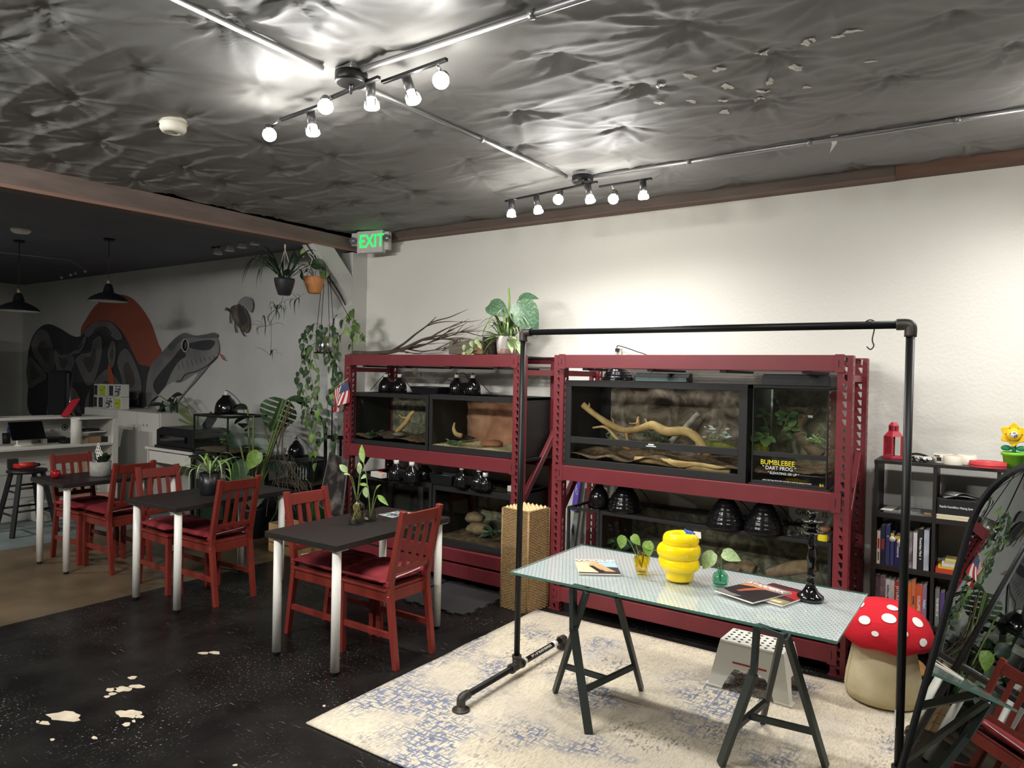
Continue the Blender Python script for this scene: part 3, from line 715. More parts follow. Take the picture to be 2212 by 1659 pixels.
for lab, a in (('tan cork log in the middle of the long bottom enclosure', (1600, 1222, 1630, 1232)), ('wide cork log at right of the long bottom enclosure', (1660, 1240, 1765, 1222)), ('small cork slab behind the green vase, in the bottom enclosure', (1560, 1232, 1600, 1236))):
    branch('cork_log', lab, [Q(a[0], a[1], 4.56), Q((a[0]+a[2])/2, (a[1]+a[3])/2-4, 4.55), Q(a[2], a[3], 4.54)], [.03, .045, .034], m_cork, 'cork log')
def rock(name, label, c, s, m, seed, cat='rock', group=None):
    mb = MB(); mb.sphere((0, 0, 0), 1, 14, 9)
    mb.v = [tuple((V(v)*(1+.25*noise.noise(V(v)*1.5+V((seed, 0, 0))))*1)) for v in mb.v]
    mb.v = [(v[0]*s[0], v[1]*s[1], v[2]*s[2]) for v in mb.v]
    o = mb.obj(name, m, loc=c); return tag(o, label, cat, group)
m_rock = mat('brown_rock', (128, 106, 80), .9, var=.35, vscale=12, bump=.6, bscale=20)
rock('rock', 'upper brown rock stacked in the bottom terrarium of the left rack', V(Q(1025, 1118, 4.66)), (.09, .07, .045), m_rock, 1)
rock('rock', 'lower brown rock in the bottom terrarium of the left rack', V(Q(1035, 1142, 4.62)), (.12, .09, .05), m_rock, 2)
rock('rock', 'brown boulder at right in the sandstone terrarium', V(Q(1062, 958, 4.6)), (.11, .08, .03), mat('sand_rock', (150, 100, 72), .9, var=.3), 3)
rock('hide_box', 'dark flat hide ledge in the sandstone terrarium', V(Q(1000, 945, 4.72)), (.12, .06, .018), m_tank, 4, 'hide')
rock('rock', 'flat grey rock on the soil of the left terrarium', V(Q(862, 938, 4.56)), (.06, .05, .018), mat('grey_rock', (120, 112, 100), .9, var=.3), 5)
rock('gecko_hide', 'mossy green log in the big terrarium behind the driftwood', V(Q(1545, 968, 4.75)), (.16, .06, .05), mat('moss_log', (110, 112, 46), .95, var=.4, vscale=20, bump=.8), 6, 'log')
rock('moss_mound', 'mossy yellow-green mound in the dart frog terrarium', V(Q(1640, 968, 4.56)), (.06, .05, .05), mat('moss_yellow', (130, 138, 40), .95, var=.3, vscale=30, bump=.8), 7, 'moss')
branch('driftwood', 'dark wood stump leaning in the dart frog terrarium', [Q(1735, 900, 4.72), Q(1725, 930, 4.66), Q(1740, 960, 4.6), Q(1775, 985, 4.58)], [.03, .028, .03, .035], m_bark, 'driftwood')
branch('driftwood', 'upper brown root piece in the dart frog terrarium', [Q(1728, 915, 4.75), Q(1752, 888, 4.76), Q(1762, 878, 4.76)], [.02, .024, .018], m_bark, 'driftwood')

# ---------------------------------------------------------------- dome lamps
m_dome = mat('glossy_black_dome', (18, 18, 19), .14, spec=.4, coat=.25)
m_ceram = mat('white_ceramic_socket', (210, 206, 196), .5)
m_cord = MATS['cable_black']
def dome(t, x, y, r, h, sock, sm, ribs=0):
    if ribs:
        pr_ = []
        n = 26
        for i in range(n+1):
            k = i/n; zz = h*.76*k; rr = r*(1-.76*k**2.0)*(1-.06*k); rr += .0022*math.sin(k*ribs*2*PI) if .12 < k < .8 else 0
            pr_.append((max(rr, .02), zz))
        pr_ += [(r*.22, h*.78), (r*.21, h*.95), (0, h*.97)]
    else:
        pr_ = [(r, 0), (r*1.0, h*.12), (r*.97, h*.3), (r*.88, h*.46), (r*.70, h*.60), (r*.48, h*.70), (r*.38, h*.76), (r*.36, h*.82), (0, h*.82)]
    d = MB().lathe(pr_, (x, y, 0), 30).obj('shade', m_dome, t)
    MB().cyl((x, y, h*.78), (x, y, h), sock, n=14).obj('socket', sm, d)
    MB().sphere((x, y, h+.004), sock*.35, 8, 6).obj('cord_grip', m_blk, d)
    return d
def dome_lamp(label, loc, r, h, n=1, sock=.021, sm=None, ribs=0, cord=None, group=None, rz=0):
    t = thing('dome_lamp', label, 'lamp', loc, rz, group); sm = sm or m_ceram
    if n == 1: dome(t, 0, 0, r, h, sock, sm, ribs)
    else:
        for x in (-r*1.28, r*1.28): dome(t, x, 0, r, h, sock, sm)
        MB().box(-r*.9, r*.9, -r*.5, r*.5, h*.15, h*.6).obj('bridge', m_dome, t, bevel=.01)
    for c in (cord or []):
        MB().tube(smooth(c, 5), .0035, 6).obj('cord', m_cord, t)
    return t
dome_lamp('double black dome lamp on top of the left terrarium, left rack', (-4.51, 4.66, 1.502), .067, .165, 2, cord=[[(-.08, 0, .165), (-.14, .0, .13), (-.24, -.04, .01)], [(.08, 0, .165), (.13, 0, .13), (.26, 0, .005)]])
dome_lamp('double black dome lamp on top of the sandstone terrarium', (-3.68, 4.66, 1.512), .067, .165, 2, cord=[[(-.08, 0, .165), (-.05, .06, .17), (.0, .1, .06)], [(.08, 0, .165), (.13, 0, .13), (.28, 0, .005)]])
dome_lamp('black ribbed dome lamp on top of the big driftwood terrarium', (-2.285, 4.69, 1.655), .115, .15, 1, ribs=6, sm=m_blk)
dome_lamp('small black dome lamp at the left end over the open frame, right rack', tuple(at(1293, 1096, z=.75)), .075, .2, 1, sm=m_sock, cord=[[(0, 0, .2), (-.03, 0, .22), (-.1, .1, .25)]])
for lab, a in (('leftmost big ribbed dome lamp on the bottom shelf, right rack', (1349, 1103)), ('middle big ribbed dome lamp on the bottom shelf, right rack', (1568, 1137)), ('rightmost big ribbed dome lamp on the bottom shelf, right rack', (1650, 1148))):
    p = at(*a, z=.75)
    dome_lamp(lab, tuple(p), .122, .25, 1, sm=m_blk, ribs=8, cord=[[(0, 0, .21), (.04, .02, .19), (.1, .1, .12), (.16, .16, .0)]])
zz = .782
dome_lamp('double black dome lamp on the lower left terrarium, beside the white power strip', (at(872, 1040, z=zz).x, at(872, 1040, z=zz).y, zz), .067, .17, 2)
dome_lamp('single black dome lamp between the two double lamps on the lower shelf, left rack', (at(917, 1036, z=zz).x, at(917, 1036, z=zz).y, zz), .075, .15)
dome_lamp('double black dome lamp on the lower right terrarium of the left rack', (at(1016, 1055, z=zz).x, at(1016, 1055, z=zz).y, zz), .067, .17, 2)
dome_lamp('small black dome lamp right of the double lamp, near the basket', (at(1048, 1060, z=zz).x, at(1048, 1060, z=zz).y, zz), .05, .14)
def tray(label, loc, w, d, h, name='tray'):
    t = thing(name, label, 'tray', loc)
    o = MB(); o.add([(-w*.42, -d*.42, 0), (w*.42, -d*.42, 0), (w*.42, d*.42, 0), (-w*.42, d*.42, 0), (-w/2, -d/2, h), (w/2, -d/2, h), (w/2, d/2, h), (-w/2, d/2, h)],
                    [(0, 1, 2, 3), (0, 1, 5, 4), (1, 2, 6, 5), (2, 3, 7, 6), (3, 0, 4, 7)])
    o.obj('pan', m_dkplast, t, solid=.003); MB().tube([(-w/2, -d/2, h), (w/2, -d/2, h), (w/2, d/2, h), (-w/2, d/2, h), (-w/2, -d/2, h)], .005, 6).obj('rim', m_dkplast, t)
    return t
tray('black plastic tray between the double lamps on the left rack', (-4.03, 4.64, 1.506), .32, .2, .055)
tray('black plastic tub among the lamps on the lower shelf, left rack', (at(965, 1045, z=zz).x, at(965, 1045, z=zz).y, zz), .24, .16, .08)
def power_strip(label, loc, w, rz):
    t = thing('power_strip', label, 'power strip', loc, rz)
    MB().box(-w/2, w/2, -.03, .03, 0, .045).obj('body', m_ceram, t, bevel=.004)
    MB().box(w*.1, w*.3, -.012, .012, .045, .05).obj('switch', mat('red_switch', (230, 40, 50), .3, emit=(255, 30, 50), estr=.8), t)
    return t
power_strip('white power strip with lit red switch, lower shelf of the left rack', tuple(at(818, 1031, z=zz)), .16, -.2)
power_strip('white power box on the lower shelf beside the right post of the left rack', (-3.05, 4.5, zz), .09, 0)
t = thing('light_fixture', 'long black light strip on the big driftwood terrarium', 'light fixture', (-1.96, 4.74, 1.652))
MB().prism([(-.04, 0), (-.04, .03), (.0, .062), (.05, .062), (.05, 0)], 'x', -.2, .2).obj('hood', m_tank, t)
MB().box(-.19, .19, -.045, -.041, .005, .032).obj('reflector', mat('pale_reflector', (120, 140, 138), .2, metal=.5), t)
t = thing('wall_outlet', 'white wall outlet with plugged cord above the right rack', 'outlet', tuple(at(1336, 764, y=5.045)))
MB().box(-.03, .03, -.012, 0, -.045, .045).obj('plate', m_ceram, t, bevel=.003)
MB().box(-.012, .012, -.035, -.012, .015, .04).obj('plug', m_blk, t)
MB().tube(smooth([(0, -.03, .04), (.02, -.04, .06), (.16, -.05, .02), (.3, -.06, -.04), (.32, -.1, -.2)], 6), .004, 6).obj('cord', m_cord, t)

# signs behind the lamps, right rack
t = thing('sign_board', 'white sign with black capitals behind the lamps on the right rack', 'sign', tuple(at(1770, 1150, y=4.9)))
MB().box(-.19, .15, 0, .006, -.02, .28).obj('board', mat('sign_white', (206, 208, 206), .6), t)
m_ink = mat('black_ink', (28, 28, 30), .6)
for i, (s, z) in enumerate((('FAMILY', .165), ('GRA    IS', .115), ('CO', .05))):
    text('lettering', s, m_ink, t, (-.15, -.001, z), .042+.01*min(i, 1), align='LEFT')
t = thing('candle_jar', 'clear jar candle with yellow label and wooden lid, right rack', 'candle', tuple(at(1779, 1176, y=4.46)))
MB().lathe([(.028, 0), (.034, .004), (.036, .075), (.034, .08)], (0, 0, 0), 24).obj('jar', m_glass, t)
MB().lathe([(.026, .004), (.031, .006), (.031, .05), (0, .05)], (0, 0, 0), 24).obj('wax', mat('beige_wax', (214, 178, 132), .5), t)
MB().lathe([(.037, .08), (.037, .1), (.03, .104), (0, .104)], (0, 0, 0), 24).obj('lid', mat('wood_lid', (150, 104, 74), .6), t)
lb = MB().grid(lambda u, v: (.0372*math.sin(-.9+1.6*u), -.0372*math.cos(-.9+1.6*u), .018+.045*v), 10, 1).obj('label', mat('label_yellow', (240, 222, 30), .6), t, fix=False)
t = thing('plastic_sheet', 'crumpled clear plastic wrap hanging beside the jar candle', 'plastic wrap', tuple(at(1735, 1160, y=4.45)))
MB().grid(lambda u, v: (-.1+.24*u, .03*noise.noise(V((u*6, v*6, 1))), -.02+.05*v+.02*noise.noise(V((u*5, v*4, 4)))), 14, 6).obj('film', pane_mat('wrap_film', (225, 228, 228), 2.5, .08), t, fix=False)
t = thing('privacy_cover_roll', 'purple and white packaged tube leaning behind the right rack', 'package', tuple(at(1236, 1195, y=4.93)))
MB().bar((0, 0, 0), (.05, .05, .62), .045, .045).obj('tube', mat('package_grey', (150, 150, 146), .5), t, bevel=.006)
MB().bar((.022, -.005, .34), (.045, .02, .62), .05, .05).obj('sleeve', mat('purple_print', (96, 72, 176), .5), t, bevel=.006)
tx = text('lettering', 'PRIVACY COVER', m_wht_p, t, (.036, -.018, .48), .03, rot=(PI/2, PI/2-.08, 0))
MB().bar((.006, -.03, .18), (.014, -.025, .24), .055, .003).obj('tag', MATS['purple_print'], t)
# ---------------------------------------------------------------- cafe tables
m_top = mat('black_brown_top', (38, 34, 33), .42, spec=.4, var=.15, vscale=5, stretch=(1, 12, 1))
m_leg = mat('white_leg', (226, 224, 216), .35)
def cafe_table(label, x, y, a):
    t = thing('cafe_table', label, 'table', (x, y, 0), a, 'black cafe tables with white legs')
    MB().box(-.5, .5, -.3, .3, .7, .734).obj('table_top', m_top, t, bevel=.0025)
    for sx in (-1, 1):
        for sy in (-1, 1):
            l = MB().cyl((sx*.445, sy*.245, .02), (sx*.445, sy*.245, .7), .0255, n=20).obj('leg', m_leg, t)
            MB().lathe([(.018, 0), (.019, .02)], (sx*.445, sy*.245, 0), 16).obj('foot', m_dkplast, l)
            MB().box(sx*.445-.045, sx*.445+.045, sy*.245-.045, sy*.245+.045, .694, .7).obj('mount_plate', m_leg, l)
    return t
cafe_table('black cafe table nearest the red racks, two glass vases on it', -3.241, 3.1095, 1.5984)
cafe_table('middle black cafe table with a spider plant in a black pot', -4.885, 3.138, 1.6241)
cafe_table('black cafe table farthest left, by the stool, grey pot on it', -6.407, 3.117, 1.5647)
# ---------------------------------------------------------------- red chairs
m_chair = mat('chair_red', (116, 43, 35), .42, spec=.4, var=.12, vscale=6, stretch=(4, 4, 1))
m_cush = mat('cushion_red', (124, 32, 40), .85, var=.1, vscale=10, bump=.25, bscale=40)
def make_chair(label):
    t = thing('dining_chair', label, 'chair', (0, 0, 0), 0, 'red slat-back chairs at the cafe tables')
    hw = .155; lw = .034
    xk = lambda z: (.225+(.165-.225)*z/.45) if z < .45 else .165+(.262-.165)*(z-.45)/.45
    for s in (-1, 1):
        y = s*hw
        m = MB(); prof = [(.21, 0), (.243, 0), (.187, .42), (.19, .48), (.279, .9), (.246, .905), (.15, .48), (.148, .42)]
        m.prism(prof, 'y', y-lw/2, y+lw/2).obj('rear_leg', m_chair, t, bevel=.003)
        MB().box(-.235, -.198, y-lw/2, y+lw/2, 0, .425).obj('front_leg', m_chair, t, bevel=.003)
        MB().box(-.2, .16, y-.011, y+.011, .37, .43).obj('side_apron', m_chair, t, bevel=.002)
        MB().box(-.2, .2, y-.010, y+.010, .165, .2).obj('stretcher', m_chair, t, bevel=.002)
        MB().sphere((.17, y+s*lw/2, .405), .005, 8, 6).obj('screw', m_chr, t)
        MB().box(.135, .182, y-lw/2-.006, y+lw/2+.006, .462, .492).obj('cushion_tie', m_cush, t, bevel=.004)
    MB().box(-.226, -.206, -.14, .14, .37, .43).obj('front_apron', m_chair, t, bevel=.002)
    MB().box(.15, .17, -.14, .14, .37, .43).obj('rear_apron', m_chair, t, bevel=.002)
    MB().box(-.24, .16, -.18, .18, .43, .448).obj('seat', m_chair, t, bevel=.004)
    def rail(z0, z1, nm):
        a, b = xk(z0), xk(z1)
        MB().add([(a-.010, -.14, z0), (a+.010, -.14, z0), (b+.010, -.14, z1), (b-.010, -.14, z1), (a-.010, .14, z0), (a+.010, .14, z0), (b+.010, .14, z1), (b-.010, .14, z1)],
                 [(0, 1, 2, 3), (4, 5, 6, 7), (0, 1, 5, 4), (1, 2, 6, 5), (2, 3, 7, 6), (3, 0, 4, 7)]).obj(nm, m_chair, t, bevel=.003)
    rail(.815, .885, 'top_rail'); rail(.535, .57, 'lower_rail')
    for y in (-.07, 0, .07):
        a, b = xk(.56), xk(.82)
        MB().bar((a, y, .56), (b, y, .82), .012, .03, up=(0, 1, 0)).obj('slat', m_chair, t, bevel=.002)
    def cu(sgn):
        def f(u, v):
            a = u*2-1; b = v*2-1
            e = max(0, 1-abs(a)**5)*max(0, 1-abs(b)**5)
            z = .036*e**.55
            for (p, q) in ((.0, .0), (.55, .55), (-.55, .55), (.55, -.55), (-.55, -.55)): z -= .012*math.exp(-((a-p)**2+(b-q)**2)/.03)*e
            w_ = .19*(1+.05*abs(a)**4*abs(b)**4)
            return (-.04+.19*a*(1+.03*math.sin(6*b)), w_*b*(1+.02*math.sin(7*a)), .49+sgn*z*(1 if sgn > 0 else .8))
        return f
    c = MB(); c.grid(cu(1), 26, 26); c.grid(cu(-1), 26, 26)
    co = c.obj('cushion', m_cush, t)
    MB().tube(smooth([(.148, -.14, .492), (.15, -.06, .5), (.15, .03, .503), (.148, .12, .51)], 6), .003, 6).obj('zipper', mat('white_zip', (235, 228, 220), .6), co)
    return t
ch0 = make_chair('red slat-back chair at the nearest black table, back to the camera side')
ch0.location = (-2.985, 3.075, 0)
for lab, x, y, rz in (('red slat-back chair on the far side of the nearest black table', -3.475, 3.07, PI),
                      ('red slat-back chair on the camera side of the middle black table', -4.735, 3.08, .02),
                      ('red slat-back chair on the far side of the middle black table', -5.225, 3.03, PI-.03),
                      ('red slat-back chair on the near side of the farthest left table', -6.085, 3.035, 0),
                      ('red slat-back chair farthest left, in front of the white counter', -6.58, 3.0, PI+.04)):
    c = copy_tree(ch0); c.location = (x, y, 0); c.rotation_euler.z = rz; c['label'] = lab

# ---------------------------------------------------------------- leaves
def leaf_mesh(name, kind='heart', fold=.25, droop=.35):
    m = MB(); n = 10
    rows = []
    for i in range(n+1):
        t = i/n
        if kind == 'heart': w = .46*math.sin(PI*min(1, (t+.10)/1.1))**.75*(1-.45*t) if t < .995 else .0
        elif kind == 'strap': w = .028*(math.sin(PI*min(1, t*.9+.1))**.4)*(1-t**4)
        elif kind == 'lance': w = .17*math.sin(PI*t)**.9*(1.15-.4*t)
        else: w = .3*math.sin(PI*t)**.8
        y = t; z = -droop*t*t
        if kind == 'strap': y = math.sin(t*1.9)/1.15; z = .32*math.sin(t*2.2)-.75*t*t*t
        rows.append([(-w, y-(.1*math.sin(PI*t) if False else 0), z+fold*w), (-w*.5, y, z+fold*w*.35), (0, y, z), (w*.5, y, z+fold*w*.35), (w, y, z+fold*w)])
    vs = [p for r in rows for p in r]
    m.add(vs, [(i*5+j, i*5+j+1, (i+1)*5+j+1, (i+1)*5+j) for i in range(n) for j in range(4)], 0, True)
    return m.mesh(name)
LM = {'heart': leaf_mesh('heart_leaf'), 'strap': leaf_mesh('strap_leaf', 'strap', .5), 'lance': leaf_mesh('lance_leaf', 'lance', .3, .3), 'oval': leaf_mesh('oval_leaf', 'oval', .25, .25)}
def leafmat(name, c, c2=None, rough=.42):
    return mat(name, c, rough, spec=.4, col2=c2 or tuple(int(v*.72) for v in c), vscale=6, thr=(.35, .7))
m_lf = leafmat('pothos_green', (96, 122, 66)); m_lf2 = leafmat('dark_leaf', (58, 84, 50)); m_lf3 = leafmat('lime_leaf', (132, 168, 78))
m_lf4 = leafmat('pale_variegated_leaf', (172, 190, 140), (120, 148, 92)); m_lf5 = leafmat('deep_leaf', (40, 58, 40)); m_stem = mat('green_stem', (108, 124, 70), .6)
m_brstem = mat('brown_stem', (98, 82, 62), .7)
_lm = {}
def leaf(parent, kind, p, d, size, m, up=(0, 0, 1), name='leaf', ws=1.):
    key = (kind, m.name)
    if key not in _lm:
        me = LM[kind].copy(); me.materials.append(m); _lm[key] = me
    o = bpy.data.objects.new(name, _lm[key]); C.objects.link(o); o.parent = parent
    d = V(d).normalized(); up = V(up)
    x = d.cross(up)
    if x.length < .05: x = d.cross(V((1, .3, 0)))
    x.normalize(); z = x.cross(d)
    M = Matrix(((x.x, d.x, z.x, p[0]), (x.y, d.y, z.y, p[1]), (x.z, d.z, z.z, p[2]), (0, 0, 0, 1)))
    o.matrix_local = M @ Matrix.Diagonal((size*ws, size, size, 1))
    return o
def vine(t, o, pts, m, lsize, step=.075, kind='heart', seed=0, r=.0025, stem=None, camside=True):
    rr = random.Random(seed); s = smooth([V(p)-V(o) for p in pts], 6)
    st = MB().tube(s, r, 5).obj('vine', stem or m_stem, t)
    acc = 0; k = 0
    for i in range(1, len(s)):
        acc += (s[i]-s[i-1]).length
        if acc > step:
            acc = 0; k += 1
            ang = rr.uniform(0, 2*PI); side = V((math.cos(ang)*.8, -abs(math.sin(ang))*.5, rr.uniform(-.9, .1)))
            q = s[i]+side*.02
            leaf(t, kind, q, side+V((0, 0, -.6)), lsize*rr.uniform(.7, 1.25), m if rr.random() > .25 else m_lf3 if m is m_lf else m, up=(rr.uniform(-.4, .6), -1, rr.uniform(.1, .9)))

# greenery inside the terrariums
def clump(label, p, n, kind, m, size, spread, seed, name='terrarium_plant', up=.6, ws=1., hang=False):
    t = thing(name, label, 'plant', tuple(p)); r_ = random.Random(seed)
    for k in range(n):
        a = r_.uniform(0, 6.28); q = V((spread[0]*r_.uniform(-1, 1), spread[1]*r_.uniform(-1, 1), spread[2]*r_.uniform(0, 1)))
        leaf(t, kind, q, (math.cos(a), math.sin(a)*.7-.3, r_.uniform(-.3, up)), size*r_.uniform(.6, 1.2), m[k % len(m)], up=(.3, -.8, .6), ws=ws)
        MB().tube([(q.x*.3, q.y*.3, -.01), q], .0015, 4).obj('stem', m_stem, t)
    return t
clump('pale green fern clump in front of the driftwood, big terrarium', at(1405, 968, y=4.5), 26, 'lance', [m_lf4, m_lf3], .035, (.07, .04, .03), 1)
clump('silvery fern fronds at the right of the big terrarium', at(1545, 945, y=4.7), 16, 'lance', [leafmat('silver_leaf', (176, 186, 178))], .05, (.09, .05, .06), 2)
clump('dark green trailing plant behind the driftwood, big terrarium', at(1420, 950, y=4.85), 20, 'oval', [m_lf2, m_lf5], .05, (.12, .05, .07), 3)
clump('small dry twiggy plant at the left of the big terrarium', at(1325, 955, y=4.75), 14, 'lance', [m_lf2], .05, (.06, .05, .06), 4)
clump('bushy thin-stemmed plant filling the dart frog terrarium', at(1680, 945, y=4.66), 26, 'oval', [m_lf, m_lf2], .06, (.10, .08, .16), 5)
clump('round-leaved plant low at left in the dart frog terrarium', at(1640, 950, y=4.52), 7, 'oval', [m_lf], .085, (.06, .04, .03), 6, ws=1.3)
clump('mossy plant by the stump in the dart frog terrarium', at(1760, 955, y=4.6), 22, 'strap', [m_lf4, m_lf3], .06, (.06, .05, .02), 7, ws=1.5, up=1.2)
clump('dark fake plant on the soil of the left terrarium', at(806, 942, y=4.56), 18, 'lance', [m_lf5, m_lf2], .08, (.09, .05, .03), 8)
clump('green plant tuft on the wood shavings, sandstone terrarium', at(985, 958, y=4.52), 16, 'lance', [m_lf2, m_lf], .06, (.08, .03, .02), 9)
clump('dark green plant at right in the bottom terrarium, left rack', at(1068, 1160, y=4.5), 16, 'lance', [m_lf2, m_lf5], .09, (.05, .05, .06), 10)
clump('leafy plant at the left of the long bottom enclosure', at(1320, 1185, y=4.55), 14, 'oval', [m_lf5, m_lf2], .09, (.10, .06, .08), 11)

# ---------------------------------------------------------------- glass desk
def hex_mat():
    m = bpy.data.materials.new('hexagon_print_glass'); m.use_nodes = True; nt = m.node_tree; N = nt.nodes; L = nt.links; b = N['Principled BSDF']
    tc = N.new('ShaderNodeTexCoord')
    def vm(op, a, c=None):
        q = N.new('ShaderNodeVectorMath'); q.operation = op
        for i, k in enumerate((a, c)):
            if k is None: continue
            if isinstance(k, tuple): q.inputs[i].default_value = k
            else: L.new(k, q.inputs[i])
        return q.outputs['Value'] if op == 'DOT_PRODUCT' else q.outputs[0]
    def ma(op, a, c=None):
        q = N.new('ShaderNodeMath'); q.operation = op
        for i, k in enumerate((a, c)):
            if k is None: continue
            if isinstance(k, float): q.inputs[i].default_value = k
            else: L.new(k, q.inputs[i])
        return q.outputs[0]
    sh = vm('ADD', tc.outputs['Object'], (3.0, 3.0, 0)); s = vm('MULTIPLY', sh, (1/.0215, 1/.0215, 0))
    R = (1., 1.7320508, 1.); Hh = (.5, .8660254, 0.)
    a = vm('SUBTRACT', vm('MODULO', s, R), Hh); c = vm('SUBTRACT', vm('MODULO', vm('SUBTRACT', s, Hh), R), Hh)
    a = vm('MULTIPLY', a, (1, 1, 0)); c = vm('MULTIPLY', c, (1, 1, 0))
    lt = ma('LESS_THAN', vm('DOT_PRODUCT', a, a), vm('DOT_PRODUCT', c, c))
    mx = N.new('ShaderNodeMix'); mx.data_type = 'VECTOR'; L.new(lt, mx.inputs[0]); L.new(c, mx.inputs[4]); L.new(a, mx.inputs[5])
    g = vm('ABSOLUTE', mx.outputs[1])
    d = ma('MAXIMUM', vm('DOT_PRODUCT', g, (.5, .8660254, 0)), vm('DOT_PRODUCT', g, (1, 0, 0)))
    line = ma('GREATER_THAN', d, .452)
    r = N.new('ShaderNodeMix'); r.data_type = 'RGBA'; L.new(line, r.inputs[0]); r.inputs[6].default_value = (*lin((198, 204, 202)), 1); r.inputs[7].default_value = (*lin((96, 112, 110)), 1)
    L.new(r.outputs[2], b.inputs['Base Color']); b.inputs['Roughness'].default_value = .07; b.inputs['Specular IOR Level'].default_value = .55
    return m
GA = -.003; GC = (-1.2104, 3.2249)
t = thing('glass_desk', 'glass desk with mint hexagon print on dark steel trestles', 'desk', (*GC, 0), GA)
m_tres = mat('dark_green_grey_steel', (44, 52, 50), .45, metal=.2)
MB().box(-.74, .74, -.365, .365, .702, .707).obj('print_sheet', hex_mat(), t)
tp = MB().box(-.74, .74, -.365, .365, .7072, .713).obj('glass_top', pane_mat('top_glass', (254, 255, 255), 1.0), t)
MB().box(-.742, .742, -.367, -.365, .702, .713).obj('glass_edge', mat('green_glass_edge', (74, 110, 96), .15), t)
MB().box(-.742, .742, .365, .367, .702, .713).obj('glass_edge', MATS['green_glass_edge'], t)
for x in (-.742, .74): MB().box(x, x+.002, -.365, .365, .702, .713).obj('glass_edge', mat('pale_glass_edge', (176, 196, 188), .2), t)
def trestle(feet, tops, bends):
    o = V((*GC, 0)); tr_ = thing('trestle', '', '', (0, 0, 0)); del tr_['label']; del tr_['category']; tr_.parent = t
    F = [at(*f, z=.0)-o+V((0, 0, .013)) for f in feet]; T = [at(*q, z=.698)-o for q in tops]
    mids = []
    for f_, q, bz in zip(F, T, bends):
        if bz:
            b = q.lerp(f_, .06); b.z = bz
            m = MB(); m.bar(q, b, .022, .04); m.bar(b+V((0, 0, .006)), f_, .022, .04); m.obj('leg', m_tres, tr_, bevel=.002)
            mids.append((b, f_))
        else:
            MB().bar(q, f_, .022, .034).obj('leg', m_tres, tr_, bevel=.002); mids.append((q, f_))
    def onleg(i, z):
        a, c = mids[i]; k = (z-a.z)/(c.z-a.z); return a.lerp(c, k)
    b1, b2 = onleg(0, .21), onleg(2, .21)
    MB().bar(b1, b2, .02, .026).obj('crossbar', m_tres, tr_, bevel=.002)
    MB().bar(b1.lerp(b2, .45), onleg(1, .21), .02, .026).obj('crossbar', m_tres, tr_, bevel=.002)
    MB().bar(T[0], T[2], .03, .02).obj('top_bar', m_tres, tr_, bevel=.002)
    MB().bar(T[0].lerp(T[2], .3), T[1], .03, .02).obj('top_bar', m_tres, tr_, bevel=.002)
    return tr_
trestle([(1272, 1590), (1198, 1500), (1385, 1494)], [(1238, 1266), (1268, 1276), (1333, 1288)], [.5, 0, 0])
trestle([(1557, 1658), (1784, 1662), (1646, 1565)], [(1636, 1352), (1700, 1374), (1690, 1370)], [.5, 0, 0])

# magazines
m_page = mat('page_edge', (226, 222, 212), .7)
def magazine(label, x, y, z, rz, w, h, base, arts, title=None, tcol=None, tsize=.07, tx=0, th=.006):
    t = thing('magazine', label, 'magazine', (x, y, z), rz)
    MB().box(-w/2, w/2, -h/2, h/2, 0, th).obj('pages', m_page, t)
    cv = MB().grid(lambda u, v: (w*(u-.5), h*(v-.5), th+.0006+.002*max(0, u-.8)), 8, 2).obj('cover', base, t, fix=False)
    for i, (poly, m) in enumerate(arts):
        MB().add([(w*(a-.5), h*(b-.5), th+.0012+.0003*i+.002*max(0, a-.8)) for a, b in poly], [tuple(range(len(poly)))]).obj('cover_art', m, cv)
    if title: text('title', title, tcol, cv, (tx, h*.345, th+.004), tsize, rot=(0, 0, 0), bold=.0008)
    return t
G = lambda n, c, r=.3: mat(n, c, r)
magazine('VOGUE magazine with a beige and sky-blue cover on the glass desk', -1.650, 3.197, .7135, .585, .205, .265, G('cover_beige', (186, 158, 128)),
         [([(0, .05), (.55, .05), (.5, .8), (0, .78)], G('art_cream', (222, 194, 160))), ([(.45, .45), (1, .42), (1, .93), (.62, .86)], G('art_sky', (160, 192, 226))),
          ([(.55, .02), (1, .02), (1, .42), (.6, .46)], G('art_dark', (62, 54, 58))), ([(.3, .66), (.46, .74), (.62, .6), (.9, .12), (.66, .14), (.44, .5), (.34, .5)], G('art_tan', (206, 158, 108))),
          ([(.3, .5), (.4, .52), (.62, .1), (.5, .04)], G('art_black', (34, 30, 30))), ([(.0, 0), (1, 0), (1, .03), (.0, .05)], G('art_dark', (62, 54, 58)))],
         'VOGUE', m_wht_p, .06)
magazine('magazine with a black and orange cover overlapping another on the glass desk', -.885, 3.24, .722, -.378, .205, .275, G('cover_black', (42, 38, 40)),
         [([(0, .7), (1, .76), (1, 1), (0, 1)], G('art_mauve', (150, 128, 120))), ([(.0, .62), (.3, .72), (.75, .8), (.9, .9), (.5, .93), (.05, .86)], G('art_orange', (206, 134, 90))),
          ([(.25, .3), (.36, .3), (.5, .62), (.6, .72), (.4, .7), (.3, .52)], G('art_rust', (170, 96, 68))), ([(0, .0), (.5, .0), (.62, .1), (.3, .12), (.0, .2)], G('art_grey', (120, 116, 114)))],
         'STARFERK', m_wht_p, .042)
magazine('red and dark magazine lying under the other one, beside the candlestick', -.795, 3.305, .7135, -.28, .205, .275, G('cover_maroon', (70, 40, 44)),
         [([(.45, .5), (1, .4), (1, .9), (.55, .8)], G('art_red', (170, 44, 46))), ([(0, 0), (1, 0), (1, .25), (.0, .25)], G('art_olive', (140, 128, 92))), ([(.3, .05), (.9, .05), (.9, .15), (.3, .15)], G('art_cream2', (206, 196, 150)))])

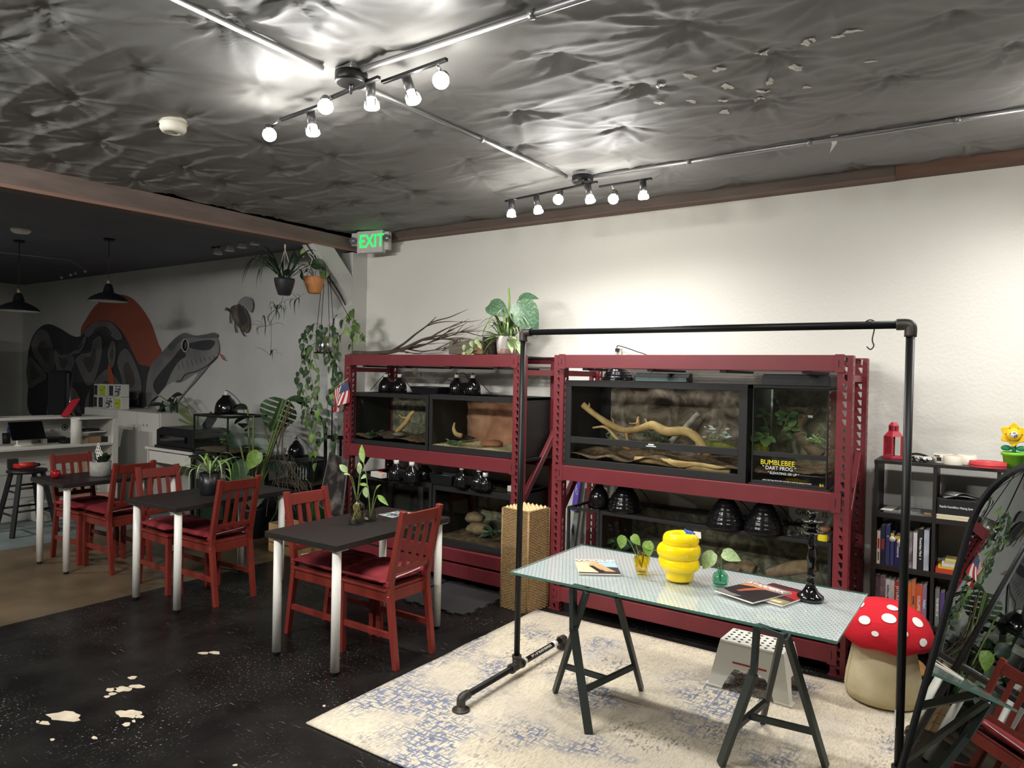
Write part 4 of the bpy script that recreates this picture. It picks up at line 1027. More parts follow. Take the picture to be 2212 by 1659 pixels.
# vases
def gmat(name, tint, rough=0.02):
    return mat(name, tint, rough, trans=1.0, ior=1.4)
m_ybub = mat('yellow_glass', (250, 214, 20), .06, spec=.6, sss=0)
p = (-1.236, 3.245, .7135)
t = thing('bubble_vase', 'glossy yellow bubble vase made of stacked rings on the glass desk', 'vase', p)
pr_ = [(0, 0), (.045, 0), (.062, .006), (.068, .02), (.067, .05)]
for zc, rr, hh in ((.086, .097, .040), (.142, .103, .042), (.196, .086, .040)):
    for k in range(9):
        a = -PI/2+PI*k/8; pr_.append((rr-.030+.030*math.cos(a)**.7 if k not in (0, 8) else rr-.026, zc+hh*.82*math.sin(a)))
pr_ = [q for q in pr_ if True]
pr_ += [(.045, .226), (.034, .228), (.03, .22), (.028, .15), (0, .15)]
bv = MB(); bv.lathe(pr_, (0, 0, 0), 40)
bv.v = [(v[0]+(.006*math.sin(v[2]*38)), v[1], v[2]+.012*(v[0]*math.cos(v[2]*25)+v[1]*math.sin(v[2]*31))*2*(v[2] > .05)) for v in bv.v]
bv.obj('body', m_ybub, t)
tb = thing('toy_clip', 'tiny blue clip with white paper tags on the rim of the yellow vase', 'clip', (-1.185, 3.25, .945))
m_blue = mat('blue_plastic', (50, 96, 190), .35)
MB().tube(smooth([(-.03, 0, .012), (-.018, 0, .006), (0, 0, .004), (.02, 0, -.002)], 4), .007, 8).obj('body', m_blue, tb)
MB().cyl((-.02, 0, .004), (-.018, -.004, -.018), .005, n=8).obj('leg', m_blue, tb); MB().cyl((-.004, 0, .002), (-.002, .004, -.018), .005, n=8).obj('leg', m_blue, tb)
MB().box(.015, .05, -.001, 0, -.004, .012).obj('tag', m_page, tb); MB().box(.017, .052, -.003, -.002, -.018, -.002).obj('tag', m_page, tb)
def cutting(t, o, base, leaves, m, size, kind='heart', sr=.002):
    for (q, d, s) in leaves:
        b = V(base); e = V(q); mid = b.lerp(e, .6)+V((0, 0, (e-b).length*.12))
        MB().tube(smooth([b, mid, e], 6), sr, 6).obj('stem', m_stem, t)
        leaf(t, kind, e, d, size*s, m, up=(.2, -.8, .6))
p = (-1.427, 3.24, .7135)
t = thing('bud_vase', 'small amber-yellow textured glass vase with a pothos sprig', 'vase', p)
m_amber = pane_mat('amber_glass', (252, 240, 140), 2.4, .05)
MB().lathe([(.026, 0), (.03, .004), (.04, .075), (.034, .082), (.018, .09), (.02, .105), (.026, .112), (.022, .112), (.015, .1), (.03, .075), (.024, .01), (0, .01)], (0, 0, 0), 28).obj('glass', m_amber, t)
cutting(t, p, (0, 0, .03), [((-.095, -.01, .175), (-.25, -.2, -1), .95), ((-.055, .0, .18), (.75, -.2, -.5), .8), ((.03, 0, .165), (.25, -.4, -.9), 1.0), ((.02, -.01, .15), (1, -.1, -.4), .6)], m_lf3, .075)
MB().tube(smooth([(0, 0, .1), (.03, 0, .125), (.07, 0, .125), (.1, 0, .12)], 5), .002, 6).obj('tendril', m_stem, t)
p = (-1.047, 3.28, .7135)
t = thing('bud_vase', 'round green glass bottle with two pale leaves on the glass desk', 'vase', p)
m_teal = pane_mat('teal_glass', (198, 240, 224), 2.4, .03)
MB().lathe([(.03, 0), (.036, .005), (.037, .035), (.032, .055), (.018, .066), (.014, .072), (.017, .082), (.013, .082), (.011, .07), (.028, .05), (.031, .01), (0, .008)], (0, 0, 0), 28).obj('glass', m_teal, t)
cutting(t, p, (0, 0, .02), [((-.03, 0, .15), (-.55, -.3, -.75), 1.15), ((.005, .0, .155), (1, -.1, -.1), 1.0)], m_lf4, .085)
p = (-.662, 3.335, .7135)
t = thing('candlestick', 'glossy black turned candlestick with two drip trays on the glass desk', 'candlestick', p)
m_gblk = mat('gloss_black', (10, 10, 11), .06, coat=1.)
MB().lathe([(0, 0), (.056, 0), (.058, .006), (.056, .016), (.048, .022), (.034, .034), (.022, .055), (.017, .07), (.021, .078), (.016, .086), (.014, .1), (.02, .108), (.014, .118), (.016, .15), (.021, .185), (.017, .215), (.013, .23), (.02, .24), (.013, .25), (.015, .27), (.013, .278), (.016, .29)], (0, 0, 0), 28).obj('stem', m_gblk, t)
MB().lathe([(.012, .285), (.03, .29), (.045, .3), (.047, .304), (.03, .3), (.02, .31), (.022, .335), (0, .335)], (0, 0, 0), 28).obj('lower_cup', m_gblk, t)
MB().lathe([(.018, .335), (.03, .338), (.043, .345), (.044, .349), (.02, .345), (.013, .352), (.018, .372), (.024, .388), (.02, .388), (.012, .365), (0, .365)], (0, 0, 0), 28).obj('upper_cup', m_gblk, t)
MB().lathe([(.02, .312), (.034, .316), (.045, .323), (.03, .321), (0, .32)], (0, 0, 0), 28).obj('tray', m_gblk, t)

# items on the nearest cafe table
m_clear = pane_mat('bottle_glass', (222, 228, 218), 2.6)
m_water = pane_mat('water', (244, 246, 234), .3)
p = (-3.262, 3.075, .7342)
t = thing('bottle_vase', 'clear square-shouldered bottle with rooted cuttings on the nearest black table', 'vase', p)
MB().lathe([(.044, 0), (.049, .004), (.05, .02), (.05, .105), (.044, .125), (.02, .142), (.016, .15), (.016, .185), (.02, .19), (.016, .19)], (0, 0, 0), 28).obj('glass', m_clear, t)
MB().lathe([(.036, .006), (.041, .01), (.041, .1), (0, .1)], (0, 0, 0), 24).obj('water', m_water, t)
rr = random.Random(4)
for k in range(9):
    a = rr.uniform(0, 6.28); pts = [(0, 0, .14)]
    for j in range(4): pts.append((.03*math.cos(a+j*.9)*rr.uniform(.4, 1), .03*math.sin(a+j*.9)*rr.uniform(.4, 1), .11-.028*j))
    MB().tube(smooth(pts, 4), .0018, 5).obj('root', mat('root_tan', (178, 154, 96), .8), t)
cutting(t, p, (0, 0, .14), [((-.055, -.03, .32), (-.3, -.4, .5), .9), ((-.02, -.03, .3), (.1, -.6, .3), .9), ((.02, .0, .31), (.2, -.3, .6), .95), ((.06, -.02, .3), (.7, -.4, .2), .8), ((.075, 0, .24), (.2, -.2, -1), .9), ((.0, .03, .33), (-.2, -.2, .8), .7)], m_lf4, .075, 'oval')
p = (-3.268, 3.2, .7342)
t = thing('flask_vase', 'clear conical flask with leafy cuttings on the nearest black table', 'vase', p)
MB().lathe([(.038, 0), (.044, .006), (.042, .02), (.017, .11), (.015, .135), (.019, .141), (.015, .141)], (0, 0, 0), 28).obj('glass', m_clear, t)
MB().lathe([(.039, .006), (.036, .03), (0, .03)], (0, 0, 0), 24).obj('water', m_water, t)
MB().box(.0, .022, -.038, -.036, .03, .045).obj('label', m_page, t, rot=(.35, 0, 0))
cutting(t, p, (0, 0, .01), [((-.07, 0, .36), (-.35, 0, 1), 1.6), ((.04, 0, .2), (.6, -.3, .6), .8), ((.06, 0, .17), (.9, -.2, -.35), 1.3), ((-.03, 0, .22), (-.9, -.3, .2), .9)], m_lf3, .08, 'lance', .003)
t = thing('photo_cards', 'spread of black and white photo cards on the nearest black table', 'cards', (-3.3, 3.45, .7345), -.1)
for i in range(8):
    x = -.06+(i % 2)*.075; y = -.09+(i//2)*.05
    MB().box(x, x+.07, y, y+.045, 0, .0012+.0002*i).obj('card', mat('card_grey%d' % (i % 3), ((214, 216, 216), (90, 100, 102), (150, 176, 172))[i % 3], .25, col2=((60, 62, 64), (206, 208, 208), (40, 44, 46))[i % 3], vscale=30, thr=(.42, .56)), t)
# spider plant on the middle table
m_blkpot = mat('black_pot', (24, 24, 25), .35)
p = (-4.87, 3.1, .7342)
t = thing('potted_spider_plant', 'spider plant in a black pot on the middle black table', 'potted plant', p)
MB().lathe([(.06, 0), (.066, .006), (.076, .165), (.072, .165), (.068, .15), (0, .15)], (0, 0, 0), 24).obj('pot', m_blkpot, t)
rr = random.Random(8)
for k in range(20):
    a = k*2.4; leaf(t, 'strap', (0, 0, .155), (math.cos(a), math.sin(a), rr.uniform(.0, 1.1)), rr.uniform(.17, .30), m_lf4 if k % 3 else m_lf3, ws=1.25)
# grey pot with honeycomb trellis, red apple
p = (-6.385, 3.03, .7342)
t = thing('planter', 'round grey concrete planter with a white honeycomb trellis', 'planter', p)
MB().lathe([(.07, 0), (.08, .004), (.084, .125), (.075, .125), (.072, .11), (0, .11)], (0, 0, 0), 26).obj('pot', mat('concrete', (150, 148, 142), .85, var=.12, vscale=30, bump=.3), t)
m_wtrel = mat('white_trellis', (232, 228, 220), .5)
def hexring(cx, cz, r=.0165):
    pts = [(cx+r*math.cos(PI/6+k*PI/3), -.02, cz+r*math.sin(PI/6+k*PI/3)) for k in range(7)]
    MB().tube(pts, .003, 6).obj('honeycomb_cell', m_wtrel, t)
for cx, cz in ((-.035, .155), (.0, .155), (.035, .14), (-.018, .183), (.018, .183), (-.035, .212), (.0, .212), (.052, .168), (-.018, .24), (.018, .24), (.035, .212), (.053, .2), (-.035, .265) if False else (0, .268), (.018, .128), (-.018, .128)): hexring(cx, cz)
rr = random.Random(2)
for k in range(9):
    a = k*2.4; leaf(t, 'oval', (.03*math.cos(a)+.03, .03*math.sin(a), .11), (math.cos(a)*.5, math.sin(a)*.5, 1), rr.uniform(.06, .11), m_lf5)
p = (-6.49, 2.72, .7342)
t = thing('red_apple', 'glossy red apple ornament on the farthest left table', 'ornament', p)
MB().lathe([(0, .006), (.02, .0), (.036, .015), (.042, .038), (.036, .062), (.018, .07), (.006, .064), (0, .06)], (0, 0, 0), 22).obj('body', mat('apple_red', (150, 16, 28), .12, coat=.8), t)
MB().cyl((0, 0, .06), (.004, 0, .08), .003, n=6).obj('stem', m_brstem, t)

# ---------------------------------------------------------------- pipe clothes rack
m_pipe = mat('black_pipe', (26, 26, 27), .42, metal=.4, spec=.5)
m_iron = mat('iron_fitting', (72, 68, 64), .5, metal=.6, var=.2, vscale=30)
t = thing('clothes_rack', 'tall black iron-pipe clothes rack standing over the glass desk', 'clothes rack', (0, 0, 0))
XL, XR, YP, ZB, ZT = -2.155, -.293, 3.24, .072, 1.915
MB().cyl((XL, YP, ZT), (XR, YP, ZT), .0165, n=16).obj('rail', m_pipe, t)
for x in (XL, XR):
    MB().cyl((x, YP, ZB), (x, YP, ZT), .0165, n=16).obj('post', m_pipe, t)
    MB().cyl((x, YP-.46, ZB), (x, YP+.49, ZB), .0165, n=16).obj('base_pipe', m_pipe, t)
    s = 1 if x == XL else -1
    e = MB(); e.tube(smooth([(x+s*.05, YP, ZT), (x+s*.012, YP, ZT-.001), (x, YP, ZT-.012), (x, YP, ZT-.05)], 5), .023, 14); e.obj('elbow', m_iron, t)
    m = MB(); m.cyl((x, YP-.045, ZB), (x, YP+.045, ZB), .024, n=14); m.cyl((x, YP, ZB), (x, YP, ZB+.05), .024, n=14); m.cyl((x, YP, ZB+.045), (x, YP, ZB+.06), .027, n=14)
    m.cyl((x, YP-.055, ZB), (x, YP-.04, ZB), .027, n=14); m.cyl((x, YP+.04, ZB), (x, YP+.055, ZB), .027, n=14); m.obj('tee', m_iron, t)
    for sg_, ye in ((-1, YP-.49), (1, YP+.52)):
        e = MB(); e.tube(smooth([(x, ye-sg_*.055, ZB), (x, ye-sg_*.012, ZB), (x, ye, ZB-.012), (x, ye, ZB-.05)], 5), .023, 14); e.obj('elbow', m_iron, t)
        f = MB(); f.lathe([(.044, .0125), (.045, .016), (.043, .019), (.024, .021), (.024, .034), (.02, .034)], (x, ye, 0), 24); f.obj('flange', m_iron, t)
m_stk = mat('white_sticker', (220, 220, 216), .6)
for ya, w_ in ((3.3, .03), (3.62, .04)): MB().tube([(XL, ya, ZB), (XL, ya+w_, ZB)], .0172, 16).obj('sticker', m_stk, t)
text('pipe_print', '3/4" x 36" BLACK SEAMLESS', MATS['white_paint_pen'], t, (XL+.0125, 3.48, ZB+.0125), .018, rot=(PI/4, 0, PI/2))
MB().box(XR-.0175, XR-.012, YP-.0175, YP-.010, .29, .36).obj('sticker', m_stk, t)
h = thing('s_hook', 'small metal S hook hanging on the rail of the clothes rack', 'hook', (-.44, YP, ZT))
MB().tube(smooth([(-.018, 0, -.005), (-.018, 0, .012), (0, 0, .022), (.02, 0, .010), (.016, 0, -.02), (.01, 0, -.06), (.016, 0, -.085), (.004, 0, -.1), (-.01, 0, -.088)], 5), .0028, 7).obj('wire', m_iron, h)

# ---------------------------------------------------------------- step stool
m_stool = mat('white_stool_plastic', (222, 222, 212), .4)
t = thing('step_stool', 'white plastic step stool with black grip dots under the glass desk', 'step stool', (-1.045, 3.93, .0125), -.03)
A, B_ = (.215, .15), (.165, .105); Hs = .25
def lp(z):
    k = z/Hs; return (A[0]+(B_[0]-A[0])*k, A[1]+(B_[1]-A[1])*k)
def sidepanel(axis, sgn):
    m = MB(); n = 14; outer = []; prof = []
    hw0 = 1 if axis == 'y' else 0
    # arch opening
    z_arch = .115; vs = []; cols = [-1, -.98, -.64, -.6, -.5, -.4, 0, .4, .5, .6, .64, .98, 1]
    def lower(u):
        a = abs(u)
        if a >= .61: return 0
        if a >= .55: return .04
        return z_arch if a < .45 else .085
    for u in cols:
        for z in (lower(u), Hs):
            hx, hy = lp(z)
            vs.append((u*hx, sgn*hy, z) if axis == 'y' else (sgn*hx, u*hy, z))
    m.add(vs, [(2*i, 2*i+2, 2*i+3, 2*i+1) for i in range(len(cols)-1)])
    return m
b = MB()
for ax in ('x', 'y'):
    for s in (-1, 1):
        k = sidepanel(ax, s); b.add(k.v, k.f)
b.obj('body', m_stool, t, solid=.004)
MB().box(-B_[0]-.004, B_[0]+.004, -B_[1]-.004, B_[1]+.004, Hs-.012, Hs).obj('top_plate', m_stool, t, bevel=.008)
for sx in (-1, 1):
    for sy in (-1, 1):
        MB().prism([(sx*.135, sy*.152), (sx*.225, sy*.152), (sx*.228, sy*.145), (sx*.228, sy*.09), (sx*.2, sy*.09), (sx*.2, sy*.138), (sx*.135, sy*.138)], 'z', .0, .012).obj('foot_flange', m_stool, t, bevel=.003)
m_dot = mat('grip_dot', (40, 42, 40), .8)
for i in range(9):
    for j in range(5 if i % 2 == 0 else 4):
        x = -.14+i*.035; y = (-.084+j*.042) if i % 2 == 0 else (-.063+j*.042)
        MB().lathe([(.0085, 0), (.0085, .0012), (0, .0012)], (x, y, Hs), 12).obj('grip_dot', m_dot, t)
MB().add([(-.09, -.1275, .143), (.09, -.1275, .143), (.09, -.1262, .152), (-.09, -.1262, .152)], [(0, 1, 2, 3)]).obj('warning_stripe', mat('warning_red', (170, 40, 44), .5), t)
for s in (-1, 1): MB().lathe([(.012, 0), (.012, .002), (0, .002)], (0, 0, 0), 14).obj('hand_hole', m_dot, t, loc=(s*.191, 0, .16), rot=(0, s*1.37, 0))

# ---------------------------------------------------------------- mushroom pouf
t = thing('mushroom_pouf', 'toadstool pouf with red white-dotted cap and cream stalk', 'pouf', (-.462, 4.2, .0125))
m_stalk = mat('cream_plush', (214, 202, 168), .95, col2=(184, 168, 126), vscale=5, bump=.15, bscale=30)
m_cap = mat('red_plush', (200, 24, 40), .9, var=.1, vscale=5, bump=.2, bscale=60)
st = MB(); st.lathe([(.0, 0), (.15, 0), (.178, .012), (.186, .05), (.18, .12), (.165, .2), (.152, .27), (.142, .33)], (0, 0, 0), 36); st.obj('stalk', m_stalk, t)
for k in range(4):
    a = k*PI/2+.5; MB().tube([(r*math.cos(a), r*math.sin(a), z) for r, z in ((.179, .012), (.187, .05), (.181, .12), (.166, .2), (.151, .27))], .0025, 5).obj('seam', m_stalk, t)
capz = lambda r: .30+.215*(1-(r/.225)**2.4)**.62 if r < .225 else .30
cp = [(.0, .325), (.12, .32), (.17, .305), (.2, .305), (.222, .322), (.229, .345)]
for k in range(1, 13):
    a = k/12*PI/2; cp.append((.229*math.cos(a)**.8, .345+.17*math.sin(a)))
cp[-1] = (0, cp[-1][1])
cm = MB(); cm.lathe(cp, (0, 0, 0), 44)
def wob(v): 
    r = math.hypot(v[0], v[1]); a = math.atan2(v[1], v[0]); k = 1+.018*math.sin(5*a)*(v[2] < .37)
    return (v[0]*k, v[1]*k, v[2]+.10*v[0]*(-.25)+.006*math.sin(7*a)*(v[2] < .34))
cm.v = [wob(v) for v in cm.v]
co = cm.obj('cap', m_cap, t)
m_wdot = mat('white_felt', (236, 234, 228), .9)
def capp(th, ph):
    """point on the cap: angle around, elevation angle"""
    v = (.229*math.cos(ph)**.8*math.cos(th), .229*math.cos(ph)**.8*math.sin(th), .345+.17*math.sin(ph)); return V(wob(v))
def dot(th, ph, r):
    c = capp(th, ph); e1 = (capp(th+.02, ph)-c).normalized(); e2 = (capp(th, ph+.02)-c).normalized()
    vs = [c]; n = 16
    for k in range(n):
        a = 2*PI*k/n
        dth = r*math.cos(a)/max(.06, .229*math.cos(ph)**.8); dph = r*math.sin(a)/.222
        vs.append(capp(th+dth, max(.02, min(1.5, ph+dph))))
    nn = e1.cross(e2).normalized()
    if nn.dot(c-V((0, 0, .35))) < 0: nn = -nn
    MB().add([v+nn*.0035 for v in vs], [(0, 1+k, 1+(k+1) % n) for k in range(n)], 0, True).obj('dot', m_wdot, co)
for th, ph, r in ((-1.95, .62, .03), (-1.35, .85, .034), (-1.65, .32, .017), (-2.5, 1.0, .03), (-.5, .75, .033), (-.6, .2, .026), (-1.1, 1.25, .026), (1.2, .9, .03), (2.6, .7, .03), (2.9, .3, .024), (.3, .5, .03), (1.9, .4, .025), (-2.7, .35, .022), (.9, .25, .02), (-1.05, .45, .022)):
    dot(th, ph, r)

# ---------------------------------------------------------------- wicker basket with egg trays
t = thing('wicker_basket', 'tall square woven wicker basket between the red racks', 'basket', (-2.795, 4.285, 0), -.10)
m_wick = mat('wicker', (172, 142, 98), .8, col2=(104, 80, 50), vscale=60, stretch=(1, 1, 5), thr=(.3, .75))
bw, bh, rows, ncol = .122, .72, 74, 12
def wick(side):
    def f(u, v):
        a = -bw+2*bw*u; z = bh*v; ro_ = v*rows; k = int(ro_)
        d = .0035*math.sqrt(abs(math.sin(PI*ro_)))+.0028*math.cos(2*PI*ncol*u/2+PI*(k % 2))
        w2 = bw*(1-.02*v)+d
        a *= (1-.02*v)
        return {0: (a, -w2, z), 1: (w2, a, z), 2: (-a, w2, z), 3: (-w2, -a, z)}[side]
    return f
for s in range(4): MB().grid(wick(s), 48, rows*4).obj('woven_side', m_wick, t, fix=False)
for sx in (-1, 1):
    for sy in (-1, 1): MB().cyl((sx*bw, sy*bw, 0), (sx*bw*.98, sy*bw*.98, bh), .008, n=8).obj('corner_cane', m_wick, t)
MB().box(-bw, bw, -bw, bw, .002, .01).obj('bottom', m_wick, t)
MB().tube([(-bw*.98, -bw*.98, bh), (bw*.98, -bw*.98, bh), (bw*.98, bw*.98, bh), (-bw*.98, bw*.98, bh), (-bw*.98, -bw*.98, bh)], .006, 8).obj('rim', m_wick, t)
m_egg = mat('egg_cardboard', (222, 194, 146), .9, var=.08, vscale=20)
t2 = thing('egg_trays', 'pale cardboard egg trays filling the top of the wicker basket', 'egg trays', (-2.795, 4.285, 0), -.10)
for k in range(3):
    z0 = .705-k*.018
    MB().grid(lambda u, v: (-.117+.234*u, -.117+.234*v, z0+.034*(abs(math.sin(u*6*PI))*abs(math.sin(v*6*PI)))**1.5), 60, 60).obj('egg_tray', m_egg, t2, fix=False)
MB().box(-.11, .11, -.11, .11, .02, .64).obj('stack', m_egg, t2)
# ---------------------------------------------------------------- bookcase
m_shelf = mat('black_brown_shelf', (40, 37, 36), .5, spec=.4, var=.1, vscale=6)
BX0, BX1, BY0, BY1 = -.592, .33, 4.69, 5.0
t = thing('bookcase', 'open black cube bookcase against the white wall, right of the racks', 'bookcase', (BX0, BY0, 0))
W = BX1-BX0; D = BY1-BY0; th = .018; ZS = [1.22, .912, .602, .292, .03]
xs = [0, .301, .602, W-th]
for x in xs: MB().box(x, x+th, 0, D, 0, 1.22-.018).obj('upright', m_shelf, t, bevel=.001)
MB().box(-.002, W+.002, -.003, D, 1.202, 1.22).obj('top_board', m_shelf, t, bevel=.001)
for z in ZS[1:]:
    for k in range(3): MB().box(xs[k]+th, xs[k+1], .002, D, z-.03 if z > .1 else z-.02, z).obj('shelf_board', m_shelf, t, bevel=.001)
for k in range(3): MB().box(xs[k]+th, xs[k+1], D-.006, D, .03, .262).obj('back_board', m_shelf, t)
bn = [0]
def book(label, x, z, w, h, d, col, title=None, tcol=None, y=4.705, lie=False, pages=(206, 198, 178), ts=None, col2=None, name='book', grp=None, dirn=-1):
    """standing book: spine towards the room; lying book: spine along x"""
    t = thing(name, label, 'book', (x, y, z+.001), 0, grp); bn[0] += 1
    mc = mat('cover_%02d' % bn[0], col, .45, col2=col2, vscale=14, thr=(.4, .6)) if col2 else mat('cover_%02d' % bn[0], col, .45)
    mp = mat('book_pages', (206, 198, 178), .9)
    if not lie:
        MB().box(.002, w-.002, .003, d-.004, .003, h-.003).obj('pages', mp, t)
        c = MB(); c.box(0, w, 0, .003, 0, h); c.box(0, .002, .003, d, 0, h); c.box(w-.002, w, .003, d, 0, h); co = c.obj('cover', mc, t)
        if title: text('title', title, tcol, co, (w/2, -.0008, h*.52), ts or w*.62, rot=(PI/2, PI/2, 0), depth=.0002, bold=.0003)
    else:
        MB().box(.003, w-.003, .003, d-.003, .002, h-.002).obj('pages', mp, t)
        c = MB(); c.box(0, w, 0, .003, 0, h); c.box(0, w, .003, d, 0, .002); c.box(0, w, .003, d, h-.002, h); co = c.obj('cover', mc, t)
        if title: text('title', title, tcol, co, (w*.62, -.0008, h*.5), ts or h*.72, rot=(PI/2, 0, 0), depth=.0002, bold=.0003)
    return t
k_w, k_b = mat('title_white', (232, 230, 224), .5), mat('title_black', (30, 28, 28), .5)
k_r = mat('title_red', (170, 46, 40), .5); k_y = mat('title_yellow', (228, 204, 110), .5); k_s = mat('title_silver', (170, 170, 180), .5)
z2, z3, z4 = .602, .292, .03
x = -.57
for lab, w, h, col, ti, tc_, ts in (
    ('cream paperback with red spine print, first in the dictionary row', .017, .195, (214, 204, 186), 'A WORLD HISTORY', k_r, None),
    ('dark navy hardback beside the cream paperback, dictionary row', .022, .232, (38, 50, 74), 'ATLAS', k_s, None),
    ('tall blue hardback in the middle of the dictionary row', .022, .236, (52, 62, 104), 'WORDS', k_s, None),
    ('thin blue and cream book next to the thick dictionary', .018, .19, (62, 66, 110), 'GUIDE', k_y, None),
    ('thick navy Dictionary Thesaurus paperback with yellow top', .056, .178, (34, 42, 96), 'Dictionary\nThesaurus', k_w, .019)):
    b = book(lab, x, z2, w, h, .19, col, ti if ti in ('Dictionary\nThesaurus',) else None, tc_, ts=ts)
    if 'thick' in lab:
        MB().box(0, w, -.0006, 0, h-.02, h).obj('cover_band', mat('band_yellow', (220, 186, 60), .5), b)
        MB().lathe([(.017, 0), (.017, .0012), (0, .0012)], (0, 0, 0), 20).obj('badge', k_w, b, loc=(w/2, -.0004, h-.034), rot=(PI/2, 0, 0))
    elif 'thin blue' in lab:
        for za in (.03, .1, .16): MB().box(.003, w-.003, -.0006, 0, za, za+.045 if za < .16 else za+.02).obj('spine_panel', k_y, b)
    elif 'cream' in lab:
        MB().box(.004, w-.004, -.0006, 0, .09, .15).obj('spine_panel', k_r, b); MB().box(.006, w-.006, -.0006, 0, .02, .07).obj('spine_panel', k_b, b)
    else: MB().box(.006, w-.006, -.0006, 0, h*.7, h*.74).obj('spine_panel', k_s, b)
    x += w+.0035
x = -.424
for lab, w, h, col, col2, ti, tc_ in (
    ('black magazine with white print behind the clothes rack post, upper book row', .008, .238, (30, 30, 30), None, 'THE ART OF SCIENCE OF CLASSIC SONGS', k_w),
    ('grey photo-spine book left of the white book in the upper book row', .026, .205, (150, 148, 146), (70, 66, 64), None, None),
    ('plain white spine book in the upper book row', .02, .21, (208, 206, 208), None, None, None),
    ('black book titled in white gothic letters in the upper book row', .026, .235, (32, 32, 34), None, 'Powerless Mind  4', k_w),
    ('pale blue-grey book at the right end of the upper book row', .026, .232, (186, 192, 200), (150, 164, 178), None, None)):
    book(lab, x, z2, w, h, .2, col, ti, tc_, col2=col2, ts=.017 if ti and 'Mind' in ti else None); x += w+.004
# lying books, third column
zz_ = z2
for lab, w, h, d, col, ti, tc_, dx in (
    ('bottom orange-red book lettered A is for A in the second column', .235, .026, .2, (196, 70, 50), 'A is for A', k_y, 0),
    ('thin yellow book lying on the orange-red one', .21, .012, .18, (226, 190, 50), None, None, .012),
    ('white paperback lying in the small pile of the second column', .2, .02, .16, (220, 212, 206), 'abc', k_b, .03),
    ('top greenish-yellow book of the pile in the second column', .17, .016, .14, (196, 186, 120), None, None, .045)):
    book(lab, -.268+dx, zz_, w, h, d, col, ti, tc_, lie=True, ts=None, y=4.70); zz_ += h+.001
x = -.572
for lab, w, h, col, col2, ti, tc_ in (
    ('dark mauve book first in the row of the STOKES BIRD book', .024, .245, (104, 82, 86), (74, 58, 64), None, None),
    ('dark purple-brown book second in the row of the STOKES BIRD book', .028, .24, (98, 66, 76), (140, 120, 122), None, None),
    ('white spine book with black capitals left of STOKES BIRD', .024, .226, (206, 204, 200), None, 'GUERILLA MARKETING', k_b),
    ('grey-white spine book touching the STOKES BIRD book', .02, .222, (196, 196, 190), None, 'WORDCRAFT', k_s),
    ('red STOKES BIRD field guide on the low shelf', .036, .22, (178, 52, 44), None, '|STOKES BIRD', k_w),
    ('thin dark book right of STOKES BIRD behind the pipe post', .024, .22, (60, 50, 48), None, None, None),
    ('plain orange book left of the narrow tan one, low shelf', .024, .225, (216, 116, 54), (200, 96, 40), None, None),
    ('narrow tan-orange book between the orange one and COLLAPSE', .02, .245, (196, 110, 72), None, 'HUNGER', k_b),
    ('orange COLLAPSE book on the low shelf', .032, .22, (198, 84, 46), None, 'COLLAPSE', k_w),
    ('blue and mauve book right of COLLAPSE', .022, .222, (110, 120, 160), (160, 100, 104), 'Finding It', k_w)):
    book(lab, x, z3, w, h, .2, col, ti, tc_, col2=col2, ts=.026 if ti and 'STOKES' in ti else (.019 if ti == 'COLLAPSE' else None)); x += w+.0012
x = -.266
for lab, w, h, col, ti, tc_ in (
    ('grey book with white spine print, first in the low second column', .022, .215, (110, 112, 108), 'THE HISTORY OF', k_w),
    ('purple spine book in the low second column', .022, .2, (84, 66, 116), None, None),
    ('black and orange spine book beside the purple one', .02, .19, (60, 40, 44), 'The Art of Power', k_y),
    ('tan-gold lettered book in the low second column', .028, .205, (198, 164, 92), 'Museum', k_b),
    ('pale yellow book last in the low second column', .022, .205, (214, 202, 120), None, None)):
    book(lab, x, z3, w, h, .2, col, ti, tc_); x += w+.003
x = -.262
for lab, w, h, col in (('green spine book on the lowest shelf by the toadstool', .022, .2, (80, 92, 64)), ('cream spine book on the lowest shelf by the toadstool', .018, .21, (206, 196, 170)),
                       ('white spine book on the lowest shelf by the toadstool', .016, .2, (210, 210, 206))):
    book(lab, x, z4, w, h, .2, col); x += w+.003
t = thing('wood_slice', 'small round wood slice on the lowest bookcase shelf', 'wood slice', tuple(at(1972, 1450, y=4.66)))
MB().cyl((0, 0, 0), (.02, -.02, .04), .055, n=20).obj('slice', mat('wood_slice', (172, 124, 70), .7, var=.25, vscale=20), t)

# upper compartment: folders, box
zsh = .912
t = thing('folder', 'grey cardboard folder lying on the upper bookcase shelf', 'folder', (-.42, 4.83, zsh), .08)
MB().box(-.13, .13, -.11, .11, 0, .008).obj('cover', mat('folder_grey', (120, 120, 118), .7), t)
MB().box(-.05, .06, -.06, .06, .008, .0095).obj('label_panel', mat('folder_pale', (170, 172, 172), .6), t)
t = thing('paper_sheets', 'pale loose sheets under the grey folder', 'paper', (-.43, 4.80, zsh+.0095), -.12)
MB().box(-.12, -.06, -.09, .09, 0, .003).obj('sheet', m_page, t)
t = thing('postcard', 'small yellow and pink card leaning at the front of the upper shelf', 'card', (-.315, 4.735, zsh), -.2)
MB().box(-.018, .018, -.03, .03, 0, .002).obj('card', mat('card_yellow', (210, 186, 90), .5, col2=(190, 130, 120), vscale=30), t, rot=(.5, 0, .3))
bx0 = -.283+.012
t = thing('product_box', 'black box printed Reptile Humidifiers Misting System', 'box', (bx0, 4.71, zsh+.028))
MB().box(0, .205, 0, .2, 0, .085).obj('carton', mat('carton_black', (38, 38, 40), .4), t, bevel=.002)
text('lettering', 'Reptile Humidifiers Misting System', m_wht_p, t, (.1, -.0012, .042), .0175, sx=.7, bold=.0002)
t = thing('paper_pad', 'cream paper pad under the black misting box', 'paper pad', (bx0, 4.70, zsh))
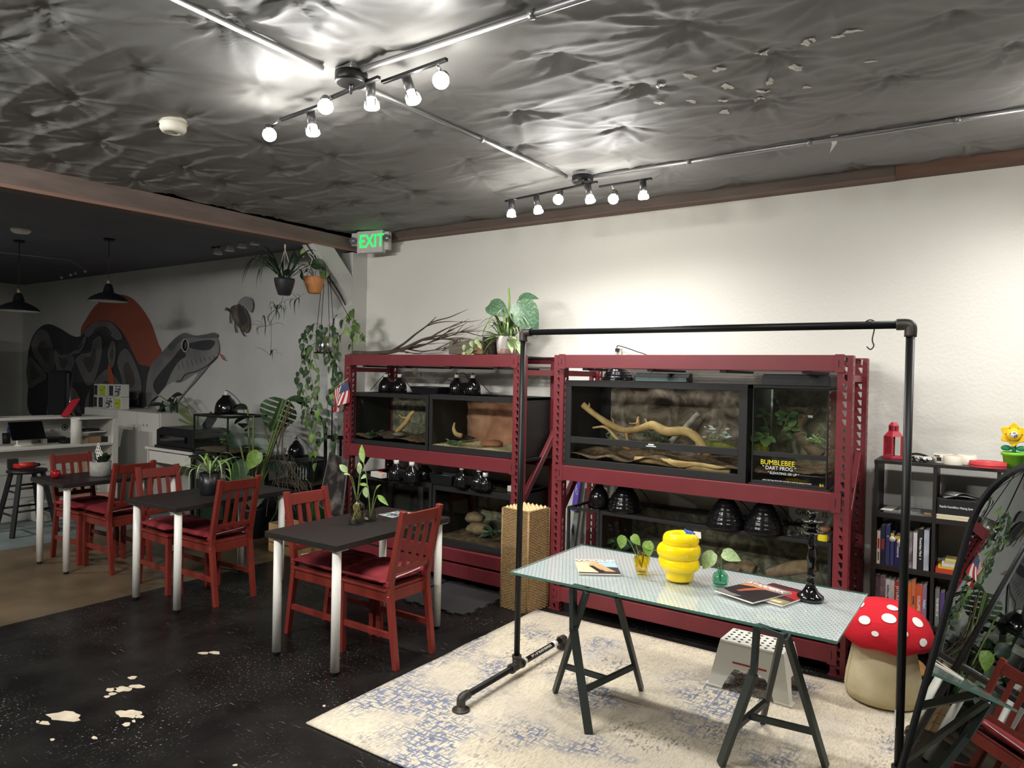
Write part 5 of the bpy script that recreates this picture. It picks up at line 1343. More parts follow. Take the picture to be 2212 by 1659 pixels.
for k in range(2): MB().box(0, .212-.004*k, 0, .18, k*.013, .012+k*.013).obj('pad', mat('pad_cream', (224, 212, 180), .8), t)
t = thing('brochure', 'silver-grey printed brochures lying on the black misting box', 'brochure', (bx0+.09, 4.8, zsh+.114), .35)
MB().grid(lambda u, v: (-.075+.16*u, -.05+.1*v, .004+.012*math.sin(u*3)), 8, 2).obj('sheet', mat('silver_print', (150, 152, 152), .35, col2=(206, 208, 208), vscale=22, thr=(.45, .55)), t, solid=.003)
MB().grid(lambda u, v: (-.06+.15*u, -.05+.09*v, .012+.02*math.sin(u*3+.4)), 8, 2).obj('sheet', MATS['silver_print'], t, solid=.002, rot=(0, 0, .5))

# top of the bookcase
t = thing('lantern', 'red metal lantern with pierced panels on the bookcase', 'lantern', (-.515, 4.86, 1.22))
m_lan = mat('lantern_red', (184, 44, 62), .45)
n6 = [(math.cos(PI/6+k*PI/3), math.sin(PI/6+k*PI/3)) for k in range(6)]
def hexp(r, z0, z1, r2=None, nm='x'):
    m = MB(); r2 = r if r2 is None else r2
    m.add([(a*r, b*r, z0) for a, b in n6]+[(a*r2, b*r2, z1) for a, b in n6], [tuple(range(6))[::-1], tuple(range(6, 12))]+[(k, (k+1) % 6, 6+(k+1) % 6, 6+k) for k in range(6)]); return m
hexp(.062, 0, .016, .06).obj('base', m_lan, t, bevel=.002)
for a, b in n6: MB().bar((a*.053, b*.053, .016), (a*.053, b*.053, .135), .008, .008).obj('post', m_lan, t)
hexp(.058, .135, .168, .03).obj('roof', m_lan, t, bevel=.002)
hexp(.03, .168, .2, .03).obj('chimney', m_lan, t); hexp(.031, .2, .22, .016).obj('cap', m_lan, t)
for k in range(6):
    a, b = n6[k]; MB().box(-.003, .003, -.0008, .0008, -.012, .012).obj('slot', m_deck, t, loc=((a+n6[(k+1) % 6][0])/2*.0305, (b+n6[(k+1) % 6][1])/2*.0305, .184), rot=(0, 0, math.atan2(b+n6[(k+1) % 6][1], a+n6[(k+1) % 6][0])+PI/2))
for k in range(6):
    a = V((*n6[k], 0))*.05; b = V((*n6[(k+1) % 6], 0))*.05; mid = (a+b)/2
    if k % 2 == 0: MB().add([a+V((0, 0, .02)), b+V((0, 0, .02)), b+V((0, 0, .132)), a+V((0, 0, .132))], [(0, 1, 2, 3)]).obj('pane', m_glass, t)
    else:
        m = MB(); nu, nv = 4, 9; fs = []
        for i in range(nu):
            for j in range(nv):
                if (i+j) % 2: continue
        for i in range(nu):
            for j in range(nv):
                u0, u1 = i/nu, (i+1)/nu; v0, v1 = .02+.112*j/nv, .02+.112*(j+1)/nv
                oc = [a.lerp(b, u0)+V((0, 0, v0)), a.lerp(b, u1)+V((0, 0, v0)), a.lerp(b, u1)+V((0, 0, v1)), a.lerp(b, u0)+V((0, 0, v1))]
                c = sum(oc, V())/4; ic = [c+(q-c)*.5 for q in (oc[0].lerp(oc[1], .5), oc[1].lerp(oc[2], .5), oc[2].lerp(oc[3], .5), oc[3].lerp(oc[0], .5))]
                m.add(oc+ic, [(0, 1, 4), (1, 5, 4), (1, 2, 5), (2, 6, 5), (2, 3, 6), (3, 7, 6), (3, 0, 7), (0, 4, 7)])
        m.obj('pierced_panel', m_lan, t, solid=.001, fix=False)
t = thing('sunglasses', 'black patterned sunglasses and beaded bands beside the red lantern', 'sunglasses', (-.37, 4.79, 1.22), .1)
m_band = mat('zebra_band', (230, 228, 220), .5, col2=(30, 26, 28), vscale=55, thr=(.46, .54))
for k in range(3): MB().tube([(.05*math.cos(a*PI/8)+.012*k-.01, .025*math.sin(a*PI/8)-.01*k, .01+.006*k+.004*math.sin(a*.8)) for a in range(17)], .007, 8).obj('beaded_band', m_band, t)
MB().tube(smooth([(-.06, .02, .03), (-.02, .03, .042), (.03, .028, .034), (.066, .01, .014)], 5), .012, 8, flat=.6).obj('frame', m_gblk, t)
def roll(label, x, y, r, h, m, core=.5):
    t = thing('sticker_roll', label, 'roll', (x, y, 1.2205)); 
    MB().open_lathe([(r, 0), (r, h), (r*core, h), (r*core, 0), (r, 0)], (0, 0, 0), 32).obj('roll', m, t)
    MB().open_lathe([(r*core*.99, .001), (r*core*.99, h-.001), (r*core*.9, h-.001), (r*core*.9, .001), (r*core*.99, .001)], (0, 0, 0), 24).obj('core', mat('card_core', (188, 176, 150), .8), t)
    return t
m_stick = mat('sticker_paper', (218, 212, 196), .6)
o = roll('white sticker roll with small black emblem, left of the three', -.255, 4.83, .05, .052, m_stick, .75)
MB().box(-.012, .012, -.0515, -.0505, .012, .034).obj('emblem', k_b, o, rot=(0, 0, -.3)); MB().box(-.026, .004, -.0515, -.0505, .038, .044).obj('emblem', k_b, o, rot=(0, 0, -.3))
roll('white sticker roll standing in front of the other two', -.2, 4.765, .047, .05, m_stick, .8)
roll('white sticker roll at the right with a loose end', -.135, 4.84, .047, .054, mat('sticker_pale', (224, 220, 206), .6), .75)
t = roll('flat red ticket roll on the bookcase', -.035, 4.765, .088, .03, mat('ticket_red', (198, 58, 66), .7, var=.1, vscale=40), .22)
MB().open_lathe([(.0885, .010), (.0885, .014)], (0, 0, 0), 40).obj('print_line', mat('ticket_print', (120, 30, 40), .7), t)
t = thing('toy_flower', 'yellow toy flower in a lime-green pot on the bookcase', 'toy flower', (.083, 4.86, 1.22))
MB().lathe([(.04, 0), (.044, .003), (.052, .065), (.06, .068), (.06, .085), (.054, .085), (.052, .075), (0, .072)], (0, 0, 0), 28).obj('pot', mat('lime_pot', (120, 196, 50), .5), t)
MB().cyl((0, 0, .07), (.002, 0, .15), .011, n=10).obj('stem', mat('toy_green', (40, 128, 92), .6), t)
for s in (-1, 1): MB().sphere((s*.035, -.005, .107), .026, 12, 8, sz=(1.0, .35, .62)).obj('leaf', MATS['toy_green'], t, rot=(0, -s*.55 if False else 0, 0))
m_pet = mat('toy_yellow', (240, 198, 30), .6); hc = V((-.002, -.02, .185))
for k in range(6):
    a = PI/2+k*PI/3; d = V((math.cos(a), 0, math.sin(a))); s_ = V((-d.z, 0, d.x)); pts = []
    for (u, w_) in ((.01, .012), (.03, .026), (.045, .024), (.062, .010), (.07, 0)): pts.append((u, w_))
    poly = [hc+d*u+s_*w_ for u, w_ in pts]+[hc+d*u-s_*w_ for u, w_ in pts[-2::-1]]
    m = MB(); n = len(poly); m.add([p+V((0, -.007, 0)) for p in poly]+[p+V((0, .007, 0)) for p in poly], [tuple(range(n)), tuple(range(n, 2*n))[::-1]]+[(i, (i+1) % n, n+(i+1) % n, n+i) for i in range(n)])
    m.obj('petal', m_pet, t, bevel=.004)
MB().lathe([(.034, -.002), (.036, .006), (.03, .013), (0, .014)], (0, 0, 0), 24).obj('face_ring', m_pet, t, loc=hc+V((0, -.006, 0)), rot=(PI/2, 0, 0))
MB().lathe([(.02, 0), (.018, .003), (0, .004)], (0, 0, 0), 20).obj('speckled_centre', mat('speckle', (232, 226, 220), .6, col2=(120, 110, 120), vscale=120, thr=(.5, .56)), t, loc=hc+V((0, -.0185, 0)), rot=(PI/2, 0, 0))

# ---------------------------------------------------------------- arched mirror
n_ = V((-.79396, -.55561, .24682)).normalized(); s_ = V((.57335, -.81931, 0)).normalized(); u_ = V((.20222, .14152, .96906)).normalized()
base = V((.98886, .692, 0)); cs = -2.285+.27
o = base+s_*cs
t = thing('arched_mirror', 'leaning arch-topped floor mirror with thin black frame at right', 'mirror', o)
Wm, Hm = .27, 1.24
def arch(r, h0, z0):
    pts = [(-r, z0)]+[(-r*math.cos(k*PI/28), h0+r*math.sin(k*PI/28)) for k in range(29)]+[(r, z0)]
    return pts
def mp(a, b, off=0): return s_*a+u_*b+n_*off
pts = arch(Wm-.012, Hm, .03); n = len(pts)
m_mir = mat('mirror_silver', (226, 230, 228), .0, metal=1.)
MB().add([mp(a, b, 0) for a, b in pts], [tuple(range(n))]).obj('mirror_glass', m_mir, t, fix=False)
po_ = arch(Wm, Hm, .015); pi_ = arch(Wm-.014, Hm, .029)
f = MB(); k = len(po_)
vs = [mp(a, b, .008) for a, b in po_]+[mp(a, b, .008) for a, b in pi_]+[mp(a, b, -.016) for a, b in po_]+[mp(a, b, -.016) for a, b in pi_]
fs = []
for i in range(k):
    j = (i+1) % k
    fs += [(i, j, k+j, k+i), (2*k+i, 3*k+i, 3*k+j, 2*k+j), (i, 2*k+i, 2*k+j, j), (k+i, k+j, 3*k+j, 3*k+i)]
f.add(vs, fs).obj('frame', m_blk, t)
MB().add([mp(a, b, -.012) for a, b in po_], [tuple(range(k))]).obj('back_board', m_tank, t, fix=False)
for a in (-.14, .14):
    top_ = mp(a, .95, -.02); bt = V((top_.x-n_.x*.52, top_.y-n_.y*.52, .0)); MB().bar(top_, bt, .02, .02).obj('rear_leg', m_blk, t)
# ---------------------------------------------------------------- top of the left rack
ZR = 1.842
def twig_tree(t, m, p, d, L, r, depth, rr):
    pts = [V(p)]; q = V(p); dd = V(d).normalized(); n = 4
    for i in range(n):
        dd = (dd+V((rr.uniform(-.18, .18), rr.uniform(-.15, .15), rr.uniform(-.14, .16)))).normalized(); q = q+dd*L/n
        q.z = max(q.z, .006); pts.append(q)
    s = smooth(pts, 3); MB().tube(s, lerps([r, r*.8, r*.55, r*.2], len(s)), 6).obj('twig' if depth < 3 else 'limb', m, t)
    if depth:
        for k in range(3 if depth > 1 else 2):
            b = s[int(len(s)*rr.uniform(.35, .95))]
            nd = (dd+V((rr.uniform(.2, .7), rr.uniform(-.5, .4), rr.uniform(-.5, .4)))).normalized()
            twig_tree(t, m, b, nd, L*rr.uniform(.45, .75), r*.55, depth-1, rr)
m_twig = mat('dead_branch', (88, 74, 64), .85, var=.25, vscale=14, bump=.4)
t = thing('branch_bundle', 'bare forking dead branch lying on top of the left rack', 'branch', tuple(at(765, 763, y=4.62)))
t.location.z = ZR
rr = random.Random(21)
o = t.location.copy()
main = [(0, 0, .012), (.22, .0, .01), (.42, .02, .02), (.6, .05, .06), (.8, .05, .13), (.98, .02, .16)]
s = smooth(main, 5); MB().tube(s, lerps([.022, .02, .018, .016, .012, .006], len(s)), 8).obj('limb', m_twig, t)
for p, d, L, r_, dp in (((.46, .02, .03), (1, 0, .36), .62, .012, 1), ((.7, .05, .1), (1, 0, .42), .5, .010, 1), ((.82, .05, .13), (1, -.1, .1), .5, .010, 2), ((.55, .03, .05), (1, .1, .0), .6, .011, 2),
                       ((.6, .05, .06), (1, -.2, -.05), .55, .009, 2), ((.9, .05, .15), (1, .1, .3), .38, .008, 1), ((.3, 0, .012), (1, -.15, .0), .6, .011, 2)):
    twig_tree(t, m_twig, p, d, L, r_, dp, rr)
m_crate = mat('dark_wood_box', (104, 96, 84), .8, var=.25, vscale=5, stretch=(1, 1, 8))
m_crate2 = mat('tan_wood_box', (140, 116, 84), .8, var=.2, vscale=6)
t = thing('wooden_box', 'weathered low wooden box on top of the left rack, trailing leaves in front', 'box', (-3.58, 4.62, ZR))
MB().box(-.175, .175, -.09, .09, 0, .105).obj('body', m_crate, t, bevel=.003); MB().box(.09, .177, -.092, -.088, .002, .103).obj('end_panel', m_crate2, t)
t = thing('wooden_box', 'taller dark box behind the weathered one, beside the white pot', 'box', (-3.42, 4.78, ZR))
MB().box(-.13, .09, -.06, .06, 0, .15).obj('body', mat('charcoal_box', (58, 54, 52), .8), t, bevel=.003)
t = thing('trailing_sprig', 'pale trailing leaf sprig hanging over the left rack beam', 'plant', (-3.52, 4.44, ZR+.06))
t.location = at(1018, 745, y=4.47)
rr = random.Random(5)
for i, (a, b, sz) in enumerate(((0, .03, .055), (.045, .045, .06), (.075, .01, .05), (-.05, .0, .05), (-.03, -.035, .06), (.01, -.03, .06), (-.02, -.075, .055), (.02, -.07, .05), (-.045, -.06, .05))):
    leaf(t, 'heart', (a, rr.uniform(-.02, .01), b), (rr.uniform(-.6, .6), -.3, -.6), sz, m_lf4, up=(0, -1, .3))
MB().tube(smooth([(.1, .05, -.0), (.06, .02, .04), (0, 0, .03), (-.03, -.01, -.03), (-.01, -.02, -.08)], 5), .003, 5).obj('stem', m_stem, t)
p = (-3.235, 4.62, ZR)
t = thing('potted_plant', 'white pot of big veined leaves and grassy shoots on top of the left rack', 'potted plant', p)
MB().lathe([(.066, 0), (.07, .004), (.088, .14), (.084, .145), (.08, .135), (.076, .125), (0, .125)], (0, 0, 0), 30).obj('pot', mat('white_pot', (222, 216, 208), .5), t)
MB().lathe([(.0672, .001), (.0712, .005), (.0762, .04)], (0, 0, 0), 30).obj('pot_foot', mat('pinkish_clay', (186, 150, 138), .7), t)
rr = random.Random(9)
m_anth = mat('veined_dark_green', (58, 88, 64), .45, col2=(98, 126, 92), vscale=18, thr=(.5, .62))
def big_leaf(t, base, tip, d, size, m, up, kind='heart', sr=.004, name='leaf'):
    b = V(base); e = V(tip); mid = b.lerp(e, .55)+V((0, 0, .03)); MB().tube(smooth([b, mid, e], 6), sr, 6).obj('stalk', m_stem, t)
    return leaf(t, kind, e, d, size, m, up=up, name=name)
big_leaf(t, (0, 0, .12), (-.16, -.03, .40), (1, -.15, -.35), .21, m_anth, (.25, -1, .55))
big_leaf(t, (0, 0, .12), (.13, -.03, .41), (.75, -.2, -1), .30, m_anth, (.4, -1, .3))
big_leaf(t, (0, 0, .12), (.08, .04, .44), (.9, .1, .25), .16, m_anth, (0, -.8, 1))
MB().tube(smooth([(.0, 0, .12), (.015, 0, .3), (.02, 0, .42), (.01, 0, .53)], 5), [.012]*15+[.009], 7, flat=.5).obj('upright_shoot', m_lf3, t)
for k in range(54):
    a = k*2.4; leaf(t, 'strap', (.05*math.cos(a), .05*math.sin(a), .125), (math.cos(a), math.sin(a)*.8, rr.uniform(.3, 2.2)), rr.uniform(.14, .27), m_lf4 if k % 2 else m_lf, ws=rr.uniform(1.2, 2.6))
for k in range(12):
    a = rr.uniform(0, 6.28); leaf(t, 'lance', (.07*math.cos(a), .06*math.sin(a), .13), (math.cos(a), math.sin(a)*.6-.2, rr.uniform(-.6, .8)), rr.uniform(.12, .2), m_lf4 if k % 3 else m_lf3)
for k, (dx, dz) in enumerate(((.2, -.2), (.22, .05), (-.22, .1), (-.14, -.1))):
    MB().tube(smooth([(0, 0, .13), (dx*.6, -.06, .16+dz*.2), (dx, -.08, .08+dz), (dx*1.05, -.09, .02+dz)], 5), .0022, 5).obj('runner', m_lf3, t)

# flag on the left rack post
t = thing('flag', 'small Stars and Stripes flag on a stick fixed to the left red post', 'flag', tuple(at(752, 818, y=4.35)))
fo = t.location.copy()
MB().cyl((0, 0, 0), at(722, 840, y=4.30)-fo, .0035, n=8).obj('stick', mat('flag_stick', (206, 190, 150), .6), t)
m_fr, m_fw, m_fb = mat('flag_red', (176, 40, 52), .8), mat('flag_white', (228, 222, 214), .8), mat('flag_blue', (52, 62, 104), .8)
A0, A1 = at(751, 821, y=4.345)-fo, at(724, 843, y=4.30)-fo        # hoist edge along the stick
def fl_(u, v):
    """u along the hoist (0 top), v out to the fly; the cloth hangs down"""
    h = A0.lerp(A1, u); k = .03*math.sin(u*7+v*2.)
    end = V((.03-.05*u, -.02+k, -.20))
    return h+end*v+V((.012*math.sin(v*4+u*5), -.03*v*math.sin(u*6.5), 0))
ns = 13
for i in range(ns):
    v0 = .42 if i < 7 else 0
    MB().grid(lambda a, b: fl_((i+a)/ns, v0+(1-v0)*b), 3, 12).obj('stripe', m_fr if i % 2 == 0 else m_fw, t, fix=False)
MB().grid(lambda a, b: fl_(a*7/ns, .42*b), 12, 8).obj('canton', m_fb, t, fix=False)
for i in range(5):
    for j in range(5):
        c = fl_((i+.5)/5*7/ns, .42*(j+.5)/5); MB().sphere(c+V((.0, -.0025, 0)), .0026, 6, 4).obj('star', m_fw, t)
t = thing('tinsel_bow', 'tiny sparkly red bow tied to the left red post', 'bow', tuple(at(750, 928, y=4.355)))
for k in range(5): a = k*1.3; MB().tube([(0, 0, 0), (.016*math.cos(a), -.006, .014*math.sin(a)), (.02*math.cos(a+.5), -.004, .018*math.sin(a+.5)), (0, 0, 0)], .0022, 5).obj('loop', mat('tinsel', (230, 90, 96), .2, metal=.5), t)

# ---------------------------------------------------------------- hanging planters
m_rope = mat('cotton_rope', (206, 202, 190), .9)
def hang_pot(label, x, y, z, r, h, m, hook, rope_m, nrope=3, rr_=.0035):
    t = thing('hanging_planter', label, 'hanging planter', (x, y, z))
    MB().lathe([(r*.55, 0), (r*.62, .006), (r*.9, h*.55), (r, h*.85), (r, h), (r*.94, h), (r*.9, h*.86), (0, h*.84)], (0, 0, 0), 30).obj('pot', m, t)
    kn = V((0, 0, hook-z-.06))
    for k in range(nrope):
        a = .5+k*2*PI/nrope; MB().tube([(r*.97*math.cos(a), r*.97*math.sin(a), h*.9), kn], rr_, 6).obj('rope', rope_m, t)
    MB().cyl(kn, kn+V((0, 0, .04)), .008, n=8).obj('knot', rope_m, t); MB().cyl(kn+V((0, 0, .04)), kn+V((0, 0, .075)), .002, n=6).obj('hook', m_iron, t)
    return t
hz = zb(4.2)
t = hang_pot('black hanging pot with arching spider plant leaves, left of the orange pot', -5.345, 4.11, 2.36, .09, .15, mat('charcoal_pot', (36, 38, 42), .5), hz-.02, m_rope)
rr = random.Random(15)
for k in range(26):
    a = rr.uniform(1.8, 5.2) if k < 19 else rr.uniform(-.9, .9)
    leaf(t, 'strap', (.04*math.cos(a), .04*math.sin(a), .15), (math.cos(a), math.sin(a), rr.uniform(.2, 1.0)), rr.uniform(.26, .44), m_lf5 if k % 3 else m_lf2, ws=rr.uniform(.9, 1.5))
def plantlet(t, p, n, rr, L=.22):
    for k in range(n):
        a = rr.uniform(0, 6.28); leaf(t, 'strap', p, (math.cos(a)*.7, math.sin(a)*.7, rr.uniform(-.9, .5)), rr.uniform(.5, 1)*L, m_lf2, ws=1.3)
oo = t.location.copy()
for pts, n in (([at(612, 640, y=4.11), at(604, 665, y=4.08), at(597, 668, y=4.06)], 12), ([at(598, 670, y=4.06), at(583, 700, y=4.05), at(574, 706, y=4.04)], 8), ([at(585, 690, y=4.06), at(586, 730, y=4.06), at(584, 768, y=4.06)], 4), ([at(640, 635, y=4.1), at(648, 640, y=4.08), at(642, 646, y=4.07)], 6)):
    MB().tube(smooth([q-oo for q in pts], 5), .002, 5).obj('runner', m_lf2, t); plantlet(t, pts[-1]-oo, n, rr, .2)
leaf(t, 'heart', (.05, -.02, .17), (.5, -.2, .8), .09, m_lf5)
t = hang_pot('orange terracotta hanging pot with upright leafy stems', -5.335, 4.44, 2.41, .095, .155, mat('orange_pot', (206, 140, 84), .6), zb(4.47)-.0, m_rope)
oo = t.location.copy()
for (a, b, sz, m) in ((655, 556, .12, m_lf4), (640, 568, .13, m_lf5), (697, 575, .15, m_lf2), (660, 585, .08, m_lf5), (700, 600, .1, m_lf2), (655, 605, .09, m_lf5), (708, 598, .1, m_lf)):
    q = at(a, b, y=4.47)-oo; MB().tube(smooth([(0, 0, .14), (q.x*.4, 0, .14+(q.z-.14)*.7), q], 5), .003, 5).obj('stem', m_brstem, t); leaf(t, 'heart', q, (rr.uniform(-.4, .4), -.3, rr.uniform(-.2, .9)), sz, m, up=(0, -1, .4))
p = (-5.345, 4.59, 1.86)
t = thing('hanging_planter', 'silver metal pot hung on black cords, wrapped in pothos vines', 'hanging planter', p)
MB().lathe([(.075, 0), (.08, .005), (.09, .15), (.084, .15), (.08, .13), (0, .13)], (0, 0, 0), 30).obj('pot', mat('silver_pot', (196, 196, 190), .22, metal=.9), t)
MB().lathe([(.1, -.012), (.108, -.004), (.104, 0), (0, -.002)], (0, 0, 0), 30).obj('saucer', m_blkpot, t)
for k in range(4):
    a = .4+k*PI/2; MB().tube([(.098*math.cos(a), .098*math.sin(a), -.005), (.094*math.cos(a), .094*math.sin(a), .16), (.012*math.cos(a), .012*math.sin(a), zb(4.59)-1.86)], .003, 6).obj('cord', m_cord, t)
oo = V(p)
vs_ = [[(685, 735), (672, 760), (668, 800), (660, 840), (672, 880), (668, 920), (672, 960), (684, 1000)],
       [(690, 728), (668, 722), (655, 735), (662, 770), (675, 830), (680, 870), (676, 905), (690, 945)],
       [(715, 735), (728, 760), (722, 800), (730, 830), (712, 850), (706, 900), (712, 930), (700, 950)],
       [(700, 728), (722, 728), (740, 720), (748, 700)], [(695, 728), (690, 700), (672, 702), (662, 715), (648, 738)],
       [(705, 735), (712, 770), (735, 800), (738, 850), (742, 900), (725, 950), (718, 990)], [(680, 735), (678, 770), (690, 815), (684, 850), (690, 890), (680, 930), (690, 965), (676, 985)],
       [(690, 735), (700, 715), (716, 700), (730, 716)], [(683, 740), (660, 755), (650, 790), (648, 825), (660, 870), (656, 905)], [(718, 740), (726, 770), (716, 790), (728, 815), (722, 845)]]
for i, v in enumerate(vs_):
    yy_ = 4.52-.035*(i % 4); vine(t, oo, [at(a, b, y=yy_) for a, b in v], m_lf if i % 3 == 0 else m_lf2, .075, .05, seed=30+i)
t = thing('climbing_pothos', 'pothos climbing a cord on the white post', 'plant', (-5.24, 4.66, 1.7))
oo = t.location.copy()
vine(t, oo, [at(762, 775, y=4.64), at(761, 730, y=4.64), at(764, 700, y=4.64), at(760, 670, y=4.64)], m_lf, .09, .035, seed=77, r=.005)
vine(t, oo, [at(762, 725, y=4.62), at(778, 718, y=4.6), at(792, 728, y=4.6)], m_lf4, .08, .05, seed=78)
vine(t, oo, [at(760, 690, y=4.62), at(748, 685, y=4.6), at(742, 690, y=4.6)], m_lf2, .07, .04, seed=79)
MB().tube([at(683, 560, y=4.5)-oo, at(700, 590, y=4.55)-oo, at(757, 690, y=4.63)-oo], .003, 5).obj('cord', m_cord, t)

# ---------------------------------------------------------------- plants and tanks along the lobby side
def pot(t, r, h, m): MB().lathe([(r*.75, 0), (r*.8, .005), (r, h*.95), (r, h), (r*.93, h), (r*.9, h*.9), (0, h*.88)], (0, 0, 0), 24).obj('pot', m, t)
# monstera
def monstera_mesh():
    m = MB(); n = 18
    def edge(t):     # half width along the length
        return .62*math.sin(PI*min(1, t*.92+.08))**.6*(1-.25*t)
    for s in (-1, 1):
        for k in range(6):
            t0 = k/6; t1 = (k+.72)/6
            cols = []
            for j in range(4):
                tt = t0+(t1-t0)*j/3; w = edge(tt)
                base_ = (s*.07, tt*1.0, .02); tip = (s*w, tt-.16*w*.3+.05, -.10*w-.12*tt*tt)
                midp = (s*(.07+w)/2, tt+.01, .03-.05*tt*tt)
                cols.append((base_, midp, tip))
            for j in range(3):
                for i in range(2): m.add([cols[j][i], cols[j+1][i], cols[j+1][i+1], cols[j][i+1]], [(0, 1, 2, 3)], 0, True)
        rows = [((0, t/n, -.05*(t/n)**2), (s*.08, t/n, .02)) for t in range(n+1)]
        for t_ in range(n): m.add([rows[t_][0], rows[t_][1], rows[t_+1][1], rows[t_+1][0]], [(0, 1, 2, 3)], 0, True)
    m.add([(-.07, .98, .0), (.07, .98, 0), (0, 1.12, -.1)], [(0, 1, 2)])
    return m.mesh('monstera_leaf')
LM['monstera'] = monstera_mesh()
t = thing('monstera', 'monstera with one big slit leaf standing by the far wall', 'potted plant', (-6.15, 4.38, 0))
oo = t.location.copy()
pot(t, .16, .3, m_blkpot)
big = lambda a, b, y, d, sz, m, up, kind='monstera': big_leaf(t, (0, 0, .28), at(a, b, y=y)-oo, d, sz, m, up, kind, .009)
big(612, 862, 4.5, (-.35, -.2, -1), .33, m_lf2, (.75, -.65, .15))
big(535, 885, 4.5, (-.6, -.2, .1), .3, m_lf5, (.3,-.3,1), 'oval'); big(548, 900, 4.45, (-.9, -.2, -.1), .26, m_lf5, (0, -.1, 1), 'oval')
big(620, 862, 4.5, (1, .1, .1), .26, m_lf2, (.6,-.5,.6), 'lance'); big(630, 858, 4.55, (1, .2, -.3), .22, m_lf2, (.6,-.5,.6), 'lance')
big(560, 975, 4.3, (-.2, -.6, -.9), .2, m_lf3, (.75,-.6,.3), 'heart'); big(535, 1000, 4.25, (-.4, -.5, -.6), .24, m_lf2, (.7,-.5,.5), 'heart')
big(500, 1000, 4.2, (-.7, -.4, -.3), .26, m_lf5, (-.1, -.6, .8), 'heart'); big(545, 1030, 4.2, (.1, -.6, -.8), .24, m_lf2, (.7,-.6,.3), 'heart')
big(460, 985, 4.2, (-.6, -.3, -1), .24, m_lf5, (-.4, -.8, .3), 'lance'); big(490, 1040, 4.15, (-.5, -.5, -.6), .22, m_lf5, (.6,-.5,.6), 'heart'); big(560, 1055, 4.15, (.4, -.6, -.6), .22, m_lf5, (.6,-.5,.6), 'heart')
big(590, 995, 4.5, (.7, -.3, -.3), .2, m_lf5, (0, -.5, .8), 'oval'); big(520, 965, 4.3, (-.4, -.3, .6), .22, m_lf5, (.7,-.6,.2), 'heart'); big(475, 1015, 4.15, (-.6, -.5, -.5), .2, m_lf2, (.6,-.5,.6), 'heart')
rr = random.Random(3)
t = thing('aerial_roots', 'tangle of bare roots and dry stems beside the monstera', 'plant stems', (-5.95, 4.42, .3)); oo = t.location.copy()
for k in range(16):
    a = at(600+rr.uniform(-20, 30), 985+rr.uniform(-20, 20), y=4.5)-oo; b = at(rr.uniform(570, 690), rr.uniform(1030, 1130), y=4.36)-oo
    MB().tube(smooth([a, a.lerp(b, .4)+V((rr.uniform(-.12, .12), rr.uniform(-.06, .06), rr.uniform(-.05, .12))), a.lerp(b, .75)+V((rr.uniform(-.1, .1), 0, rr.uniform(-.05, .1))), b], 5), rr.uniform(.003, .005), 5).obj('root', mat('root_dark', (74, 66, 52), .8), t)
for k in range(5):
    a = at(585+6*k, 985, y=4.5)-oo; b = at(555+rr.uniform(0, 90), rr.uniform(850, 920), y=4.52)-oo
    MB().tube(smooth([a, a.lerp(b, .5)+V((rr.uniform(-.06, .06), 0, .02)), b], 5), [.007]*10+[.003], 5).obj('bare_stem', m_brstem, t)
# glass tank on a stand with its lamp
v = viv('tall glass terrarium full of plants beside the printer desk', -6.98, -6.38, 4.25, 4.72, .78, 1.2, rail=.012, stile=.008, clear=True, sub=m_sub, subh=.06, top='screen', panes=1)
rr = random.Random(12)
for k in range(22): leaf(v, 'oval' if k % 2 else 'heart', (rr.uniform(.08, .5), rr.uniform(.08, .38), rr.uniform(.06, .28)), (rr.uniform(-1, 1), rr.uniform(-1, .3), rr.uniform(-.2, 1)), rr.uniform(.09, .17), (m_lf5, m_lf2, m_lf)[k % 3])
t = thing('tank_stand', 'black stand table under the tall glass terrarium', 'stand', (-6.68, 4.48, 0))
MB().box(-.34, .34, -.26, .26, .74, .765).obj('top', m_tank, t, bevel=.003)
for sx in (-1, 1):
    for sy in (-1, 1): MB().box(sx*.31-.015, sx*.31+.015, sy*.23-.015, sy*.23+.015, 0, .74).obj('leg', m_tank, t)
dome_lamp('black dome lamp with white socket on the tall glass terrarium', (-6.70, 4.44, 1.208), .115, .24, 1, sock=.022, cord=[[(0, 0, .24), (.06, 0, .23), (.25, 0, .12), (.38, .0, -.1)]])
v = viv('wide glass tank with dark lid against the far wall, beside the monstera', -6.26, -5.585, 4.62, 5.0, .50, .78, rail=.014, stile=.008, clear=True, top='solid', panes=1, sub=m_sub, subh=.03)
MB().box(.1, .5, .2, .25, .035, .16).obj('filter', m_tank, v)
for k in range(8): MB().box(.12+.045*k, .13+.045*k, .196, .2, .05, .2).obj('vent_slit', MATS['white_print'], v)
t = thing('tank_cabinet', 'black cabinet under the wide glass tank', 'cabinet', (-5.92, 4.8, 0))
MB().box(-.36, .36, -.2, .2, 0, .48).obj('body', m_tank, t, bevel=.004); MB().box(-.3, .2, -.202, -.2, .34, .355).obj('handle', m_sock, t)
dome_lamp('small black dome lamp on the wide tank, cord looping to the right', (-5.93, 4.74, .79), .085, .2, 1, sock=.018, sm=m_chr, cord=[[(0, 0, .2), (.03, 0, .22), (.2, 0, .12), (.36, -.06, .02), (.4, -.12, -.3)]])
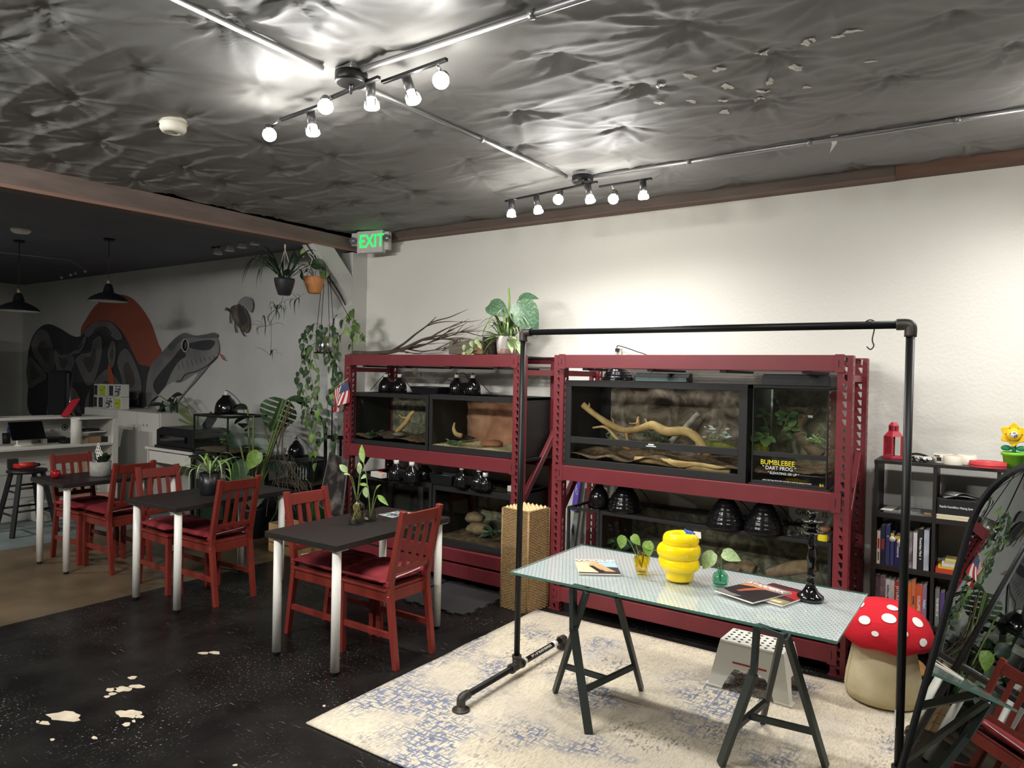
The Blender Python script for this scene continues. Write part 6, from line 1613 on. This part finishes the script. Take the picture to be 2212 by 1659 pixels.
# hand truck
t = thing('hand_truck', 'black tubular hand truck standing behind the left rack post', 'hand truck', (-5.2, 4.55, 0)); oo = t.location.copy()
MB().tube(smooth([at(672, 890, y=4.5)-oo, at(688, 900, y=4.52)-oo, at(701, 918, y=4.55)-oo, at(703, 960, y=4.56)-oo, at(702, 1020, y=4.57)-oo, at(698, 1090, y=4.58)-oo], 5), .017, 10).obj('frame_tube', m_blk, t)
MB().bar(at(702, 943, y=4.56)-oo, at(748, 946, y=4.56)-oo, .02, .035).obj('crossbar', m_blk, t)
for a in (722, 736): MB().bar(at(a, 946, y=4.56)-oo, at(a-2, 1060, y=4.56)-oo, .016, .016).obj('slat', m_blk, t)
MB().tube([at(748, 900, y=4.57)-oo, at(747, 1060, y=4.58)-oo], .017, 10).obj('frame_tube', m_blk, t)
w_ = MB().cyl((-.22, 0, .1), (-.17, 0, .1), .1, n=20).obj('wheel', m_dkplast, t); MB().cyl((.12, 0, .1), (.17, 0, .1), .1, n=20).obj('wheel', m_dkplast, t)
# leaning framed poster
a, b, c, d = at(712, 978, y=4.36), at(752, 994, y=4.32), at(738, 1130, y=4.20), at(688, 1090, y=4.24)
t = thing('framed_poster', 'narrow black framed poster leaning by the hand truck', 'picture frame', d)
a, b, c, d = [q-d for q in (a, b, c, d)]; nn = (b-a).cross(d-a).normalized(); nn = nn if nn.y < 0 else -nn
MB().add([a, b, c, d, a-nn*.012, b-nn*.012, c-nn*.012, d-nn*.012], [(0, 1, 2, 3), (4, 5, 6, 7), (0, 1, 5, 4), (1, 2, 6, 5), (2, 3, 7, 6), (3, 0, 4, 7)]).obj('board', mat('poster_dark', (44, 42, 42), .25, col2=(120, 112, 106), vscale=9, thr=(.45, .75)), t)
MB().tube([a, b, c, d, a], .006, 6).obj('frame', mat('frame_grey', (90, 88, 86), .4), t)
# wooden crate with a plant
t = thing('wooden_crate', 'open pine crate with handle cut-out below the middle table', 'crate', (-5.52, 4.12, 0), -.02)
m_pine = mat('pine', (190, 156, 108), .75, var=.15, vscale=8, stretch=(1, 6, 1)); Wc, Dc, Hc = .46, .24, .27
m_pined = mat('pine_dark', (150, 124, 88), .8, var=.15, vscale=8)
for k in range(3):
    z0 = .01+k*.09
    for ya in (0, Dc): MB().box(.0, Wc, ya-.006, ya+.006, z0, z0+.075).obj('slat', m_pine, t, bevel=.002)
for xa in (0, Wc): MB().box(xa-.008, xa+.008, 0, Dc, .005, Hc).obj('end_board', m_pined, t, bevel=.002)
MB().box(-.0095, -.008, .1, .2, .19, .22).obj('handle_hole', m_deck, t)
MB().box(0, Wc, 0, Dc, .0, .008).obj('bottom', m_pined, t)
t = thing('green_bin', 'dark green plastic bin seen through the slats of a red chair', 'bin', (-5.29, 4.51, 0))
MB().lathe([(.065, 0), (.07, .01), (.085, .5), (.09, .505), (.085, .51), (.075, .48), (0, .1)], (0, 0, 0), 24).obj('body', mat('green_plastic', (30, 84, 42), .4), t)
t = thing('fallen_stem', 'broken green plant stem propped behind the nearest black table', 'plant stem', tuple(at(585, 1130, y=4.2))); oo = t.location.copy()
MB().tube(smooth([at(583, 1130, y=4.2)-oo, at(594, 1112, y=4.2)-oo, at(598, 1100, y=4.2)-oo, at(602, 1082, y=4.2)-oo, at(600, 1072, y=4.2)-oo], 5), [.006]*10+[.012]*6+[.004]*5, 6).obj('stem', m_lf2, t)
# storage boxes at the desk foot
t = thing('storage_boxes', 'green and black boxes with round emblem under the white desk', 'boxes', (-6.85, 4.42, 0))
MB().box(-.2, .3, -.1, .1, .0, .5).obj('box', mat('carton_green', (38, 56, 40), .6), t, bevel=.004); MB().open_lathe([(.04, 0), (.05, 0)], (0, 0, 0), 24).obj('emblem', MATS['white_print'], t, loc=(-.02, -.102, .36), rot=(PI/2, 0, 0))
# ---------------------------------------------------------------- lobby: counter, cabinet, desk
m_white = mat('white_counter', (208, 206, 198), .5, var=.04, vscale=3)
m_white2 = mat('white_worn_panel', (196, 194, 188), .6, var=.12, vscale=2.5)
CX = -8.36
t = thing('reception_counter', 'white reception counter with raised ledge and open desk below', 'counter', (CX, 3.5, 0))
ya, yb = -2.1, .60
MB().box(-.62, -.60, ya, yb, 0, 1.08).obj('back_panel', m_white2, t)
MB().box(-.66, -.28, ya, yb-.36, 1.085, 1.108).obj('raised_ledge', m_white, t, bevel=.003)
MB().box(-.60, .0, ya, yb, .785, .81).obj('desk_board', m_white, t, bevel=.003)
MB().cyl((-.10, .25, .81), (-.10, .25, 1.1), .055, n=24).obj('ledge_column', m_white, t)
MB().box(-.60, .0, yb, yb+.06, 0, 1.09).obj('end_panel', m_white, t, bevel=.003)
MB().box(-.60, .0, yb-.36, yb, 1.085, 1.108).obj('ledge_return', m_white, t, bevel=.003)
MB().box(-.32, -.30, ya, yb, 0, .785).obj('knee_panel', m_white2, t)
for z in (.24, .5): MB().box(-.300, -.297, ya, yb, z, z+.006).obj('panel_groove', mat('groove_grey', (120, 118, 112), .7), t)
for k, c in enumerate(((206, 196, 170), (196, 170, 120), (176, 170, 160), (170, 168, 158))): MB().box(-.296, -.28, .28+.07*k, .345+.07*k, .18, .62).obj('leaning_board', mat('board_%d' % k, c, .7), t)
cz = .811
def on_desk(px, py): q = at(px, py, z=cz); return (q.x, q.y, cz)
t = thing('point_of_sale_tablet', 'black tablet screen on a white stand on the reception desk', 'tablet', (-8.62, 3.30, cz), .1)
MB().box(-.06, .06, -.07, .07, 0, .012).obj('base', m_white, t, bevel=.004); MB().box(-.02, .01, -.07, .07, .01, .09).obj('stand', m_white, t, bevel=.004)
s = MB().box(-.008, .008, -.17, .17, -.105, .105).obj('screen', mat('screen_black', (10, 11, 14), .15), t, loc=(.06, 0, .165), rot=(0, -.45, 0), bevel=.012)
def cup(label, px, py, col, r, h, pens):
    t = thing('pen_cup', label, 'cup', on_desk(px, py)); MB().lathe([(r*.9, 0), (r, h), (r*.93, h), (r*.9, .01), (0, .01)], (0, 0, 0), 20).obj('cup', mat('cup_%d%d' % (px, py), col, .5), t)
    r_ = random.Random(px)
    for k in range(pens): a = r_.uniform(0, 6.28); MB().cyl((r*.3*math.cos(a), r*.3*math.sin(a), .01), (r*.9*math.cos(a), r*.9*math.sin(a), h+r_.uniform(.04, .09)), .005, n=6).obj('pen', (m_dkplast, m_chr, m_blue)[k % 3], t)
cup('black mesh pen cup full of pens at the left end of the desk', 12, 958, (28, 28, 30), .05, .12, 9)
cup('yellow cup beside the pen cup on the reception desk', 27, 956, (190, 164, 50), .045, .16, 0)
t = thing('receipt_printer', 'small black card reader by the ledge column', 'card reader', on_desk(148, 957)); MB().prism([(-.06, 0), (.06, 0), (.06, .03), (-.02, .06), (-.06, .05)], 'y', -.08, .08).obj('body', m_dkplast, t, bevel=.004)
t = thing('office_bits', 'stack of dark trays and paper at the back of the desk', 'desk tray', on_desk(118, 955)); MB().box(-.08, .04, -.1, .12, 0, .03).obj('tray', m_dkplast, t); MB().box(-.07, .05, -.11, .1, .035, .06).obj('tray', m_sock, t); MB().box(.0, .06, -.14, -.1, 0, .05).obj('white_block', m_white, t)
t = thing('yellow_ball', 'small yellow-orange ball next to the tablet stand', 'ball', on_desk(91, 955)); MB().sphere((0, 0, .03), .03, 14, 10).obj('ball', mat('ball_yellow', (196, 150, 40), .5), t)
t = thing('tissue_box', 'brown carton and clear bag in the desk cubby', 'box', on_desk(203, 955)); MB().box(-.06, .06, -.07, .05, 0, .07).obj('carton', mat('kraft', (150, 122, 92), .8), t, bevel=.003); MB().box(-.05, .05, .055, .13, 0, .06).obj('carton', m_dkplast, t, bevel=.003)
t = thing('laptop_stand', 'dark disc on a white plate in the desk cubby', 'plate', (CX-.25, 3.93, .94)); MB().box(-.15, .15, -.14, .14, -.012, 0).obj('shelf_plate', m_white, t); MB().lathe([(.13, 0), (.13, .02), (0, .03)], (0, 0, 0), 24).obj('disc', mat('navy_disc', (28, 28, 44), .5), t)
for (a, b, r, c) in ((140, 923, .035, (40, 42, 48)), (112, 930, .02, (150, 110, 60))):
    t = thing('round_sticker', 'round dark emblem sticker on the counter back' if r > .03 else 'small round tan sticker on the counter back', 'sticker', tuple(at(a, b, x=CX-.598)))
    MB().cyl((0, 0, 0), (.003, 0, 0), r, n=24).obj('disc', mat('stk_%d' % a, c, .5), t); MB().cyl((.003, 0, 0), (.004, 0, 0), r*.72, n=20).obj('ring', mat('stk_ring', (190, 190, 188), .5), t); MB().cyl((.004, 0, 0), (.005, 0, 0), r*.5, n=20).obj('centre', mat('stk_%d' % a), t)
t = thing('service_bell', 'chrome service bell on the raised counter ledge', 'bell', tuple(at(150, 901, x=CX-.42)))
t.location.z = 1.108
MB().lathe([(.05, 0), (.05, .008), (.045, .012), (.04, .03), (.025, .044), (0, .05)], (0, 0, 0), 22).obj('dome', m_chr, t); MB().cyl((0, 0, .05), (0, 0, .065), .006, n=8).obj('button', m_chr, t)
t = thing('tent_sign', 'red folding table sign seen edge-on on the counter', 'table sign', (CX-.3, 3.78, 1.108))
MB().bar((.05, -.09, 0), (0, .05, .19), .012, .16, up=(1, 0, 0)).obj('red_face', mat('sign_red', (172, 30, 46), .5), t); MB().bar((-.02, .09, 0), (0, .05, .19), .012, .14, up=(1, 0, 0)).obj('back_face', m_dkplast, t)
t = thing('blue_vase', 'dark blue ginger jar at the far left end of the counter', 'vase', (CX-.46, 3.03, 1.108)); MB().lathe([(.04, 0), (.07, .03), (.075, .08), (.05, .12), (.03, .13), (.04, .15), (.02, .18), (0, .19)], (0, 0, 0), 24).obj('body', mat('blue_glaze', (36, 72, 120), .2), t)
for s in (-1, 1): MB().tube(smooth([(0, s*.05, .12), (0, s*.085, .13), (0, s*.08, .09), (0, s*.065, .08)], 4), .007, 6).obj('handle', MATS['blue_glaze'], t)
t = thing('dark_armchair', 'glossy black office chair back behind the counter', 'chair', (-10.3, 4.35, 0))
q0 = at(82, 895, y=4.35); q1 = at(106, 810, y=4.35)
MB().box(-.28, .28, -.04, .04, .75, 1.62).obj('backrest', mat('black_vinyl', (20, 20, 26), .3), t, bevel=.04); MB().box(-.3, .3, -.5, .04, .45, .56).obj('seat', MATS['black_vinyl'], t, bevel=.03)
for s in (-1, 1): MB().tube([(s*.3, -.05, .6), (s*.3, .0, 1.1), (s*.29, .02, 1.55)], .012, 8).obj('side_tube', m_chr, t)
MB().cyl((0, -.2, .05), (0, -.2, .45), .03, n=12).obj('column', m_blk, t)
for k in range(5): a = k*2*PI/5; MB().bar((0, -.2, .06), (.28*math.cos(a), -.2+.28*math.sin(a), .04), .04, .03).obj('base_spoke', m_blk, t)
t = thing('wall_cupboard', 'tall white cupboard doors with bar handles at the far left edge', 'cupboard', (-10.9, 3.55, 0)); oo = t.location.copy()
MB().box(-.5, .0, -.9, .0, 0, 2.25).obj('body', m_white2, t, bevel=.004); MB().box(0, .02, -.88, -.03, .03, 1.2).obj('door', m_white, t, bevel=.004); MB().box(0, .02, -.88, -.03, 1.23, 2.22).obj('door', m_white, t, bevel=.004)
for z in (1.5, 1.85): MB().cyl((.04, -.32, z-.1), (.04, -.32, z+.1), .008, n=8).obj('handle', m_chr, t)
t = thing('white_cabinet', 'white two-door cabinet with card boxes on top behind the counter', 'cabinet', (-8.69, 4.545, 0))
MB().box(-1.35, .5, .02, .49, 0, 1.135).obj('body', m_white2, t, bevel=.003); MB().box(-1.34, -.486, 0, .02, .02, 1.13).obj('door', m_white2, t, bevel=.003); MB().box(-.47, -.008, 0, .02, .02, 1.13).obj('door', m_white, t, bevel=.003); MB().box(.008, .49, 0, .02, .02, 1.13).obj('door', m_white, t, bevel=.003)
for x in (-.05+.2, .1+.13): MB().sphere((x, 0, .98), .02, 8, 6, sz=(1, .2, 1)).obj('worn_mark', mat('grey_mark', (150, 148, 142), .7), t)
# printed card boxes on the cabinet
m_cb = mat('box_white', (206, 206, 200), .6)
art = [mat('print_lime', (176, 188, 60), .6, col2=(60, 62, 34), vscale=34, thr=(.56, .64)), mat('print_black_pattern', (210, 210, 206), .6, col2=(34, 34, 36), vscale=38, thr=(.46, .52)), mat('print_dark', (70, 62, 58), .6, col2=(40, 38, 38), vscale=20)]
def card_box(label, px, py, w, h, m):
    q = at(px, py, y=4.6); q.z = 1.1365 if py > 880 else 1.296; t = thing('card_box', label, 'box', tuple(q), 0, 'printed card boxes on the white cabinet')
    MB().box(0, w, 0, .1, 0, h).obj('carton', m_cb, t, bevel=.002); MB().box(w*.08, w*.92, -.0015, 0, h*.06, h*.9).obj('printed_front', m, t)
for lab, a in (('lime-green fronted card box, upper row second from left', (213, 861, .2, .155, art[0])), ('dark card box at the left end of the upper row', (203, 861, .1, .15, art[2])), ('dark card box in the middle of the upper row', (235, 861, .12, .155, art[2])),
               ('black and white patterned card box at the right end of the upper row', (247, 860, .17, .16, art[1])), ('dark card box at the left end of the lower row', (202, 890, .1, .155, art[2])), ('second dark card box of the lower row', (212, 890, .13, .155, art[2])),
               ('black and white patterned card box in the lower row', (227, 889, .19, .155, art[1])), ('lime-green fronted card box at the right end of the lower row', (247, 889, .17, .155, art[0]))): card_box(lab, *a)
# white desk with printer
t = thing('white_desk', 'white desk with drawer carrying a black printer', 'desk', (-7.95, 4.28, 0))
MB().box(-.02, .925, -.02, .62, .755, .785).obj('top', m_white, t, bevel=.003); MB().box(0, .02, 0, .6, 0, .755).obj('side_panel', m_white, t); MB().box(.9, .92, 0, .6, 0, .755).obj('side_panel', m_white, t)
MB().box(.04, .9, 0, .02, .62, .74).obj('drawer_front', m_white, t, bevel=.003); MB().box(.02, .9, .55, .58, .0, .6).obj('back_panel', m_white2, t)
t = thing('printer', 'black inkjet printer on the white desk', 'printer', (-7.80, 4.28, .785))
MB().box(0, .74, 0, .42, 0, .03).obj('base', m_dkplast, t); MB().prism([(0, .03), (.74, .03), (.74, .2), (.68, .235), (.1, .235), (.0, .2)], 'y', .02, .42).obj('body', mat('printer_black', (18, 19, 24), .3), t, bevel=.006)
MB().bar((.5, .3, .22), (.6, .34, .38), .14, .008, up=(0, 1, 0)).obj('paper_guide', m_dkplast, t); MB().box(.1, .6, .0, .022, .08, .15).obj('front_slot', m_gblk, t, bevel=.004)
t = thing('dark_plant', 'dark drooping plant silhouette behind the printer', 'plant', (-7.75, 4.78, .785)); oo = t.location.copy()
pot(t, .12, .2, m_blkpot)
rr = random.Random(31)
for k in range(13):
    q = at(rr.uniform(345, 395), rr.uniform(845, 935), y=4.8)-oo; big_leaf(t, (0, 0, .18), q, (rr.uniform(-1, 1), -.3, rr.uniform(-1, .1)), rr.uniform(.18, .3), m_lf5, (0, -.8, .6), 'lance', .006)
# bar stool with drill
t = thing('bar_stool', 'round black wooden stool with splayed legs in front of the counter', 'stool', (-8.36+.0, 3.2, 0)); m_bst = mat('stool_black', (20, 20, 22), .45)
t.location = (-8.02, 3.10, 0)
MB().lathe([(.165, 0), (.175, .012), (.172, .03), (0, .032)], (0, 0, .6), 30).obj('seat', m_bst, t)
lt_ = []
for sx in (-1, 1):
    for sy in (-1, 1): MB().bar((sx*.2, sy*.2, 0), (sx*.1, sy*.1, .61), .038, .038, up=(sx, sy, 0)).obj('leg', m_bst, t, bevel=.004)
for z in (.2, .24, .42, .46):
    k = .2-.1*z/.61
    if z in (.2, .42): [MB().cyl((-k, s*k, z), (k, s*k, z), .011, n=8).obj('rung', m_bst, t) for s in (-1, 1)]
    else: [MB().cyl((s*k, -k, z), (s*k, k, z), .011, n=8).obj('rung', m_bst, t) for s in (-1, 1)]
t = thing('power_drill', 'red and black cordless drill lying on the black stool', 'drill', (-8.02, 3.09, .632), 1.35); m_dr = mat('drill_red', (176, 40, 32), .4)
MB().cyl((-.06, 0, .04), (.07, 0, .04), .03, n=14).obj('body', m_dr, t); MB().cyl((.07, 0, .04), (.12, 0, .04), .024, .014, n=14).obj('chuck', m_dkplast, t); MB().cyl((.12, 0, .04), (.165, 0, .04), .003, n=6).obj('bit', m_iron, t)
MB().bar((-.04, 0, .03), (-.08, .1, .03), .04, .045).obj('grip', m_dr, t, bevel=.008); MB().box(-.14, -.05, .09, .15, 0, .1).obj('battery', m_dkplast, t, bevel=.006)
t = thing('storage_bin', 'white plastic storage tub on the floor under the counter', 'bin', (-8.5, 3.60, 0)); o = MB(); o.add([(-.12, -.25, 0), (.12, -.25, 0), (.12, .25, 0), (-.12, .25, 0), (-.14, -.28, .2), (.14, -.28, .2), (.14, .28, .2), (-.14, .28, .2)], [(0, 1, 2, 3), (0, 1, 5, 4), (1, 2, 6, 5), (2, 3, 7, 6), (3, 0, 4, 7), (4, 5, 6, 7)]); o.obj('tub', mat('tub_plastic', (196, 194, 186), .4), t, bevel=.01)
MB().box(-.145, .145, -.285, .285, .2, .215).obj('lid', mat('tub_plastic'), t, bevel=.006); MB().box(.13, .142, -.08, .02, .08, .11).obj('grip', m_sock, t)
t = thing('pink_tub', 'faded pink tub partly hidden behind the chair', 'bin', (-8.17, 3.82, 0)); MB().lathe([(.13, 0), (.14, .01), (.18, .24), (.2, .245), (.19, .26), (.16, .25), (0, .2)], (0, 0, 0), 24).obj('tub', mat('pink_plastic', (176, 120, 108), .5), t)

# pendant lamps
m_pend = mat('pendant_black', (28, 30, 34), .35, metal=.3); m_pin = mat('pendant_inside', (206, 206, 200), .5)
def pendant(label, px, py, x, r):
    q = at(px, py, x=x); t = thing('pendant_lamp', label, 'pendant lamp', tuple(q))
    MB().open_lathe([(r, 0), (r*.97, .02), (r*.8, r*.26), (r*.5, r*.42), (r*.28, r*.5), (r*.24, r*.72), (r*.16, r*.95), (r*.12, r*.97)], (0, 0, 0), 32).obj('shade', m_pend, t)
    MB().open_lathe([(r*.985, .001), (r*.78, r*.24), (r*.45, r*.4), (0.001, r*.45)], (0, 0, 0), 32).obj('inner_shade', m_pin, t)
    MB().cyl((0, 0, r*.9), (0, 0, r*1.25), r*.1, n=14).obj('socket', mat('brass_grey', (140, 130, 112), .4, metal=.6), t)
    MB().cyl((0, 0, r*1.2), (0, 0, 2.995-q.z), .004, n=6).obj('cord', m_sock, t)
    MB().cyl((0, 0, 2.98-q.z), (0, 0, 2.999-q.z), .05, n=16).obj('ceiling_cup', m_pend, t)
    MB().sphere((0, 0, r*.15), r*.2, 12, 8).obj('bulb', m_pin, t)
pendant('black metal pendant lamp hanging in front of the orange sun mural', 234, 651, -7.6, .185)
pendant('black metal pendant lamp at the far left edge', 40, 672, -8.6, .195)

# ---------------------------------------------------------------- mural
mu = thing('snake_mural', 'painted mural of a grey python coiling before an orange sun', 'mural', (-10.0, YW, 1.6))
om = V((-10.0, YW, 1.6))
lay = [0]
def W2(a, b): q = at(a, b, y=YW); return (q.x-om.x, q.z-om.z)
def paint(name, pts, m, closed=True, k=5):
    lay[0] += 1; y = -.0012-.0006*lay[0]
    if k:
        p = [V((a, b, 0)) for a, b in pts]; n = len(p); out = []
        for i in range(n):
            a, b, c, d = p[i-1], p[i], p[(i+1) % n], p[(i+2) % n]
            for j in range(k):
                t_ = j/k; out.append(.5*((2*b)+(c-a)*t_+(2*a-5*b+4*c-d)*t_*t_+(3*b-a-3*c+d)*t_**3))
        pts = [(q.x, q.y) for q in out]
    w = [W2(*q) for q in pts]
    me = MB().add([(a, y, b) for a, b in w], [tuple(range(len(w)))]); me_ = me.obj(name, m, mu); return me_
def stroke(name, pts, wpx, m):
    lay[0] += 1; y = -.0012-.0006*lay[0]; s = smooth([V((a, b, 0)) for a, b in pts], 5); vs = []
    for i, q in enumerate(s):
        d = (s[min(i+1, len(s)-1)]-s[max(i-1, 0)]).normalized(); n = V((-d.y, d.x, 0))*wpx/2
        for e in (q+n, q-n): a, b = W2(e.x, e.y); vs.append((a, y, b))
    MB().add(vs, [(2*i, 2*i+1, 2*i+3, 2*i+2) for i in range(len(s)-1)]).obj(name, m, mu, fix=False)
Z1 = lambda *p: [(a/3.95, 500+b/3.95) for a, b in p]
m_sun = mat('paint_orange', (150, 82, 64), .8, var=.06, vscale=1.2)
m_p_dk = mat('paint_charcoal', (62, 63, 68), .8, var=.15, vscale=3); m_p_mid = mat('paint_mid_grey', (122, 120, 119), .8, col2=(88, 88, 92), vscale=1.6)
m_p_lt = mat('paint_pale_grey', (150, 148, 146), .8, col2=(112, 112, 114), vscale=1.8); m_p_wh = mat('paint_near_white', (186, 184, 180), .8); m_p_sm = mat('paint_smoke', (150, 150, 150), .85, col2=(120, 120, 122), vscale=2.)
paint('orange_sun', Z1((690, 900), (740, 740), (850, 600), (1000, 540), (1110, 560), (1200, 640), (1290, 780), (1350, 950), (1380, 1050), (1260, 1180), (1000, 1400), (800, 1300)), m_sun)
paint('coil', Z1((240, 1300), (235, 1100), (270, 920), (340, 820), (420, 790), (520, 830), (620, 890), (690, 890), (760, 800), (880, 760), (980, 790), (1060, 880), (1130, 1020), (1190, 1130), (1260, 1150), (1290, 1180), (1270, 1330), (1240, 1500), (900, 1590), (300, 1590)), m_p_dk)
for pts in (((270, 960), (330, 850), (400, 860), (440, 960), (470, 1080), (440, 1190), (390, 1190), (300, 1060)), ((470, 1010), (520, 1060), (600, 1050), (635, 1100), (600, 1190), (550, 1230), (500, 1190), (475, 1100)),
            ((650, 1100), (700, 1050), (780, 1030), (800, 940), (860, 900), (870, 1010), (850, 1130), (800, 1280), (750, 1310), (700, 1220)), ((420, 1450), (450, 1300), (500, 1245), (580, 1310), (650, 1360), (685, 1450), (640, 1570), (420, 1570)),
            ((1010, 1120), (1040, 1030), (1090, 1010), (1150, 1110), (1200, 1250), (1205, 1380), (1140, 1440), (1060, 1400), (1050, 1270)), ((740, 1440), (800, 1310), (870, 1220), (930, 1180), (1000, 1260), (1050, 1360), (1040, 1540), (760, 1570)),
            ((930, 1040), (960, 945), (990, 960), (990, 1080), (965, 1160), (940, 1120)), ((730, 860), (800, 790), (900, 770), (980, 800), (1050, 900), (1000, 920), (900, 840), (820, 850), (760, 900)), ((600, 1050), (680, 990), (735, 900), (740, 940), (690, 1030)),
            ((235, 1200), (260, 1080), (330, 1130), (410, 1240), (330, 1300), (260, 1330))):
    paint('saddle_patch', Z1(*pts), m_p_mid)
    c = (sum(p[0] for p in pts)/len(pts), sum(p[1] for p in pts)/len(pts))
    stroke('patch_edge', Z1(*(list(pts)+[pts[0]])), 1.1, m_p_lt)
    paint('patch_core', Z1(*[(c[0]+(a-c[0])*.5, c[1]+(b-c[1])*.5) for a, b in pts]), mat('paint_warm_grey', (96, 88, 84), .8, col2=(64, 62, 64), vscale=2.))
paint('orange_stripe', Z1((940, 1130), (960, 1160), (990, 1300), (950, 1310), (930, 1200)), mat('paint_dull_orange', (176, 92, 64), .8))
paint('head', Z1((1260, 1420), (1270, 1250), (1310, 1130), (1380, 1050), (1450, 970), (1520, 900), (1590, 865), (1660, 885), (1740, 890), (1800, 870), (1845, 865), (1870, 920), (1885, 1000), (1870, 1060), (1800, 1140), (1700, 1260), (1600, 1370), (1530, 1460), (1470, 1570), (1300, 1580)), m_p_lt)
paint('head_shade', Z1((1320, 1300), (1400, 1180), (1490, 1080), (1560, 1000), (1600, 1060), (1540, 1110), (1480, 1200), (1420, 1330), (1360, 1390)), m_p_dk)
paint('snout_band', Z1((1620, 960), (1720, 935), (1810, 925), (1850, 950), (1800, 1010), (1700, 1010), (1630, 990)), m_p_dk)
paint('crown_shade', Z1((1450, 975), (1530, 900), (1595, 868), (1680, 890), (1850, 868), (1865, 905), (1740, 912), (1610, 910), (1540, 950), (1480, 1020)), m_p_mid)
paint('throat', Z1((1340, 1500), (1380, 1380), (1480, 1290), (1560, 1290), (1700, 1210), (1620, 1330), (1500, 1470), (1440, 1560)), m_p_wh)
stroke('mouth', Z1((1520, 1280), (1560, 1270), (1600, 1220), (1700, 1190), (1790, 1140), (1865, 1070)), 2.4, m_p_dk)
for i in range(9): stroke('lip_scale', Z1((1530+i*38, 1110-i*6), (1545+i*38, 1180-i*12)), 1.1, m_p_mid)
paint('eye_ring', Z1((1565, 975), (1580, 925), (1600, 915), (1628, 945), (1630, 990), (1605, 1030), (1580, 1020)), m_p_wh)
paint('eye', Z1((1575, 975), (1588, 930), (1605, 925), (1620, 960), (1618, 1000), (1600, 1022), (1582, 1005)), mat('paint_black', (22, 22, 24), .6))
paint('eye_glint', Z1((1598, 950), (1612, 955), (1610, 990), (1598, 1000)), m_p_mid)
stroke('tongue', Z1((1875, 1040), (1900, 1050), (1920, 1085), (1945, 1100)), 2.2, mat('paint_tongue', (176, 72, 72), .8))
stroke('tongue', Z1((1905, 1055), (1925, 1070), (1930, 1095)), 1.4, mat('paint_tongue'))
Z3 = lambda *p: [(480+a*.1808, 480+b*.1808) for a, b in p]
paint('bee_wing', Z3((210, 1000), (240, 930), (310, 890), (380, 920), (400, 1000), (370, 1080), (300, 1010)), m_p_sm)
paint('bee_body', Z3((130, 1030), (190, 990), (260, 1000), (320, 1060), (360, 1180), (350, 1290), (300, 1320), (220, 1250), (150, 1150)), mat('paint_bee_fur', (120, 112, 92), .9, col2=(70, 64, 58), vscale=12))
paint('bee_band', Z3((215, 995), (262, 1000), (320, 1120), (330, 1190), (270, 1240), (230, 1150)), m_p_dk)
for pts in (((130, 1080), (125, 1150), (130, 1210)), ((190, 1180), (185, 1250), (200, 1320)), ((245, 1230), (260, 1300), (300, 1365)), ((130, 1080), (100, 1050), (65, 1050)), ((130, 1070), (105, 1035), (70, 1030))): stroke('bee_leg', Z3(*pts), 2.6, m_p_dk)
